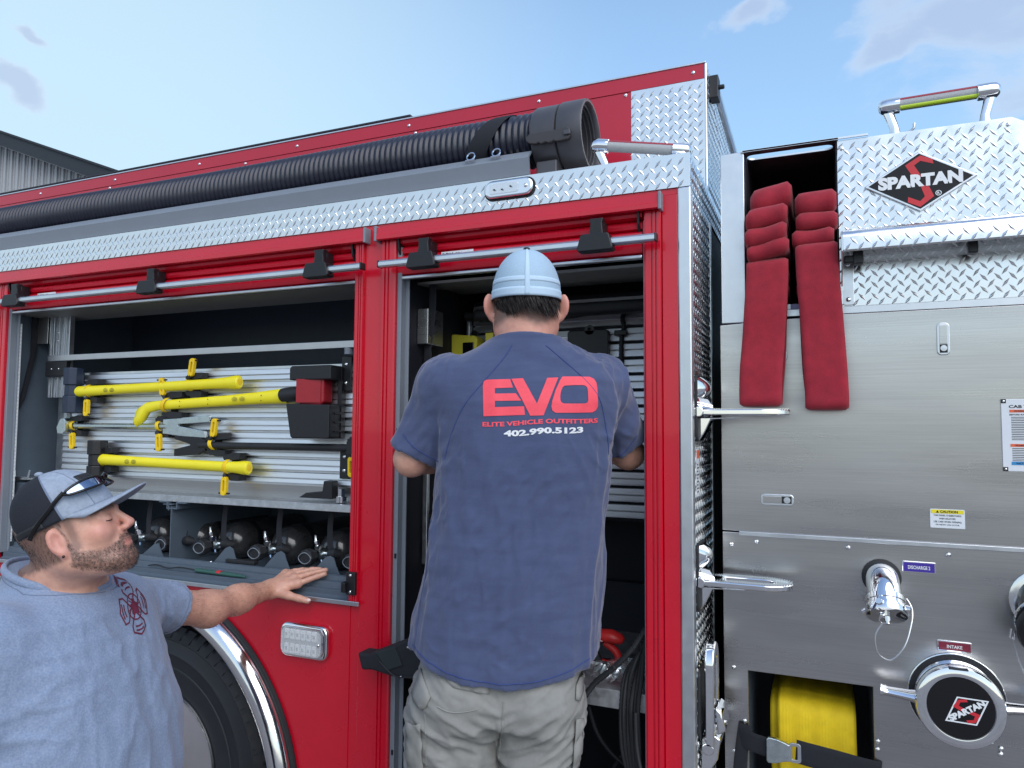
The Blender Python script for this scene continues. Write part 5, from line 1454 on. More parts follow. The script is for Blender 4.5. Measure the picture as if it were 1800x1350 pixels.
# --- right compartment contents
ch = thing('battery_charger', 'yellow and black battery charger beside the hanging strap at the left', 'charger', (-1.19, .38, 1.83))
B('case', (-1.285, -1.180, .34, .43, 1.84, 1.972), 'black_plastic', ch, bev=.012, seg=3)
B('side_rail', (-1.302, -1.288, .33, .40, 1.842, 1.982), 'charger_yellow', ch, bev=.003)
obj('face', MB().prism([(-1.196, 1.882), (-1.196, 1.966), (-1.105, 1.958), (-1.095, 1.945), (-1.10, 1.888)], .335, .40), 'charger_yellow', ch, bev=.004)
B('display', (-1.15, -1.108, .332, .337, 1.895, 1.935), 'black_gloss', ch, bev=.002)
obj('hanger', MB().lathe([(.012, 0), (.012, .006)], (-1.14, .41, 1.975), (0, -1, 0), 14), 'black_plastic', ch)
c2_ = thing('battery_charger', 'yellow and black battery charger mostly hidden behind the standing man\'s head', 'charger', (-1.03, .38, 1.83))
B('face', (-1.065, -1.035, .335, .42, 1.90, 1.966), 'charger_yellow', c2_, bev=.004); B('case', (-1.034, -.96, .34, .42, 1.84, 1.98), 'black_plastic', c2_, bev=.006)
bx = thing('mounting_plate', 'flat black plastic mounting plate with a hanging ear on the slatted wall', 'mount', (-.715, .41, 1.70))
obj('plate', MB().prism(rrect(-.790, -.648, 1.72, 1.968, .012), .405, .436), 'black_plastic', bx, bev=.003)
ear = ringprism([(-.712+.017*math.cos(a), 1.968+.017*math.sin(a)) for a in np.linspace(0, 2*math.pi, 19)[:-1]], [(-.712+.006*math.cos(a), 1.970+.006*math.sin(a)) for a in np.linspace(0, 2*math.pi, 19)[:-1]], .405, .412)
obj('ear', ear, 'black_plastic', bx)
def cable(name, pts, r, label, cat, group=None, m_='black_rubber', ribs=False, n=8):
    P = spline(pts, n); rad = r
    if ribs:
        Q_ = []; rad = []
        for i in range(len(P)-1):
            L = (P[i+1]-P[i]).length; k = max(1, int(L/.0045))
            for j in range(k): Q_.append(P[i]+(P[i+1]-P[i])*j/k); rad.append(r*(1 if (len(Q_) % 2) else .82))
        P = Q_
    o = obj(name, MB().tube(P, rad, 9), m_, None, smooth=True)
    return tag(o, label, cat, group)
cable('wiring_loom', [(-.570, .40, 2.035), (-.592, .42, 2.03), (-.604, .428, 2.005), (-.600, .428, 1.97), (-.608, .428, 1.93), (-.609, .428, 1.70), (-.609, .428, 1.55)], .0085, 'black corrugated loom running down the slats beside the red corner post', 'cable', ribs=True)
cable('wiring_loom', [(-1.05, .42, 2.06), (-1.07, .428, 2.03), (-1.074, .43, 1.96), (-1.074, .43, 1.86)], .0085, 'short black loom behind the standing man\'s left ear', 'cable', ribs=True)
for z in (1.955, 1.735, 1.60):
    tag(B('cable_clip', (-.630, -.588, .415, .437, z-.009, z+.009), 'black_plastic', None, bev=.003), 'small black clip, %s on the wiring loom' % {1.955: 'topmost', 1.735: 'middle', 1.60: 'lowest'}[z], 'clip', 'clips on the wiring loom')
cable('wiring_loom', [(-.44, .30, 2.02), (-.60, .33, 2.028), (-.80, .35, 2.015), (-.95, .36, 2.02), (-1.15, .36, 2.03)], .017, 'thick black loom crossing above the slatted wall', 'cable')
hs_ = obj('webbing_strap', ribbon(spline([(-1.150, .12, 2.10), (-1.152, .12, 2.0), (-1.166, .125, 1.92), (-1.172, .13, 1.84), (-1.165, .16, 1.76), (-1.13, .2, 1.70)], 6), (1, 0, 0), .026, .003), 'webbing', None, smooth=True)
tag(hs_, 'black webbing strap hanging at the left side of the open compartment', 'strap')
gb = thing('gear_bag', 'small black mesh gear bag hanging under the strap at the left', 'bag', (-1.14, .2, 1.55))
obj('pouch', MB().prism([(-1.18, 1.80), (-1.09, 1.80), (-1.06, 1.70), (-1.06, 1.56), (-1.12, 1.52), (-1.18, 1.56)], .15, .25), 'webbing', gb, bev=.015, seg=3)
obj('handle', MB().tube(spline([(-1.17, .15, 1.74), (-1.15, .12, 1.69), (-1.11, .115, 1.68), (-1.08, .14, 1.73)], 5), .005, 8), 'black_rubber', gb, smooth=True)
# black pouch sticking out past the left post
pc = thing('tool_pouch', 'black nylon tool pouch jutting out at the standing man\'s left hip', 'pouch', (-1.13, -.05, .93))
pb = MB().prism([(-1.266, .978), (-1.225, .979), (-1.17, 1.003), (-1.075, 1.045), (-1.045, 1.02), (-1.03, .945), (-1.06, .925), (-1.15, .925), (-1.19, .931), (-1.216, .934), (-1.25, .929)], -.095, -.035)
obj('body', pb, 'webbing', pc, bev=.008, seg=3)
obj('flap', MB().prism([(-1.20, .988), (-1.135, 1.012), (-1.108, .962), (-1.158, .942)], -.099, -.093), mat('dark_cloth', (.012, .02, .024), .8), pc, bev=.002)
obj('strap', MB().tube(spline([(-1.185, -.098, .965), (-1.15, -.10, .940), (-1.12, -.10, .930), (-1.06, -.10, .938)], 5), .0022, 6), 'black_plastic', pc, smooth=True)
obj('snap', MB().lathe([(.004, 0), (.003, .002), (0, .003)], (-1.092, -.096, 1.015), (0, -1, 0), 10), 'chrome', pc, smooth=True); obj('snap', MB().lathe([(.003, 0), (.002, .002), (0, .003)], (-1.112, -.099, .932), (0, -1, 0), 10), 'chrome', pc, smooth=True)
# red cordless tool
pt = thing('cordless_drill', 'red and black cordless drill lying on the lower shelf', 'drill', (-.58, .22, .935))
b = MB().tube([(-.680, .2, 1.020), (-.645, .2, 1.026), (-.58, .2, 1.030), (-.555, .2, 1.024), (-.545, .2, 1.02)], [.022, .027, .028, .022, .012], 16, flat=(1, .7)); obj('motor_housing', b, 'tool_bright_red', pt, smooth=True)
obj('handle', MB().tube(spline([(-.60, .2, 1.01), (-.57, .2, .99), (-.56, .2, .965), (-.585, .2, .95), (-.62, .2, .955), (-.655, .2, .985)], 4), .011, 10), 'tool_bright_red', pt, smooth=True)
obj('grip', MB().tube([(-.64, .19, 1.0), (-.62, .19, .955)], [.018, .016], 10), 'black_rubber', pt, smooth=True)
B('battery', (-.66, -.58, .17, .23, .938, .958), 'black_plastic', pt, bev=.006)
B('side_plate', (-.655, -.600, .168, .1725, .953, .960), 'label_white', pt)
t = MB(); add_text(t, 'FUEL', (-.640, .1705, 1.020), (1, 0, 0), (0, 0, 1), .04, .010, .03); obj('lettering', t, 'white_print', pt)
# clear bag of fittings
bg_ = thing('parts_bag', 'clear plastic bag of small metal fittings on the shelf edge', 'bag', (-.55, .12, .935))
V_, F_ = iso(lambda P: smin(ell(P, (-.55, .13, .955), (.085, .06, .022)), ell(P, (-.52, .11, .975), (.05, .04, .02)), .02)+.003*np.sin(P[:, 0]*140+P[:, 1]*90)+.002*np.sin(P[:, 0]*300-P[:, 2]*200), (-.66, .04, .91), (-.44, .22, 1.02), .004)
link('film', np_mesh('film', V_, F_), 'plastic_bag', bg_)
for i in range(9):
    a = random.random()*3; p = Vector((-.60+.012*i, .10+.03*math.sin(i*2), .955+.006*math.cos(i*3)))
    obj('fitting', MB().tube([p, p+Vector((math.cos(a), .2, math.sin(a)))*.022, p+Vector((math.cos(a), .2, math.sin(a)))*.026], [.007, .006, .003], 6), 'chrome' if i % 2 else 'tool_steel', bg_, smooth=True)
mb_ = thing('metal_bracket', 'small folded steel bracket lying behind the cables on the shelf', 'bracket', (-.47, .16, .935))
obj('plate', MB().box(-.52, -.46, .15, .2, .985, .990).box(-.52, -.46, .15, .153, .955, .985), 'tool_steel', mb_, bev=.001)
for i, (dx, dz) in enumerate(((-.515, .965), (-.475, .955))): obj('eyelet', MB().tube([(dx+.007*math.cos(a), .14, dz+.007*math.sin(a)) for a in np.linspace(0, 6.283, 13)[:-1]], .002, 6, closed=True), 'chrome', mb_, smooth=True)
cable('power_cable', [(-.44, .03, 1.11), (-.475, .02, 1.055), (-.525, .015, 1.0), (-.575, .01, .955), (-.605, .0, .905), (-.615, .02, .84), (-.64, .06, .78)], .0085, 'black cable sweeping from the corner post down to the standing man\'s hip', 'cable', ribs=True)
for i in range(6):
    x_ = -.446-.0095*i
    cable('cable', [(x_+.006*i, .055+.008*(i % 2), 1.09-.012*i), (x_-.008, .04+.01*(i % 3), .98), (x_-.016, .03+.008*(i % 2), .90), (x_-.013, .03, .80), (x_-.015+.003*i, .04, .70), (x_-.03, .05, .60)], .0062,
          'black corrugated cable, %s from the right hand post in the hanging bundle' % ('first', 'second', 'third', 'fourth', 'fifth', 'sixth')[i], 'cable', 'cables bundled inside the right post', ribs=True)
cable('cable', [(-.462, .0, .90), (-.458, -.004, .82), (-.445, -.010, .76), (-.425, -.014, .715), (-.40, -.016, .68)], .005, 'thin black cable trailing over the foot of the red post', 'cable')
cable('cable', [(-.62, .1, .86), (-.60, .12, .78), (-.56, .14, .72), (-.50, .15, .68)], .006, 'dark cable curling below the shelf behind the standing man', 'cable', ribs=True)
cable('cable', [(-.55, .2, .80), (-.53, .2, .74), (-.56, .2, .68), (-.60, .2, .62)], .006, 'dark cable dangling under the bag of fittings', 'cable', ribs=True)
fr = thing('foil_packet', 'crumpled silver packet tucked under the lower shelf', 'packet', (-.57, .25, .84))
V_, F_ = iso(lambda P: ell(P, (-.572, .22, .845), (.045, .03, .016))+.004*np.sin(P[:, 0]*170+P[:, 1]*120)+.003*np.sin(P[:, 0]*90-P[:, 2]*260), (-.64, .16, .81), (-.50, .28, .88), .004)
link('foil', np_mesh('foil', V_, F_), 'tool_steel', fr)

# ---------------- people ----------------
mat('skin', (0.68, 0.38, 0.27), 0.46, sss=0.12, rvar=0.06, var=0.2, vscale=55, bump=0.25, bscale=420, bdist=0.0005, attr='flush', acol=(0.62, 0.22, 0.18), attr2='stubble', acol2=(0.070, 0.045, 0.038), col2=(0.54, 0.28, 0.21))
mat('shirt_navy', (0.062, 0.083, 0.170), 0.92, var=0.14, vscale=26, stretch=(.35, .35, 1.6), bump=0.9, bscale=420, bdist=0.0007, sheen=0.3, col2=(0.045, 0.062, 0.136))
mat('seam_navy', (0.035, 0.06, 0.20), 0.9)
mat('shirt_heather', (0.27, 0.325, 0.435), 0.95, var=0.25, vscale=260, bump=0.4, bscale=800, bdist=0.0004, sheen=0.2, col2=(0.16, 0.22, 0.34))
mat('khaki_grey', (0.28, 0.28, 0.265), 0.9, var=0.18, vscale=22, bump=0.6, bscale=700, bdist=0.0005, col2=(0.22, 0.22, 0.205))
mat('dark_denim', (0.03, 0.04, 0.07), 0.9, bump=0.4, bscale=600)
mat('cap_mesh_pale', (0.42, 0.58, 0.72), 0.85, var=0.22, vscale=500, bump=0.9, bscale=650, bdist=0.001)
mat('cap_band_pale', (0.49, 0.64, 0.77), 0.8, bump=0.5, bscale=500)
mat('cap_mesh_black', (0.012, 0.016, 0.026), 0.85, bump=1.0, bscale=600, bdist=0.001, var=0.4, vscale=500)
mat('cap_heather', (0.33, 0.39, 0.48), 0.9, var=0.25, vscale=120, bump=0.5, bscale=700, bdist=0.0005)
mat('hair_dark', (0.022, 0.016, 0.015), 0.42, bump=0.8, bscale=300, stretch=(1, 1, .12), bdist=0.001)
mat('boot_leather', (0.05, 0.03, 0.02), 0.6)
mat('print_coral', (0.90, 0.075, 0.11), 0.6, var=0.10, vscale=120)
mat('print_white', (0.70, 0.72, 0.74), 0.6)
mat('print_maroon', (0.17, 0.018, 0.05), 0.8, var=0.3, vscale=300)
mat('mirror_lens', (0.30, 0.36, 0.46), 0.06, 1.0)
mat('eye_white', (0.7, 0.68, 0.66), 0.2)

def nearest(pts, bvh, off=.0006): 
    out_ = []
    for p in pts:
        h = bvh.find_nearest(Vector(p))
        if h[0] is not None: out_.append(h[0]+h[1]*off*(1 if h[1].dot(Vector(p)-h[0]) >= 0 else 1))
    return out_
def person(name_label, cat, base, group=None):
    o = thing('person', name_label, cat, base, group, rotz=_yaw); o['local'] = 1
    return o
def head_sdf(P, O, Rm, s, ear_ang=.42, ear_x=.080):
    # P in local space; O head origin; Rm rows = axes (right, forward, up) of the head; s scale vector
    q = ((P-np.array(O))@np.array(Rm).T)/np.array(s)
    qa = q.copy(); qa[:, 0] = np.abs(qa[:, 0])
    f = ell(q, (0, -.018, .048), (.0755, .098, .088))
    f = smin(f, ell(q, (0, .030, -.020), (.062, .066, .082)), .03)
    f = smin(f, cone(qa, (.052, -.005, -.050), (.012, .070, -.088), .022, .022), .035)
    f = smin(f, ell(q, (0, .080, -.088), (.024, .020, .019)), .018)
    f = smin(f, ell(qa, (.040, .062, -.012), (.026, .026, .024)), .02)
    f = smin(f, cone(qa, (.008, .094, .030), (.040, .080, .030), .009, .008), .014)
    f = smax(f, -ell(qa, (.032, .102, .010), (.017, .016, .011)), .014)
    f = smin(f, ell(qa, (.031, .080, .010), (.014, .0135, .012)), .005)
    f = smin(f, cone(q, (0, .092, .024), (0, .117, -.014), .0075, .0105), .010)
    f = smin(f, ell(qa, (.012, .106, -.020), (.0085, .012, .0075)), .006)
    f = smax(f, -ell(qa, (.0065, .110, -.030), (.004, .006, .005)), .004)
    f = smin(f, ell(q, (0, .088, -.046), (.030, .014, .016)), .016)
    f = smin(f, ell(q, (0, .0985, -.0475), (.020, .0062, .0044)), .004)
    f = smin(f, ell(q, (0, .0960, -.0570), (.018, .0066, .0050)), .004)
    f = smax(f, -ell(q, (0, .108, -.0525), (.024, .012, .0012)), .003)
    f = smax(f, -ell(q, (0, .100, -.0700), (.022, .007, .005)), .008)
    # ears
    e = np.stack([qa[:, 0]-ear_x, q[:, 1]+.012, q[:, 2]+.002], 1)
    ce, se = math.cos(ear_ang), math.sin(ear_ang)
    e2 = np.stack([e[:, 0]*ce+e[:, 1]*se*1.0, -e[:, 0]*se+e[:, 1]*ce, e[:, 2]+.18*e[:, 1]], 1)
    ear = ell(e2, (0, 0, .004), (.0075, .0185, .031))
    ear = smin(ear, ell(e2, (-.001, .006, -.024), (.006, .009, .010)), .006)
    ear = smax(ear, -ell(e2, (.0075, .001, .003), (.0072, .0120, .021)), .003)
    ear = smin(ear, ell(e2, (.0005, .010, .0), (.004, .005, .009)), .004)
    f = smin(f, ear, .006)
    sc_ = min(s)
    return f*sc_, q
def hand_sdf(P, wrist, palm_pts, fingers, thumb, rw=.026, rf=.0092):
    f = None
    for m_ in palm_pts:
        c = cone(P, wrist, m_, rw*.72, .0135)
        f = c if f is None else smin(f, c, .014)
    for i in range(len(palm_pts)-1):
        f = smin(f, cone(P, palm_pts[i], palm_pts[i+1], .0125, .0125), .010)
    for j, fg in enumerate(fingers):
        g = None
        for i in range(len(fg)-1):
            r0 = rf*(1-.06*i); c = cone(P, fg[i], fg[i+1], r0, r0*.93)
            g = c if g is None else smin(g, c, .004)
        f = smin(f, g, .0045)
    g = None
    for i in range(len(thumb)-1):
        r0 = (.018, .0125, .0105)[min(i, 2)]; c = cone(P, thumb[i], thumb[i+1], r0, (.0125, .0108, .0095)[min(i, 2)])
        g = c if g is None else smin(g, c, .006)
    return smin(f, g, .012)
def simple_hand(P, w_, d, side):
    # relaxed, slightly curled hand pointing along d; side = thumb side vector
    w_ = np.array(w_, float); d = np.array(d, float); d /= np.linalg.norm(d); s_ = np.array(side, float); s_ -= d*(s_@d); s_ /= np.linalg.norm(s_)
    n_ = np.cross(d, s_)
    pp = [w_+d*.088+s_*(.030-.020*i)-n_*0 for i in range(4)]
    fg = []
    for i in range(4):
        L = (.078, .088, .082, .064)[i]
        fg.append([pp[i], pp[i]+d*L*.42-n_*.006, pp[i]+d*L*.74-n_*.020, pp[i]+d*L*.92-n_*.036])
    th = [w_+d*.02+s_*.022, w_+d*.055+s_*.046-n_*.008, w_+d*.082+s_*.052-n_*.018, w_+d*.105+s_*.050-n_*.026]
    return hand_sdf(P, w_, pp, fg, th)
def folds(V, Nn, amp, sc, off=(0, 0, 0), sharp=1.0):
    n1 = vnoise(V, sc, off)+.35*vnoise(V, np.array(sc)*2.3, off)
    return amp*(np.exp(-(n1*5.0)**2)*sharp-.35)
def cap_dome(Rm, O, a, b, H, z0, tilt, part, name, m_, parent, off=0.0, p=2.3, lo=0.0, hi=1.0, a0=0, a1=360, th=None, nx=64, nz=18, closed_top=True, yo=.015):
    # part of a cap crown; angles measured from the wearer's right towards the front
    Rm = np.array(Rm); O = np.array(O); vs = []; fs = []
    nA = nx
    for i in range(nz+1):
        t = lo+(hi-lo)*i/nz
        s_ = max(0.0, 1-t**p)**(1/2.05)
        for k in range(nA+1):
            A = R(a0+(a1-a0)*k/nA)
            x = (a+off)*s_*math.cos(A); y = (b+off)*s_*math.sin(A)-.010*t; z = z0+(H+off)*t
            z = z+tilt*y*(1-t*.6)
            if a1-a0 >= 359: pass
            loc_ = np.array([x, y-yo, z]); vs.append(tuple(O+loc_@Rm))
    for i in range(nz):
        for k in range(nA): fs.append((i*(nA+1)+k, i*(nA+1)+k+1, (i+1)*(nA+1)+k+1, (i+1)*(nA+1)+k))
    o = obj(name, MB().add(vs, fs), m_, parent, smooth='all')
    md = o.modifiers.new('thickness', 'SOLIDIFY'); md.thickness = .0022; md.offset = -1
    return o
def strands(name, roots, dirs, L, m_, parent, w_=.0007, curl=None, seg=3, kind='stuff'):
    mb = MB()
    for (p, d) in zip(roots, dirs):
        p = Vector(p); d = Vector(d); pts = [p]; side = d.cross(Vector((random.uniform(-1, 1), random.uniform(-1, 1), .2))).normalized()
        l = L*random.uniform(.6, 1.15); q = p
        for k in range(seg):
            d2 = d.copy()
            if curl: d2 = (d+Vector(curl)*(k+1)/seg).normalized()
            q = q+d2*(l/seg); pts.append(q)
        b = len(mb.v)
        for k, q in enumerate(pts):
            ww = w_*(1-k/(seg+.3)); mb.v += [tuple(q-side*ww), tuple(q+side*ww)]
        for k in range(seg): mb.f.append((b+2*k, b+2*k+1, b+2*k+3, b+2*k+2))
    return link(name, mesh_fast(mb, name), m_, parent, kind=kind)
def shoe(parent, x, y, z, s_=1):
    V_, F_ = iso(lambda P: smin(smin(ell(P, (x, y+.05, z+.035), (.048, .135, .045)), cone(P, (x, y-.03, z+.05), (x, y-.03, z+.12), .05, .05), .04), ell(P, (x, y+.04, z+.015), (.05, .145, .02)), .01), (x-.09, y-.15, z-.02), (x+.09, y+.24, z+.20), .008)
    V_[:, 2] = np.maximum(V_[:, 2], z)
    return link('boot', np_mesh('boot', V_, F_), 'boot_leather', parent)

# ===== the standing man, seen from behind =====
PA = person('man in faded navy shirt and pale blue cap standing with his back turned', 'person', (-0.7121,-0.1885,0.0000))
HA = np.array((0.0130,0.0100,1.9503)); sA = (1.10, 1.06, 1.04)
RA = np.eye(3)
SLA = np.array((-.185, .0, 1.755)); SRA = np.array((.210, .035, 1.757))
ELA = np.array((-.283, .035, 1.555)); ERA = np.array((.302, .165, 1.570))
WLA = ELA+np.array((.13, .20, .02)); WRA = ERA+np.array((-.10, .20, .05))
rowsA = [(1.93, .010, .0, .088, .086), (1.880, .010, -.002, .094, .090), (1.858, .010, -.003, .106, .094), (1.842, .010, -.004, .130, .097), (1.818, .011, -.005, .176, .102), (1.795, .014, -.006, .213, .108), (1.755, .018, -.008, .228, .122), (1.70, .017, -.010, .236, .132),
         (1.62, .013, -.010, .222, .136), (1.568, .010, -.010, .214, .138), (1.422, -.003, -.004, .215, .142), (1.276, -.014, .0, .224, .148), (1.13, -.036, .004, .236, .153), (1.0, -.046, .004, .236, .157), (.90, -.05, .004, .232, .157)]
def bodyA(P):
    f = near(P, HA, .21, lambda P: head_sdf(P, HA, RA, sA, .85, .086)[0])
    f = smin(f, cone(P, HA+np.array((0, -.022, -.03)), (.008, -.012, 1.80), .071, .078), .03)
    core = [(z, cx, cy_, a*.90-.006, b*.86) for z, cx, cy_, a, b in rowsA if 1.10 < z < 1.84]
    f = smin(f, loft(P, core), .03)
    for S, E, W in ((SLA, ELA, WLA), (SRA, ERA, WRA)):
        f = smin(f, cone(P, S, E, .050, .043), .03)
        f = smin(f, cone(P, E, E+(W-E)*.35, .043, .044), .02)
        f = smin(f, cone(P, E+(W-E)*.3, W, .044, .029), .02)
    f = smin(f, near(P, WLA, .26, lambda P: simple_hand(P, WLA, (.5, .8, .1), (.3, 0, 1))), .015)
    f = smin(f, near(P, WRA, .26, lambda P: simple_hand(P, WRA, (-.4, .85, .15), (-.3, 0, 1))), .015)
    return f
V_, F_ = iso(bodyA, (-.46, -.30, .93), (.46, .52, 2.16), .0038)
V_ = relax(V_, F_, 1, .4)
me = np_mesh('body', V_, F_)
q = ((V_-HA)@RA.T)/np.array(sA)
fl = np.clip(.35+(np.abs(q[:, 0])-.074)*30, 0, 1)*np.exp(-((q[:, 2]/.05)**2))*(np.abs(q[:, 1]) < .05)
nk = np.exp(-((q[:, 2]+.10)/.06)**2)*(q[:, 1] < .0)*.35
set_attr(me, 'flush', np.clip(fl*.6+nk, 0, 1)); 
hl = np.clip((q[:, 2]+.052+.010*np.sin(q[:, 0]*60)+.004*vnoise(V_, 90))/.018, 0, 1)*(q[:, 1] < .01)*(np.abs(q[:, 0]) < .076)
set_attr(me, 'stubble', hl*.75)
bodyo = link('body', me, 'skin', PA)
# shirt
nA_ = lambda a, b: (np.array(b)-np.array(a))/np.linalg.norm(np.array(b)-np.array(a))
dLA = nA_(SLA, ELA); dRA = nA_(SRA, ERA)
def shirtA(P):
    f = loft(P, rowsA)
    f = np.maximum(f, (P[:, 2]-(1.872-.10*np.abs(P[:, 0]-.01)*0-.22*(P[:, 1]+.08))))
    for S, E, d, L in ((SLA, ELA, dLA, .205), (SRA, ERA, dRA, .200)):
        s = smin(ell(P, S+np.array((0, 0, -.012)), (.072, .080, .070)), cone(P, S, S+d*.26, .066, .070), .03)
        s = np.maximum(s, (P-S)@d-L)
        f = smin(f, s, .022)
    # tail: longer at the back, rising to the sides
    hem = 1.030+1.1*(P[:, 0]+.045)**2+.035*(P[:, 0]+.045)*-1+np.where(P[:, 1] > 0, .02, 0)
    f = np.maximum(f, hem-P[:, 2])
    # hollow out below the back so that the hem hangs clear
    return f
V_, F_ = iso(shirtA, (-.44, -.24, .90), (.44, .24, 1.93), .0046)
V_ = relax(V_, F_, 2, .5); N_ = vnorm(V_, F_)
zz = V_[:, 2]; xx = V_[:, 0]+.02
side = np.clip((np.abs(xx)-.10)/.12, 0, 1)
d_ = folds(V_, N_, .0080, (9, 9, 2.0), (3, 0, 1))*(.40+.60*side)
d_ += folds(V_, N_, .0050, (18, 18, 5.0), (7, 2, 1))*(.35+.65*side)*np.clip((1.75-zz)/.2, .3, 1)
d_ += folds(V_, N_, .0030, (9, 9, 16), (1, 5, 2))*np.exp(-((zz-1.05)/.12)**2)
W_ = V_.copy(); W_[:, 0], W_[:, 2] = V_[:, 0]*.8-V_[:, 2]*.6, V_[:, 0]*.6+V_[:, 2]*.8
d_ += folds(W_, N_, .0058, (22, 12, 6), (0, 2, 6))*np.exp(-((np.hypot(xx+.22, zz-1.60))/.10)**2)
W_[:, 0], W_[:, 2] = V_[:, 0]*.8+V_[:, 2]*.6, -V_[:, 0]*.6+V_[:, 2]*.8
d_ += folds(W_, N_, .0058, (22, 12, 6), (0, 2, 6))*np.exp(-((np.hypot(xx-.25, zz-1.60))/.10)**2)
d_ += vnoise(V_, 5, (2, 2, 2))*.008
W_ = V_@np.array([[.9, 0, .43], [0, 1, 0], [-.43, 0, .9]])
d_ += folds(W_, N_, .0045, (26, 20, 9), (5, 1, 3))*np.clip(vnoise(V_, 4, (1, 1, 1))*2+.45, 0, 1)
V_ = V_+N_*d_[:, None]
shirt = link('shirt', np_mesh('shirt', V_, F_), 'shirt_navy', PA)
bv = bvh_of(V_, F_)
def drape(pts, bvh, d=(0, 1, 0), off=.0008, back=.6):
    out_ = []
    dv = Vector(d).normalized()
    for p in pts:
        h = bvh.ray_cast(Vector(p)-dv*back, dv)
        if h[0] is not None: out_.append(h[0]-dv*off)
    return out_
def seam(pts, bvh, parent, m_='seam_navy', r=.0011, d=(0, 1, 0), n=14, name='seam'):
    q = drape(spline(pts, n), bvh, d)
    if len(q) > 3: return obj(name, MB().tube(q, r, 5), m_, parent, smooth=True)
seam([(-0.0233,-0.1100,1.8392), (-0.0438,-0.1100,1.8057), (-0.0916,-0.1100,1.7473), (-0.1392,-0.1100,1.6877), (-0.1699,-0.1100,1.6189), (-0.1857,-0.1100,1.5601)], bv, shirt)
seam([(0.0596,-0.1100,1.8397), (0.0943,-0.1100,1.8094), (0.1537,-0.1100,1.7545), (0.1908,-0.1100,1.7037), (0.2086,-0.1100,1.6283), (0.2154,-0.1100,1.5737)], bv, shirt)
hs = []
for i in range(41):
    x = -.262+.43*i/40; hs.append((x, 0, 1.048+1.1*(x+.045)**2-.035*(x+.045)))
seam(hs, bv, shirt, n=2, r=.0013)
seam([(-0.2973,-0.0300,1.6216), (-0.2696,-0.0500,1.5894), (-0.2185,-0.0600,1.5578), (-0.2054,-0.0500,1.5518)], bv, shirt)
seam([(0.2421,-0.0200,1.5621), (0.2738,-0.0200,1.5709), (0.3107,-0.0000,1.6212)], bv, shirt)
seam([(-0.2207,0.0000,1.4513), (-0.2274,0.0000,1.3081), (-0.2460,0.0000,1.1945), (-0.2548,0.0000,1.1099)], bv, shirt, m_='shirt_navy', r=.0022)
ring = [Vector((.010+.084*math.cos(a), -.004+.080*math.sin(a), 1.869-.22*(-.004+.080*math.sin(a)+.08))) for a in np.linspace(0, 2*math.pi, 41)[:-1]]
obj('collar', MB().tube(ring, .0075, 8, closed=True, flat=(.55, 1)), 'shirt_navy', shirt, smooth='all')
ring = [p+Vector((0, 0, -.010)) + (p-Vector((.01, 0, p.z)))*.07 for p in ring]
obj('seam', MB().tube(ring, .0011, 5, closed=True), 'seam_navy', shirt, smooth='all')
# printed lettering on the back
k0 = np.array((-0.0911,-0.1300,1.7760)); kx = (np.array((0.1816,-0.1300,1.7779))-k0)/200; kz = (np.array((-0.0894,-0.1300,1.5994))-k0)/130
def px(x, y):   # from measured layout of the print to the back of the shirt
    u, v = 690+x*.2814, 420+y*.2814
    p = k0+kx*(u-850)+kz*(v-650); return (p[0], 0.0, p[2])
def prt(name, polys, m_, off=.0014):
    mb = MB()
    for P_ in polys:
        if isinstance(P_, tuple): mb.add(P_[0], P_[1])
        else: mb.add([px(*c) for c in P_], [tuple(range(len(P_)))])
    me_ = project_mesh(mb, bv, (0, 1, 0), off); me_.polygons.foreach_set('use_smooth', [True]*len(me_.polygons))
    return link(name, me_, m_, shirt)
E1 = [(565, 915), (569, 893), (582, 881), (600, 879), (735, 876), (752, 930), (640, 934), (640, 968), (770, 966), (803, 1012), (640, 1014), (640, 1052), (820, 1047), (826, 1101), (569, 1109)]
prt('print_letter', [E1], 'print_coral')
prt('print_letter', [[(742, 875), (815, 871), (900, 1030), (966, 869), (1036, 865), (940, 1104), (858, 1106)]], 'print_coral')
oo = [(1062, 860), (1150, 858), (1236, 860), (1262, 872), (1276, 895), (1281, 930), (1283, 1045), (1270, 1070), (1245, 1084), (1130, 1087), (1015, 1088), (996, 1075), (989, 1050), (995, 1015), (1018, 945), (1045, 885)]
oi = [(1072, 918), (1130, 914), (1195, 914), (1209, 920), (1217, 932), (1219, 950), (1220, 1008), (1214, 1022), (1200, 1029), (1130, 1030), (1066, 1030), (1053, 1024), (1046, 1010), (1045, 985), (1050, 955), (1060, 930)]
prt('print_letter', [([px(*c) for c in oo]+[px(*c) for c in oi], [(i, (i+1) % 16, 16+(i+1) % 16, 16+i) for i in range(16)])], 'print_coral')
def prt_text(s, x0, y0, x1, y1, h, m_, bold):
    vs, fs = text2d(s, bold)
    return prt('print_line', [([px(x0+(x1-x0)*a, y0+(y1-y0)*a-h*b+4*math.sin(a*9)) for a, b in vs], fs)], m_)
prt_text('ELITE VEHICLE OUTFITTERS', 563, 1173, 1281, 1146, 29, 'print_coral', .035)
prt_text('402.990.5123', 694, 1234, 1187, 1209, 39, 'print_white', .045)
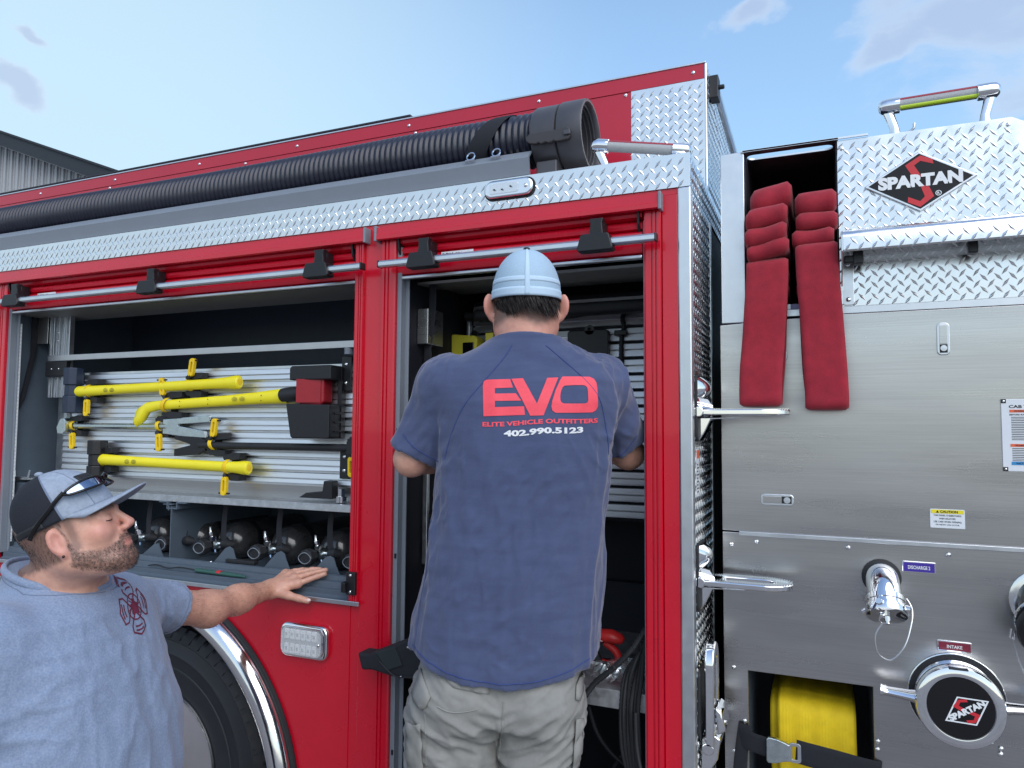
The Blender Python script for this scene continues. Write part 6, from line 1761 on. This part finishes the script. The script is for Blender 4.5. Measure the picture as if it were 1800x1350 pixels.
# trousers
rl = [(1.12, -.045, 0, .19, .115), (1.05, -.047, 0, .198, .125), (.985, -.050, .002, .205, .132), (.93, -.055, .004, .206, .13)]
legL = [(1.02, -.145, .0, .11, .120), (.94, -.160, .004, .121, .122), (.86, -.166, .008, .119, .115), (.76, -.168, .012, .113, .105), (.60, -.168, .01, .100, .095), (.35, -.168, .0, .085, .085), (.20, -.168, -.005, .08, .08)]
legR = [(1.02, .045, .0, .10, .120), (.94, .053, .004, .104, .122), (.86, .052, .008, .104, .115), (.76, .048, .012, .100, .105), (.60, .046, .01, .095, .095), (.35, .046, .0, .085, .085), (.20, .046, -.005, .08, .08)]
def pantsA(P):
    f = smin(loft(P, rl, 2.3), smin(loft(P, legL, 2.2), loft(P, legR, 2.2), .008), .03)
    f = smin(f, ell(P, (-.15, -.06, .985), (.085, .075, .085)), .04); f = smin(f, ell(P, (.045, -.06, .985), (.08, .075, .085)), .04)
    return f
V_, F_ = iso(pantsA, (-.32, -.19, .18), (.22, .19, 1.14), .0056)
V_ = relax(V_, F_, 2, .5); N_ = vnorm(V_, F_)
zz = V_[:, 2]
W_ = V_.copy(); sg = np.where(V_[:, 0] < -.052, 1, -1); W_[:, 2] = V_[:, 2]+sg*V_[:, 0]*.55
d_ = folds(W_, N_, .0085, (5, 6, 15), (4, 1, 0))*np.clip((1.0-zz)/.06, 0, 1)+folds(W_, N_, .0045, (11, 10, 30), (1, 4, 2))+vnoise(V_, 14)*.003
V_ = V_+N_*d_[:, None]
pants = link('trousers', np_mesh('trousers', V_, F_), 'khaki_grey', PA)
bp_ = bvh_of(V_, F_)
def patch(name, pts, bvh, d, m_, parent, off=.004, th=.0025):
    mb = MB().add([tuple(p) for p in pts], [tuple(range(len(pts)))])
    me_ = project_mesh(mb, bvh, d, off, .02); me_.polygons.foreach_set('use_smooth', [True]*len(me_.polygons))
    o = link(name, me_, m_, parent); md = o.modifiers.new('t', 'SOLIDIFY'); md.thickness = th; md.offset = 0; return o
patch('pocket_flap', [(-0.2369,-0.1000,1.0508), (-0.2066,-0.1000,1.0088), (-0.2170,-0.1000,0.9824), (-0.2277,-0.1000,0.9757), (-0.2507,-0.1000,0.9835), (-0.2577,-0.1000,0.9979)], bp_, (0, 1, 0), 'khaki_grey', pants)
patch('pocket_flap', [(0.1551,-0.1000,1.0481), (0.1335,-0.1000,1.0216), (0.1308,-0.1000,0.9952), (0.1416,-0.1000,0.9848), (0.1537,-0.1000,0.9980)], bp_, (0, 1, 0), 'khaki_grey', pants)
patch('cargo_pocket', [(-0.2688,-0.1000,0.9295), (-0.2299,-0.1000,0.9403), (-0.2226,-0.1000,0.8099), (-0.2626,-0.1000,0.7967)], bp_, (0, 1, 0), 'khaki_grey', pants, .007)
patch('cargo_pocket', [(0.1309,-0.1000,0.9492), (0.1524,-0.1000,0.9363), (0.1418,-0.1000,0.8123), (0.1230,-0.1000,0.8122)], bp_, (0, 1, 0), 'khaki_grey', pants, .007)
patch('back_yoke', [(-0.2184,-0.1000,1.0787), (-0.1529,-0.1000,1.0328), (-0.0717,-0.1000,1.0176), (-0.0693,-0.1000,1.0466), (-0.1670,-0.1000,1.0856)], bp_, (0, 1, 0), 'khaki_grey', pants, .003)
for pts in ([(-0.0378,-0.1000,1.0007), (-0.0412,-0.1000,0.9154), (-0.0487,-0.1000,0.8370)], [(-0.2222,-0.1000,0.9666), (-0.2186,-0.1000,0.9011), (-0.2201,-0.1000,0.8229)], [(-0.1902,-0.1000,0.9904), (-0.1523,-0.1000,0.9802), (-0.0984,-0.1000,0.9858)]):
    seam(pts, bp_, pants, 'khaki_grey', .0016)
shoe(PA, -.168, .0, .10); shoe(PA, .046, .0, .10)
# cap
capA = cap_dome(RA, HA, .0895, .112, .130, .016, .05, 'all', 'cap', 'cap_mesh_pale', PA, a0=0, a1=360)
cap_dome(RA, HA, .0895, .112, .130, .016, .05, 'all', 'cap_band', 'cap_band_pale', capA, off=.0012, hi=.16, nz=4)
cap_dome(RA, HA, .0895, .112, .130, .016, .05, 'all', 'sweat_band', 'cap_band_pale', capA, off=.0007, lo=.27, hi=.36, nz=3)
cap_dome(RA, HA, .0895, .112, .130, .016, .05, 'all', 'centre_seam', 'cap_band_pale', capA, off=.0014, a0=266, a1=274, nx=4)
cap_dome(RA, HA, .0900, .1125, .130, .014, .05, 'all', 'edge_binding', 'black_plastic', capA, off=.0006, hi=.012, nz=1)
obj('button', MB().ball(tuple(HA+np.array((0, -.024, .149))), (.009, .009, .005)), 'hair_dark', capA, smooth=True)
bm_ = MB(); vs = []; fs = []
for i in range(7):
    for k in range(17):
        A = R(20+140*k/16); s_ = 1+i/6*.62*math.sin(A)**.8
        x = .088*math.cos(A)*(1+.02*i); y = .112*math.sin(A)*s_-.015; vs.append(tuple(HA+np.array((x, y, .022-.9*x*x*i/6*2-.008*i/6))))
for i in range(6):
    for k in range(16): fs.append((i*17+k, i*17+k+1, (i+1)*17+k+1, (i+1)*17+k))
br = obj('brim', bm_.add(vs, fs), 'cap_band_pale', capA, smooth='all'); md = br.modifiers.new('t', 'SOLIDIFY'); md.thickness = .004
# hair below the cap
def hairA(P):
    q = ((P-HA)@RA.T)/np.array(sA)
    f = ell(q, (0, -.018, .040), (.0795, .1035, .096))
    f = np.maximum(f, q[:, 2]-.03); f = smax(f, -(q[:, 2]+.020+.30*(q[:, 0]**2)/.08+(-.010)*np.cos(q[:, 0]*20)), .008)
    f = np.maximum(f, q[:, 1]+.004)
    return f
V_, F_ = iso(hairA, HA-np.array((.12, .14, .08)), HA+np.array((.12, .06, .06)), .003)
V_ = relax(V_, F_, 1)
hair = link('hair', np_mesh('hair', V_, F_), 'hair_dark', PA)
rt = []; dr = []
bh = bvh_of(V_, F_)
for i in range(1500):
    x = random.uniform(-.083, .083); z = random.uniform(-.018, .014)
    h = bh.ray_cast(Vector(tuple(HA))+Vector((x, -.4, z)), Vector((0, 1, 0)))
    if h[0] is None: continue
    rt.append(h[0]+h[1]*.0004); dr.append(Vector((.25+x*-1.2+random.uniform(-.15, .15), h[1].y*.10, -1)).normalized())
strands('hair_strands', rt, dr, .030, 'hair_dark', hair, .0008, (.25, .12, 0))

# ===== the bearded man with his hand on the sill =====
PB = person('bearded man in heather blue shirt and cap, one hand on the compartment sill', 'person', (-1.5448,-0.7974,0.0000))
yb, pb_ = R(12), R(22)
fB = np.array((math.cos(yb)*math.cos(pb_), math.sin(yb)*math.cos(pb_), math.sin(pb_)))
rB = np.array((math.sin(yb), -math.cos(yb), 0.0)); uB = np.cross(rB, fB)
RB = np.array([rB, fB, uB])
HB = np.array((0.0776,-0.1550,1.4026))+rB*-.085; sB = (.97, .90, .95)
SB = np.array((.02, .165, 1.205)); EB = np.array((.128, .45, 1.122)); WB = np.array((0.2137,0.7163,1.1185))
SR = np.array((-.02, -.205, 1.215)); ER = np.array((-.05, -.27, .93)); WR = np.array((.05, -.20, .72))
rowsB = [(1.37, -.012, -.02, .092, .096), (1.325, -.011, -.016, .095, .100), (1.295, -.010, -.014, .101, .112), (1.272, -.006, -.01, .118, .150), (1.24, -.002, -.01, .138, .208), (1.16, .010, -.01, .160, .238), (1.08, .022, -.01, .178, .240), (.99, .032, -.01, .194, .244), (.88, .036, -.01, .204, .248), (.78, .036, -.01, .20, .245), (.70, .030, -.01, .19, .235)]
pk = [np.array((0.3014,0.7253,1.1351)), np.array((0.2847,0.7500,1.1461)), np.array((0.2614,0.7774,1.1514)), np.array((0.2365,0.8034,1.1516))]
fg = [[pk[0], (0.3315,0.7342,1.1461), (0.3605,0.7413,1.1557), (0.3808,0.7478,1.1617)],
      [pk[1], (0.3221,0.7535,1.1584), (0.3529,0.7620,1.1661), (0.3796,0.7657,1.1710)],
      [pk[2], (0.3001,0.7782,1.1625), (0.3298,0.7850,1.1688), (0.3555,0.7870,1.1686)],
      [pk[3], (0.2664,0.8036,1.1592), (0.2900,0.8065,1.1626), (0.3123,0.8078,1.1625)]]
thb = [(0.2414,0.7098,1.1130), (0.2826,0.6942,1.1043), (0.3177,0.6857,1.0977), (0.3456,0.6824,1.0916)]
def bodyB(P):
    def hd(P):
        f, q = head_sdf(P, HB, RB, sB)
        return smin(f, ell(q, (0, .055, -.078), (.052, .045, .022))*1.0, .02)      # fuller under the chin
    f = near(P, HB, .22, hd)
    f = smin(f, cone(P, HB-fB*.020-uB*.03, (-.012, -.015, 1.27), .061, .078), .03)
    core = [(z, cx, cy_, a*.88-.004, b*.88-.004) for z, cx, cy_, a, b in rowsB]
    f = smin(f, loft(P, core[1:]), .03)
    f = smin(f, cone(P, SB, EB, .055, .044), .04)
    f = smin(f, cone(P, EB, EB+(WB-EB)*.5, .0435, .0385), .04)
    f = smin(f, cone(P, EB+(WB-EB)*.45, WB, .039, .0265), .03)
    f = smin(f, near(P, WB, .26, lambda P: hand_sdf(P, WB, pk, fg, thb, .030, .0096)), .018)
    f = smin(f, cone(P, SR, ER, .056, .048), .03); f = smin(f, cone(P, ER, WR, .046, .030), .02)
    f = smin(f, near(P, WR, .26, lambda P: simple_hand(P, WR, (.5, .3, -.8), (.4, .8, 0))), .015)
    return f
V_, F_ = iso(bodyB, (-.36, -.46, .50), (.50, 1.02, 1.62), .0033)
V_ = relax(V_, F_, 1, .35)
me = np_mesh('body', V_, F_)
q = ((V_-HB)@RB.T)/np.array(sB); aq = np.abs(q[:, 0])
fl = .55*np.exp(-((q[:, 1]-.115)/.02)**2-((q[:, 2]+.018)/.02)**2-(aq/.03)**2)      # nose
fl += .45*np.exp(-((q[:, 1]-.07)/.025)**2-((q[:, 2]+.008)/.018)**2)                # cheek
fl += .8*np.exp(-((q[:, 1]-.1)/.02)**2-((q[:, 2]+.053)/.008)**2)*(aq < .024)       # lips
fl += (aq > .079)*.4*(np.abs(q[:, 1]+.012) < .035)*(np.abs(q[:, 2]) < .05)
arm_ = np.linalg.norm(V_-(EB+(WB-EB)*.12+np.array((0, -.03, -.03))), axis=1); fl += .55*np.exp(-(arm_/.035)**2)*np.clip(vnoise(V_, 60)*2+.5, 0, 1)
set_attr(me, 'flush', np.clip(fl, 0, 1))
nzv = vnoise(V_, 110)*.006+vnoise(V_, 300)*.003
top = np.interp(q[:, 1], [-.02, .0, .02, .05, .075, .092, .12], [.03, .010, -.030, -.042, -.044, -.036, -.034])
low = np.interp(q[:, 1], [-.02, .02, .06, .12], [-.055, -.082, -.108, -.125])
bd = np.clip((top-q[:, 2]+nzv)/.010, 0, 1)*np.clip((q[:, 2]-low+nzv)/.012, 0, 1)*np.clip((q[:, 1]+.006+nzv)/.012, 0, 1)
lips = np.exp(-(((q[:, 2]+.053)/.0085)**4))*(aq < .023)*(q[:, 1] > .088)
bd = np.maximum(bd, np.exp(-((q[:, 2]+.0385)/.006)**2)*(q[:, 1] > .080)*(aq < .030))
bd = bd*(1-lips)*(.66+.5*vnoise(V_, 160)+.4*vnoise(V_, 420))
bd[(aq > .077) & (q[:, 1] < .012)] *= .2
hb2 = np.clip((q[:, 2]+.048+nzv)/.012, 0, 1)*np.clip((.012-q[:, 1]+nzv)/.012, 0, 1)*(q[:, 2] < .06)*(aq < .0765)*.72
sb = np.clip((.028-np.abs(q[:, 1]-.018)*1.8+nzv)/.02, 0, 1)*(q[:, 2] > -.03)*(q[:, 2] < .05)*(aq > .05)*.6
brow = np.exp(-((q[:, 2]-.033)/.006)**2)*(q[:, 1] > .06)*(aq > .012)*.8
head_only = q[:, 2] > -.14
set_attr(me, 'stubble', np.clip(np.maximum.reduce([bd*.92, hb2, sb, brow])*head_only, 0, .95))
bodyb = link('body', me, 'skin', PB)
bhB = bvh_of(V_, F_)
# short beard hairs
rt = []; dr = []
idx = np.where((bd > .22) & head_only)[0]; NB = vnorm(V_, F_)
for i in np.random.RandomState(3).choice(idx, min(5200, 4*len(idx))):
    p = V_[i]+np.random.uniform(-.0015, .0015, 3); rt.append(p); n_ = NB[i]; dr.append(Vector(n_*.55-uB*.9+fB*.25+np.random.uniform(-.25, .25, 3)).normalized())
strands('beard', rt, dr, .0045, 'hair_dark', bodyb, .00022, None, 2)
idx = np.where(hb2 > .4)[0]
rt = [V_[i] for i in np.random.RandomState(4).choice(idx, 1600)]; dr = [Vector(-uB*1.0+np.random.uniform(-.3, .3, 3)).normalized() for _ in rt]
strands('hair', rt, dr, .007, 'hair_dark', bodyb, .0004, None, 2)
fa_ = np.where((V_[:, 1] > EB[1]-.12) & (V_[:, 1] < WB[1]-.03) & (V_[:, 0] > .0) & (V_[:, 2] > .95))[0]
rs_ = np.random.RandomState(9); pick = rs_.choice(fa_, min(1500, len(fa_)))
strands('arm_hair', [V_[i] for i in pick], [Vector(NB[i]*.45+np.array((.3, .8, -.35))+rs_.uniform(-.3, .3, 3)).normalized() for i in pick], .010, 'hair_dark', bodyb, .00016, None, 2)
obj('ear_stud', MB().ball(tuple(HB+rB*.0945*1.03+fB*(-.001)-uB*.030), .003, 8, 6), 'black_gloss', bodyb, smooth=True)
for s_ in (1, -1):
    ls_ = [HB+rB*s_*x_*sB[0]+fB*y_*sB[1]+uB*z_*sB[2] for x_, y_, z_ in ((.019, .0905, .008), (.026, .0945, .0045), (.034, .0930, .0045), (.043, .084, .007))]
    obj('eyelash', MB().tube(nearest(spline([tuple(p) for p in ls_], 5), bhB, .0003), .0010, 5), 'hair_dark', bodyb, smooth=True)
tn = np.array(thb[3]); obj('thumb_nail', MB().ball((0, 0, 0), (.0075, .0055, .0022)).xform(Matrix.Translation(Vector(tn)+Vector((.004, -.0075, .004)))@Matrix.Rotation(R(62), 4, 'X')), mat('nail', (.70, .50, .46), .25, coat=.4), bodyb, smooth=True)
# shirt
dB = (EB-SB)/np.linalg.norm(EB-SB); dR = (ER-SR)/np.linalg.norm(ER-SR)
def shirtB(P):
    f = loft(P, rowsB, 2.25)
    s = smin(ell(P, SB, (.078, .075, .068)), cone(P, SB, SB+dB*.24, .066, .0665), .03); s = np.maximum(s, (P-SB)@dB-.185)
    f = smin(f, s, .035)
    s = smin(ell(P, SR+np.array((0, .0, -.01)), (.085, .075, .075)), cone(P, SR, SR+dR*.30, .074, .080), .03); s = np.maximum(s, (P-SR)@dR-.25)
    f = smin(f, s, .03)
    f = np.maximum(f, P[:, 2]-(1.306-.30*P[:, 0]-.02*P[:, 1]))
    return np.maximum(f, .74-P[:, 2])
V_, F_ = iso(shirtB, (-.36, -.40, .70), (.34, .46, 1.40), .0045)
V_ = relax(V_, F_, 2, .5); N_ = vnorm(V_, F_)
zz = V_[:, 2]
d_ = folds(V_, N_, .0070, (8, 8, 2.2), (1, 2, 3))*np.clip((1.2-zz)/.15, .15, 1)
d_ += folds(V_, N_, .003, (19, 19, 6), (4, 2, 3))
W_ = V_@np.array([[.75, 0, .66], [0, 1, 0], [-.66, 0, .75]])
d_ += folds(W_, N_, .006, (7, 14, 20), (0, 1, 0))*np.exp(-(np.linalg.norm(V_-np.array((.0, .14, 1.20)), axis=1)/.12)**2)
W_ = V_@np.array([[1, 0, 0], [0, .8, .6], [0, -.6, .8]])
d_ += folds(W_, N_, .007, (6, 8, 22), (3, 1, 0))*np.exp(-(np.linalg.norm(V_-(SB+dB*.14), axis=1)/.08)**2)
d_ += folds(V_, N_, .0075, (8, 8, 20), (2, 7, 0))*np.exp(-(np.linalg.norm(V_-(SR+dR*.12+np.array((.05, 0, 0))), axis=1)/.12)**2)
d_ += vnoise(V_, 6)*.007
d_ += folds(V_@np.array([[.8, 0, .6], [0, 1, 0], [-.6, 0, .8]]), N_, .003, (15, 13, 5), (5, 1, 3))*np.clip(vnoise(V_, 4, (1, 3, 1))*2+.3, 0, 1)
V_ = V_+N_*(d_*np.clip((1.285-zz)/.06, .05, 1))[:, None]
shb = link('shirt', np_mesh('shirt', V_, F_), 'shirt_heather', PB)
bvB = bvh_of(V_, F_)
cring = []
for a in np.linspace(0, 2*math.pi, 49)[:-1]:
    x = -.010+.098*math.cos(a); y = -.015+.106*math.sin(a); cring.append(Vector((x, y, 1.306-.30*x-.02*y)))
col_ = obj('collar', MB().tube(cring, .0085, 8, closed=True, flat=(.6, 1)), 'shirt_heather', shb, smooth='all')
def seamN(pts, bvh, parent, m_, r): return obj('seam', MB().tube(nearest(spline(pts, 12), bvh), r, 5), m_, parent, smooth=True)
mat('seam_grey', (.16, .20, .28), .9)
def circ(S, d, L, r, dz=0):
    S = Vector(S)+Vector(d)*L; u_ = Vector(d).orthogonal().normalized(); v_ = Vector(d).cross(u_)
    return [S+u_*math.cos(a)*r+v_*math.sin(a)*r for a in np.linspace(0, 2*math.pi, 25)]
obj('seam', MB().tube(nearest(circ(SB, dB, .168, .09), bvB), .001, 5), 'seam_grey', shb, smooth=True)
obj('seam', MB().tube(nearest(circ(SR, dR, .232, .10), bvB), .001, 5), 'seam_grey', shb, smooth=True)
cr2 = [p+(p-Vector((-.01, -.015, p.z)))*.14+Vector((0, 0, -.012)) for p in cring]
obj('seam', MB().tube(nearest(cr2, bvB), .0009, 5), 'seam_grey', shb, smooth=True)
# chest badge
cU = Vector((.55, .83, 0)).normalized(); cD = Vector((-.83, .55, 0)).normalized(); cC = Vector((0.1470,0.0200,1.2301))
mb = MB()
def C2(x, y): return tuple(cC+cU*x+Vector((0, 0, y)))
def line(pts, w_, closed=True):
    n = len(pts); P_ = [Vector((a, b)) for a, b in pts]; rng = range(n if closed else n-1)
    for i in rng:
        a, b = P_[i], P_[(i+1) % n]; t_ = (b-a).normalized(); nn = Vector((-t_.y, t_.x))*w_/2
        e_ = t_*w_*.4
        mb.add([C2(*(a-nn-e_)), C2(*(b-nn+e_)), C2(*(b+nn+e_)), C2(*(a+nn-e_))], [(0, 1, 2, 3)])
cross = []
for k in range(4):
    A = math.pi/2*k+math.pi/2
    for r_, da in ((.022, -.48), (.036, -.62), (.046, -.50), (.049, 0), (.046, .50), (.036, .62), (.022, .48)):
        cross.append((r_*1.0*math.cos(A-da), r_*1.12*math.sin(A-da)))
line(cross, .0032); line([(.022*math.cos(a), .025*math.sin(a)) for a in np.linspace(0, 6.283, 22)[:-1]], .0028)
mb.add([C2(*p) for p in [(-.010, -.012), (-.004, -.018), (0, -.008), (.006, -.017), (.012, -.010), (.008, 0), (.012, .006), (.004, .010), (0, .018), (-.005, .009), (-.013, .007), (-.008, -.002)]], [tuple(range(12))])
for a in range(6): line([(.010*math.cos(a*1.05), .011*math.sin(a*1.05)), (.019*math.cos(a*1.05+.2), .020*math.sin(a*1.05+.2))], .0022, False)
for k in range(4):
    A = math.pi/2*k+math.pi/2
    for r_ in (.034, .041): line([(r_*math.cos(A+t_), r_*1.12*math.sin(A+t_)) for t_ in (-.30, -.1, .1, .30)], .0030, False)
me_ = project_mesh(mb, bvB, tuple(cD), .0010, .010, .35)
link('chest_badge', me_, 'print_maroon', shb)
# trousers
lr = [(.80, .02, -.01, .17, .21), (.70, .02, -.01, .17, .215)]
l1 = [(.74, .02, .10, .115, .11), (.6, .02, .105, .105, .10), (.35, .01, .11, .09, .09), (.08, .0, .11, .08, .08)]
l2 = [(a, b, -c-.02, d, e) for a, b, c, d, e in l1]
V_, F_ = iso(lambda P: smin(loft(P, lr), smin(loft(P, l1), loft(P, l2), .01), .03), (-.24, -.28, .04), (.26, .26, .86), .009)
V_ = relax(V_, F_, 1); link('trousers', np_mesh('trousers', V_, F_), 'dark_denim', PB)
for yy in (.11, -.13):
    V_, F_ = iso(lambda P: smin(ell(P, (.05, yy, .01), (.135, .05, .045)), cone(P, (-.02, yy, .02), (-.02, yy, .09), .05, .05), .04), (-.16, yy-.1, -.06), (.24, yy+.1, .18), .008)
    V_[:, 2] = np.maximum(V_[:, 2], -.029); link('boot', np_mesh('boot', V_, F_), 'boot_leather', PB)
# cap: grey front panels, black mesh back, curved peak
def rotx(Rm, a):   # pitch the cap relative to the head
    r0, f0, u0 = Rm; return np.array([r0, f0*math.cos(a)+u0*math.sin(a), u0*math.cos(a)-f0*math.sin(a)])
RC = rotx(RB, R(5)); OC = HB+uB*.012
ca_, cb_, cH = .082, .096, .112
frp = cap_dome(RC, OC, ca_, cb_, cH, .026, .0, '', 'cap', 'cap_heather', PB, a0=12, a1=168, yo=.002)
cap_dome(RC, OC, ca_, cb_, cH, .026, .0, '', 'mesh_back', 'cap_mesh_black', frp, off=-.0005, a0=167, a1=373, yo=.002)
cap_dome(RC, OC, ca_, cb_, cH, .026, .0, '', 'panel_seam', 'seam_grey', frp, off=.0010, a0=11, a1=13.5, nx=2, yo=.002)
cap_dome(RC, OC, ca_, cb_, cH, .026, .0, '', 'back_band', 'black_rubber', frp, off=.0008, a0=190, a1=350, hi=.13, nz=3, yo=.002)
for aa in (52,): 
    cap_dome(RC, OC, ca_, cb_, cH, .026, .0, '', 'panel_seam', 'seam_grey', frp, off=.0006, a0=aa, a1=aa+1.0, nx=1, yo=.002)
cap_dome(RC, OC, ca_, cb_, cH, .026, .0, '', 'patch', 'black_rubber', frp, off=.0022, a0=58, a1=122, lo=.36, hi=.66, nx=12, nz=6, yo=.002)
tp = OC+np.array([0, -.012, .026+cH])@RC
obj('button', MB().ball(tuple(tp), (.009, .009, .006)), 'cap_heather', frp, smooth=True)
vs = []; fs = []
for i in range(9):
    for k in range(25):
        A = R(14+152*k/24); t = i/8
        x = ca_*math.cos(A)*(1-.08*t); y = cb_*math.sin(A)-.002+t*.070*math.sin(A)**.55
        z = .029-2.6*x*x*t-.004*t+(.004*math.sin(A))*t
        vs.append(tuple(OC+np.array((x, y, z))@RC))
for i in range(8):
    for k in range(24): fs.append((i*25+k, i*25+k+1, (i+1)*25+k+1, (i+1)*25+k))
br = obj('brim', MB().add(vs, fs), 'cap_heather', frp, smooth='all'); md = br.modifiers.new('t', 'SOLIDIFY'); md.thickness = .0035
# sunglasses on the cap
sg_ = thing('sunglasses', 'black wraparound sunglasses with mirrored lenses pushed up onto the grey cap', 'sunglasses', (-1.5448,-0.7974,0.0000), rotz=_yaw); sg_['local'] = 1
def cp_(A, t, off):
    s_ = max(0.0, 1-t**2.3)**(1/2.05); A = R(A)
    return OC+np.array(((ca_+off)*s_*math.cos(A), (cb_+off)*s_*math.sin(A)-.010*t-.002, .026+(cH+off)*t))@RC
for a0, a1, nm in ((26, 84, 0), (96, 154, 1)):
    vs = []; fs = []
    for i in range(9):
        for k in range(13):
            u_ = k/12*2-1; v_ = i/8*2-1
            A = a0+(a1-a0)*k/12; hgt = .17*(1-abs(u_)**2.6)**.5*(1-.25*((u_ if nm == 0 else -u_) < 0)*abs(u_))
            vs.append(tuple(cp_(A, .36+v_*hgt*.5+.05*0, .013+.006*(1-u_*u_))))
    for i in range(8):
        for k in range(12): fs.append((i*13+k, i*13+k+1, (i+1)*13+k+1, (i+1)*13+k))
    o = obj('lens', MB().add(vs, fs), 'mirror_lens', sg_, smooth='all'); md = o.modifiers.new('t', 'SOLIDIFY'); md.thickness = .002
    rim_ = [vs[k] for k in range(13)]+[vs[8*13+k] for k in range(12, -1, -1)]
    obj('lens_frame', MB().tube(rim_, .0028, 8, closed=True), 'black_gloss', sg_, smooth='all')
obj('bridge', MB().tube([tuple(cp_(82, .40, .016)), tuple(cp_(90, .43, .020)), tuple(cp_(98, .40, .016))], .0035, 8), 'black_gloss', sg_, smooth=True)
for s_ in (1, -1):
    A = (lambda x: x) if s_ == 1 else (lambda x: 180-x)
    pts = [cp_(A(28), .40, .012), cp_(A(16), .33, .007), cp_(A(2), .22, .004), cp_(A(-12), .12, .003), cp_(A(-24), .02, .003), cp_(A(-32), -.0, .003)-uB*.008]
    obj('temple', MB().tube(spline([tuple(p) for p in pts], 6), .0034, 8, flat=(.6, 1.3)), 'black_gloss', sg_, smooth=True)
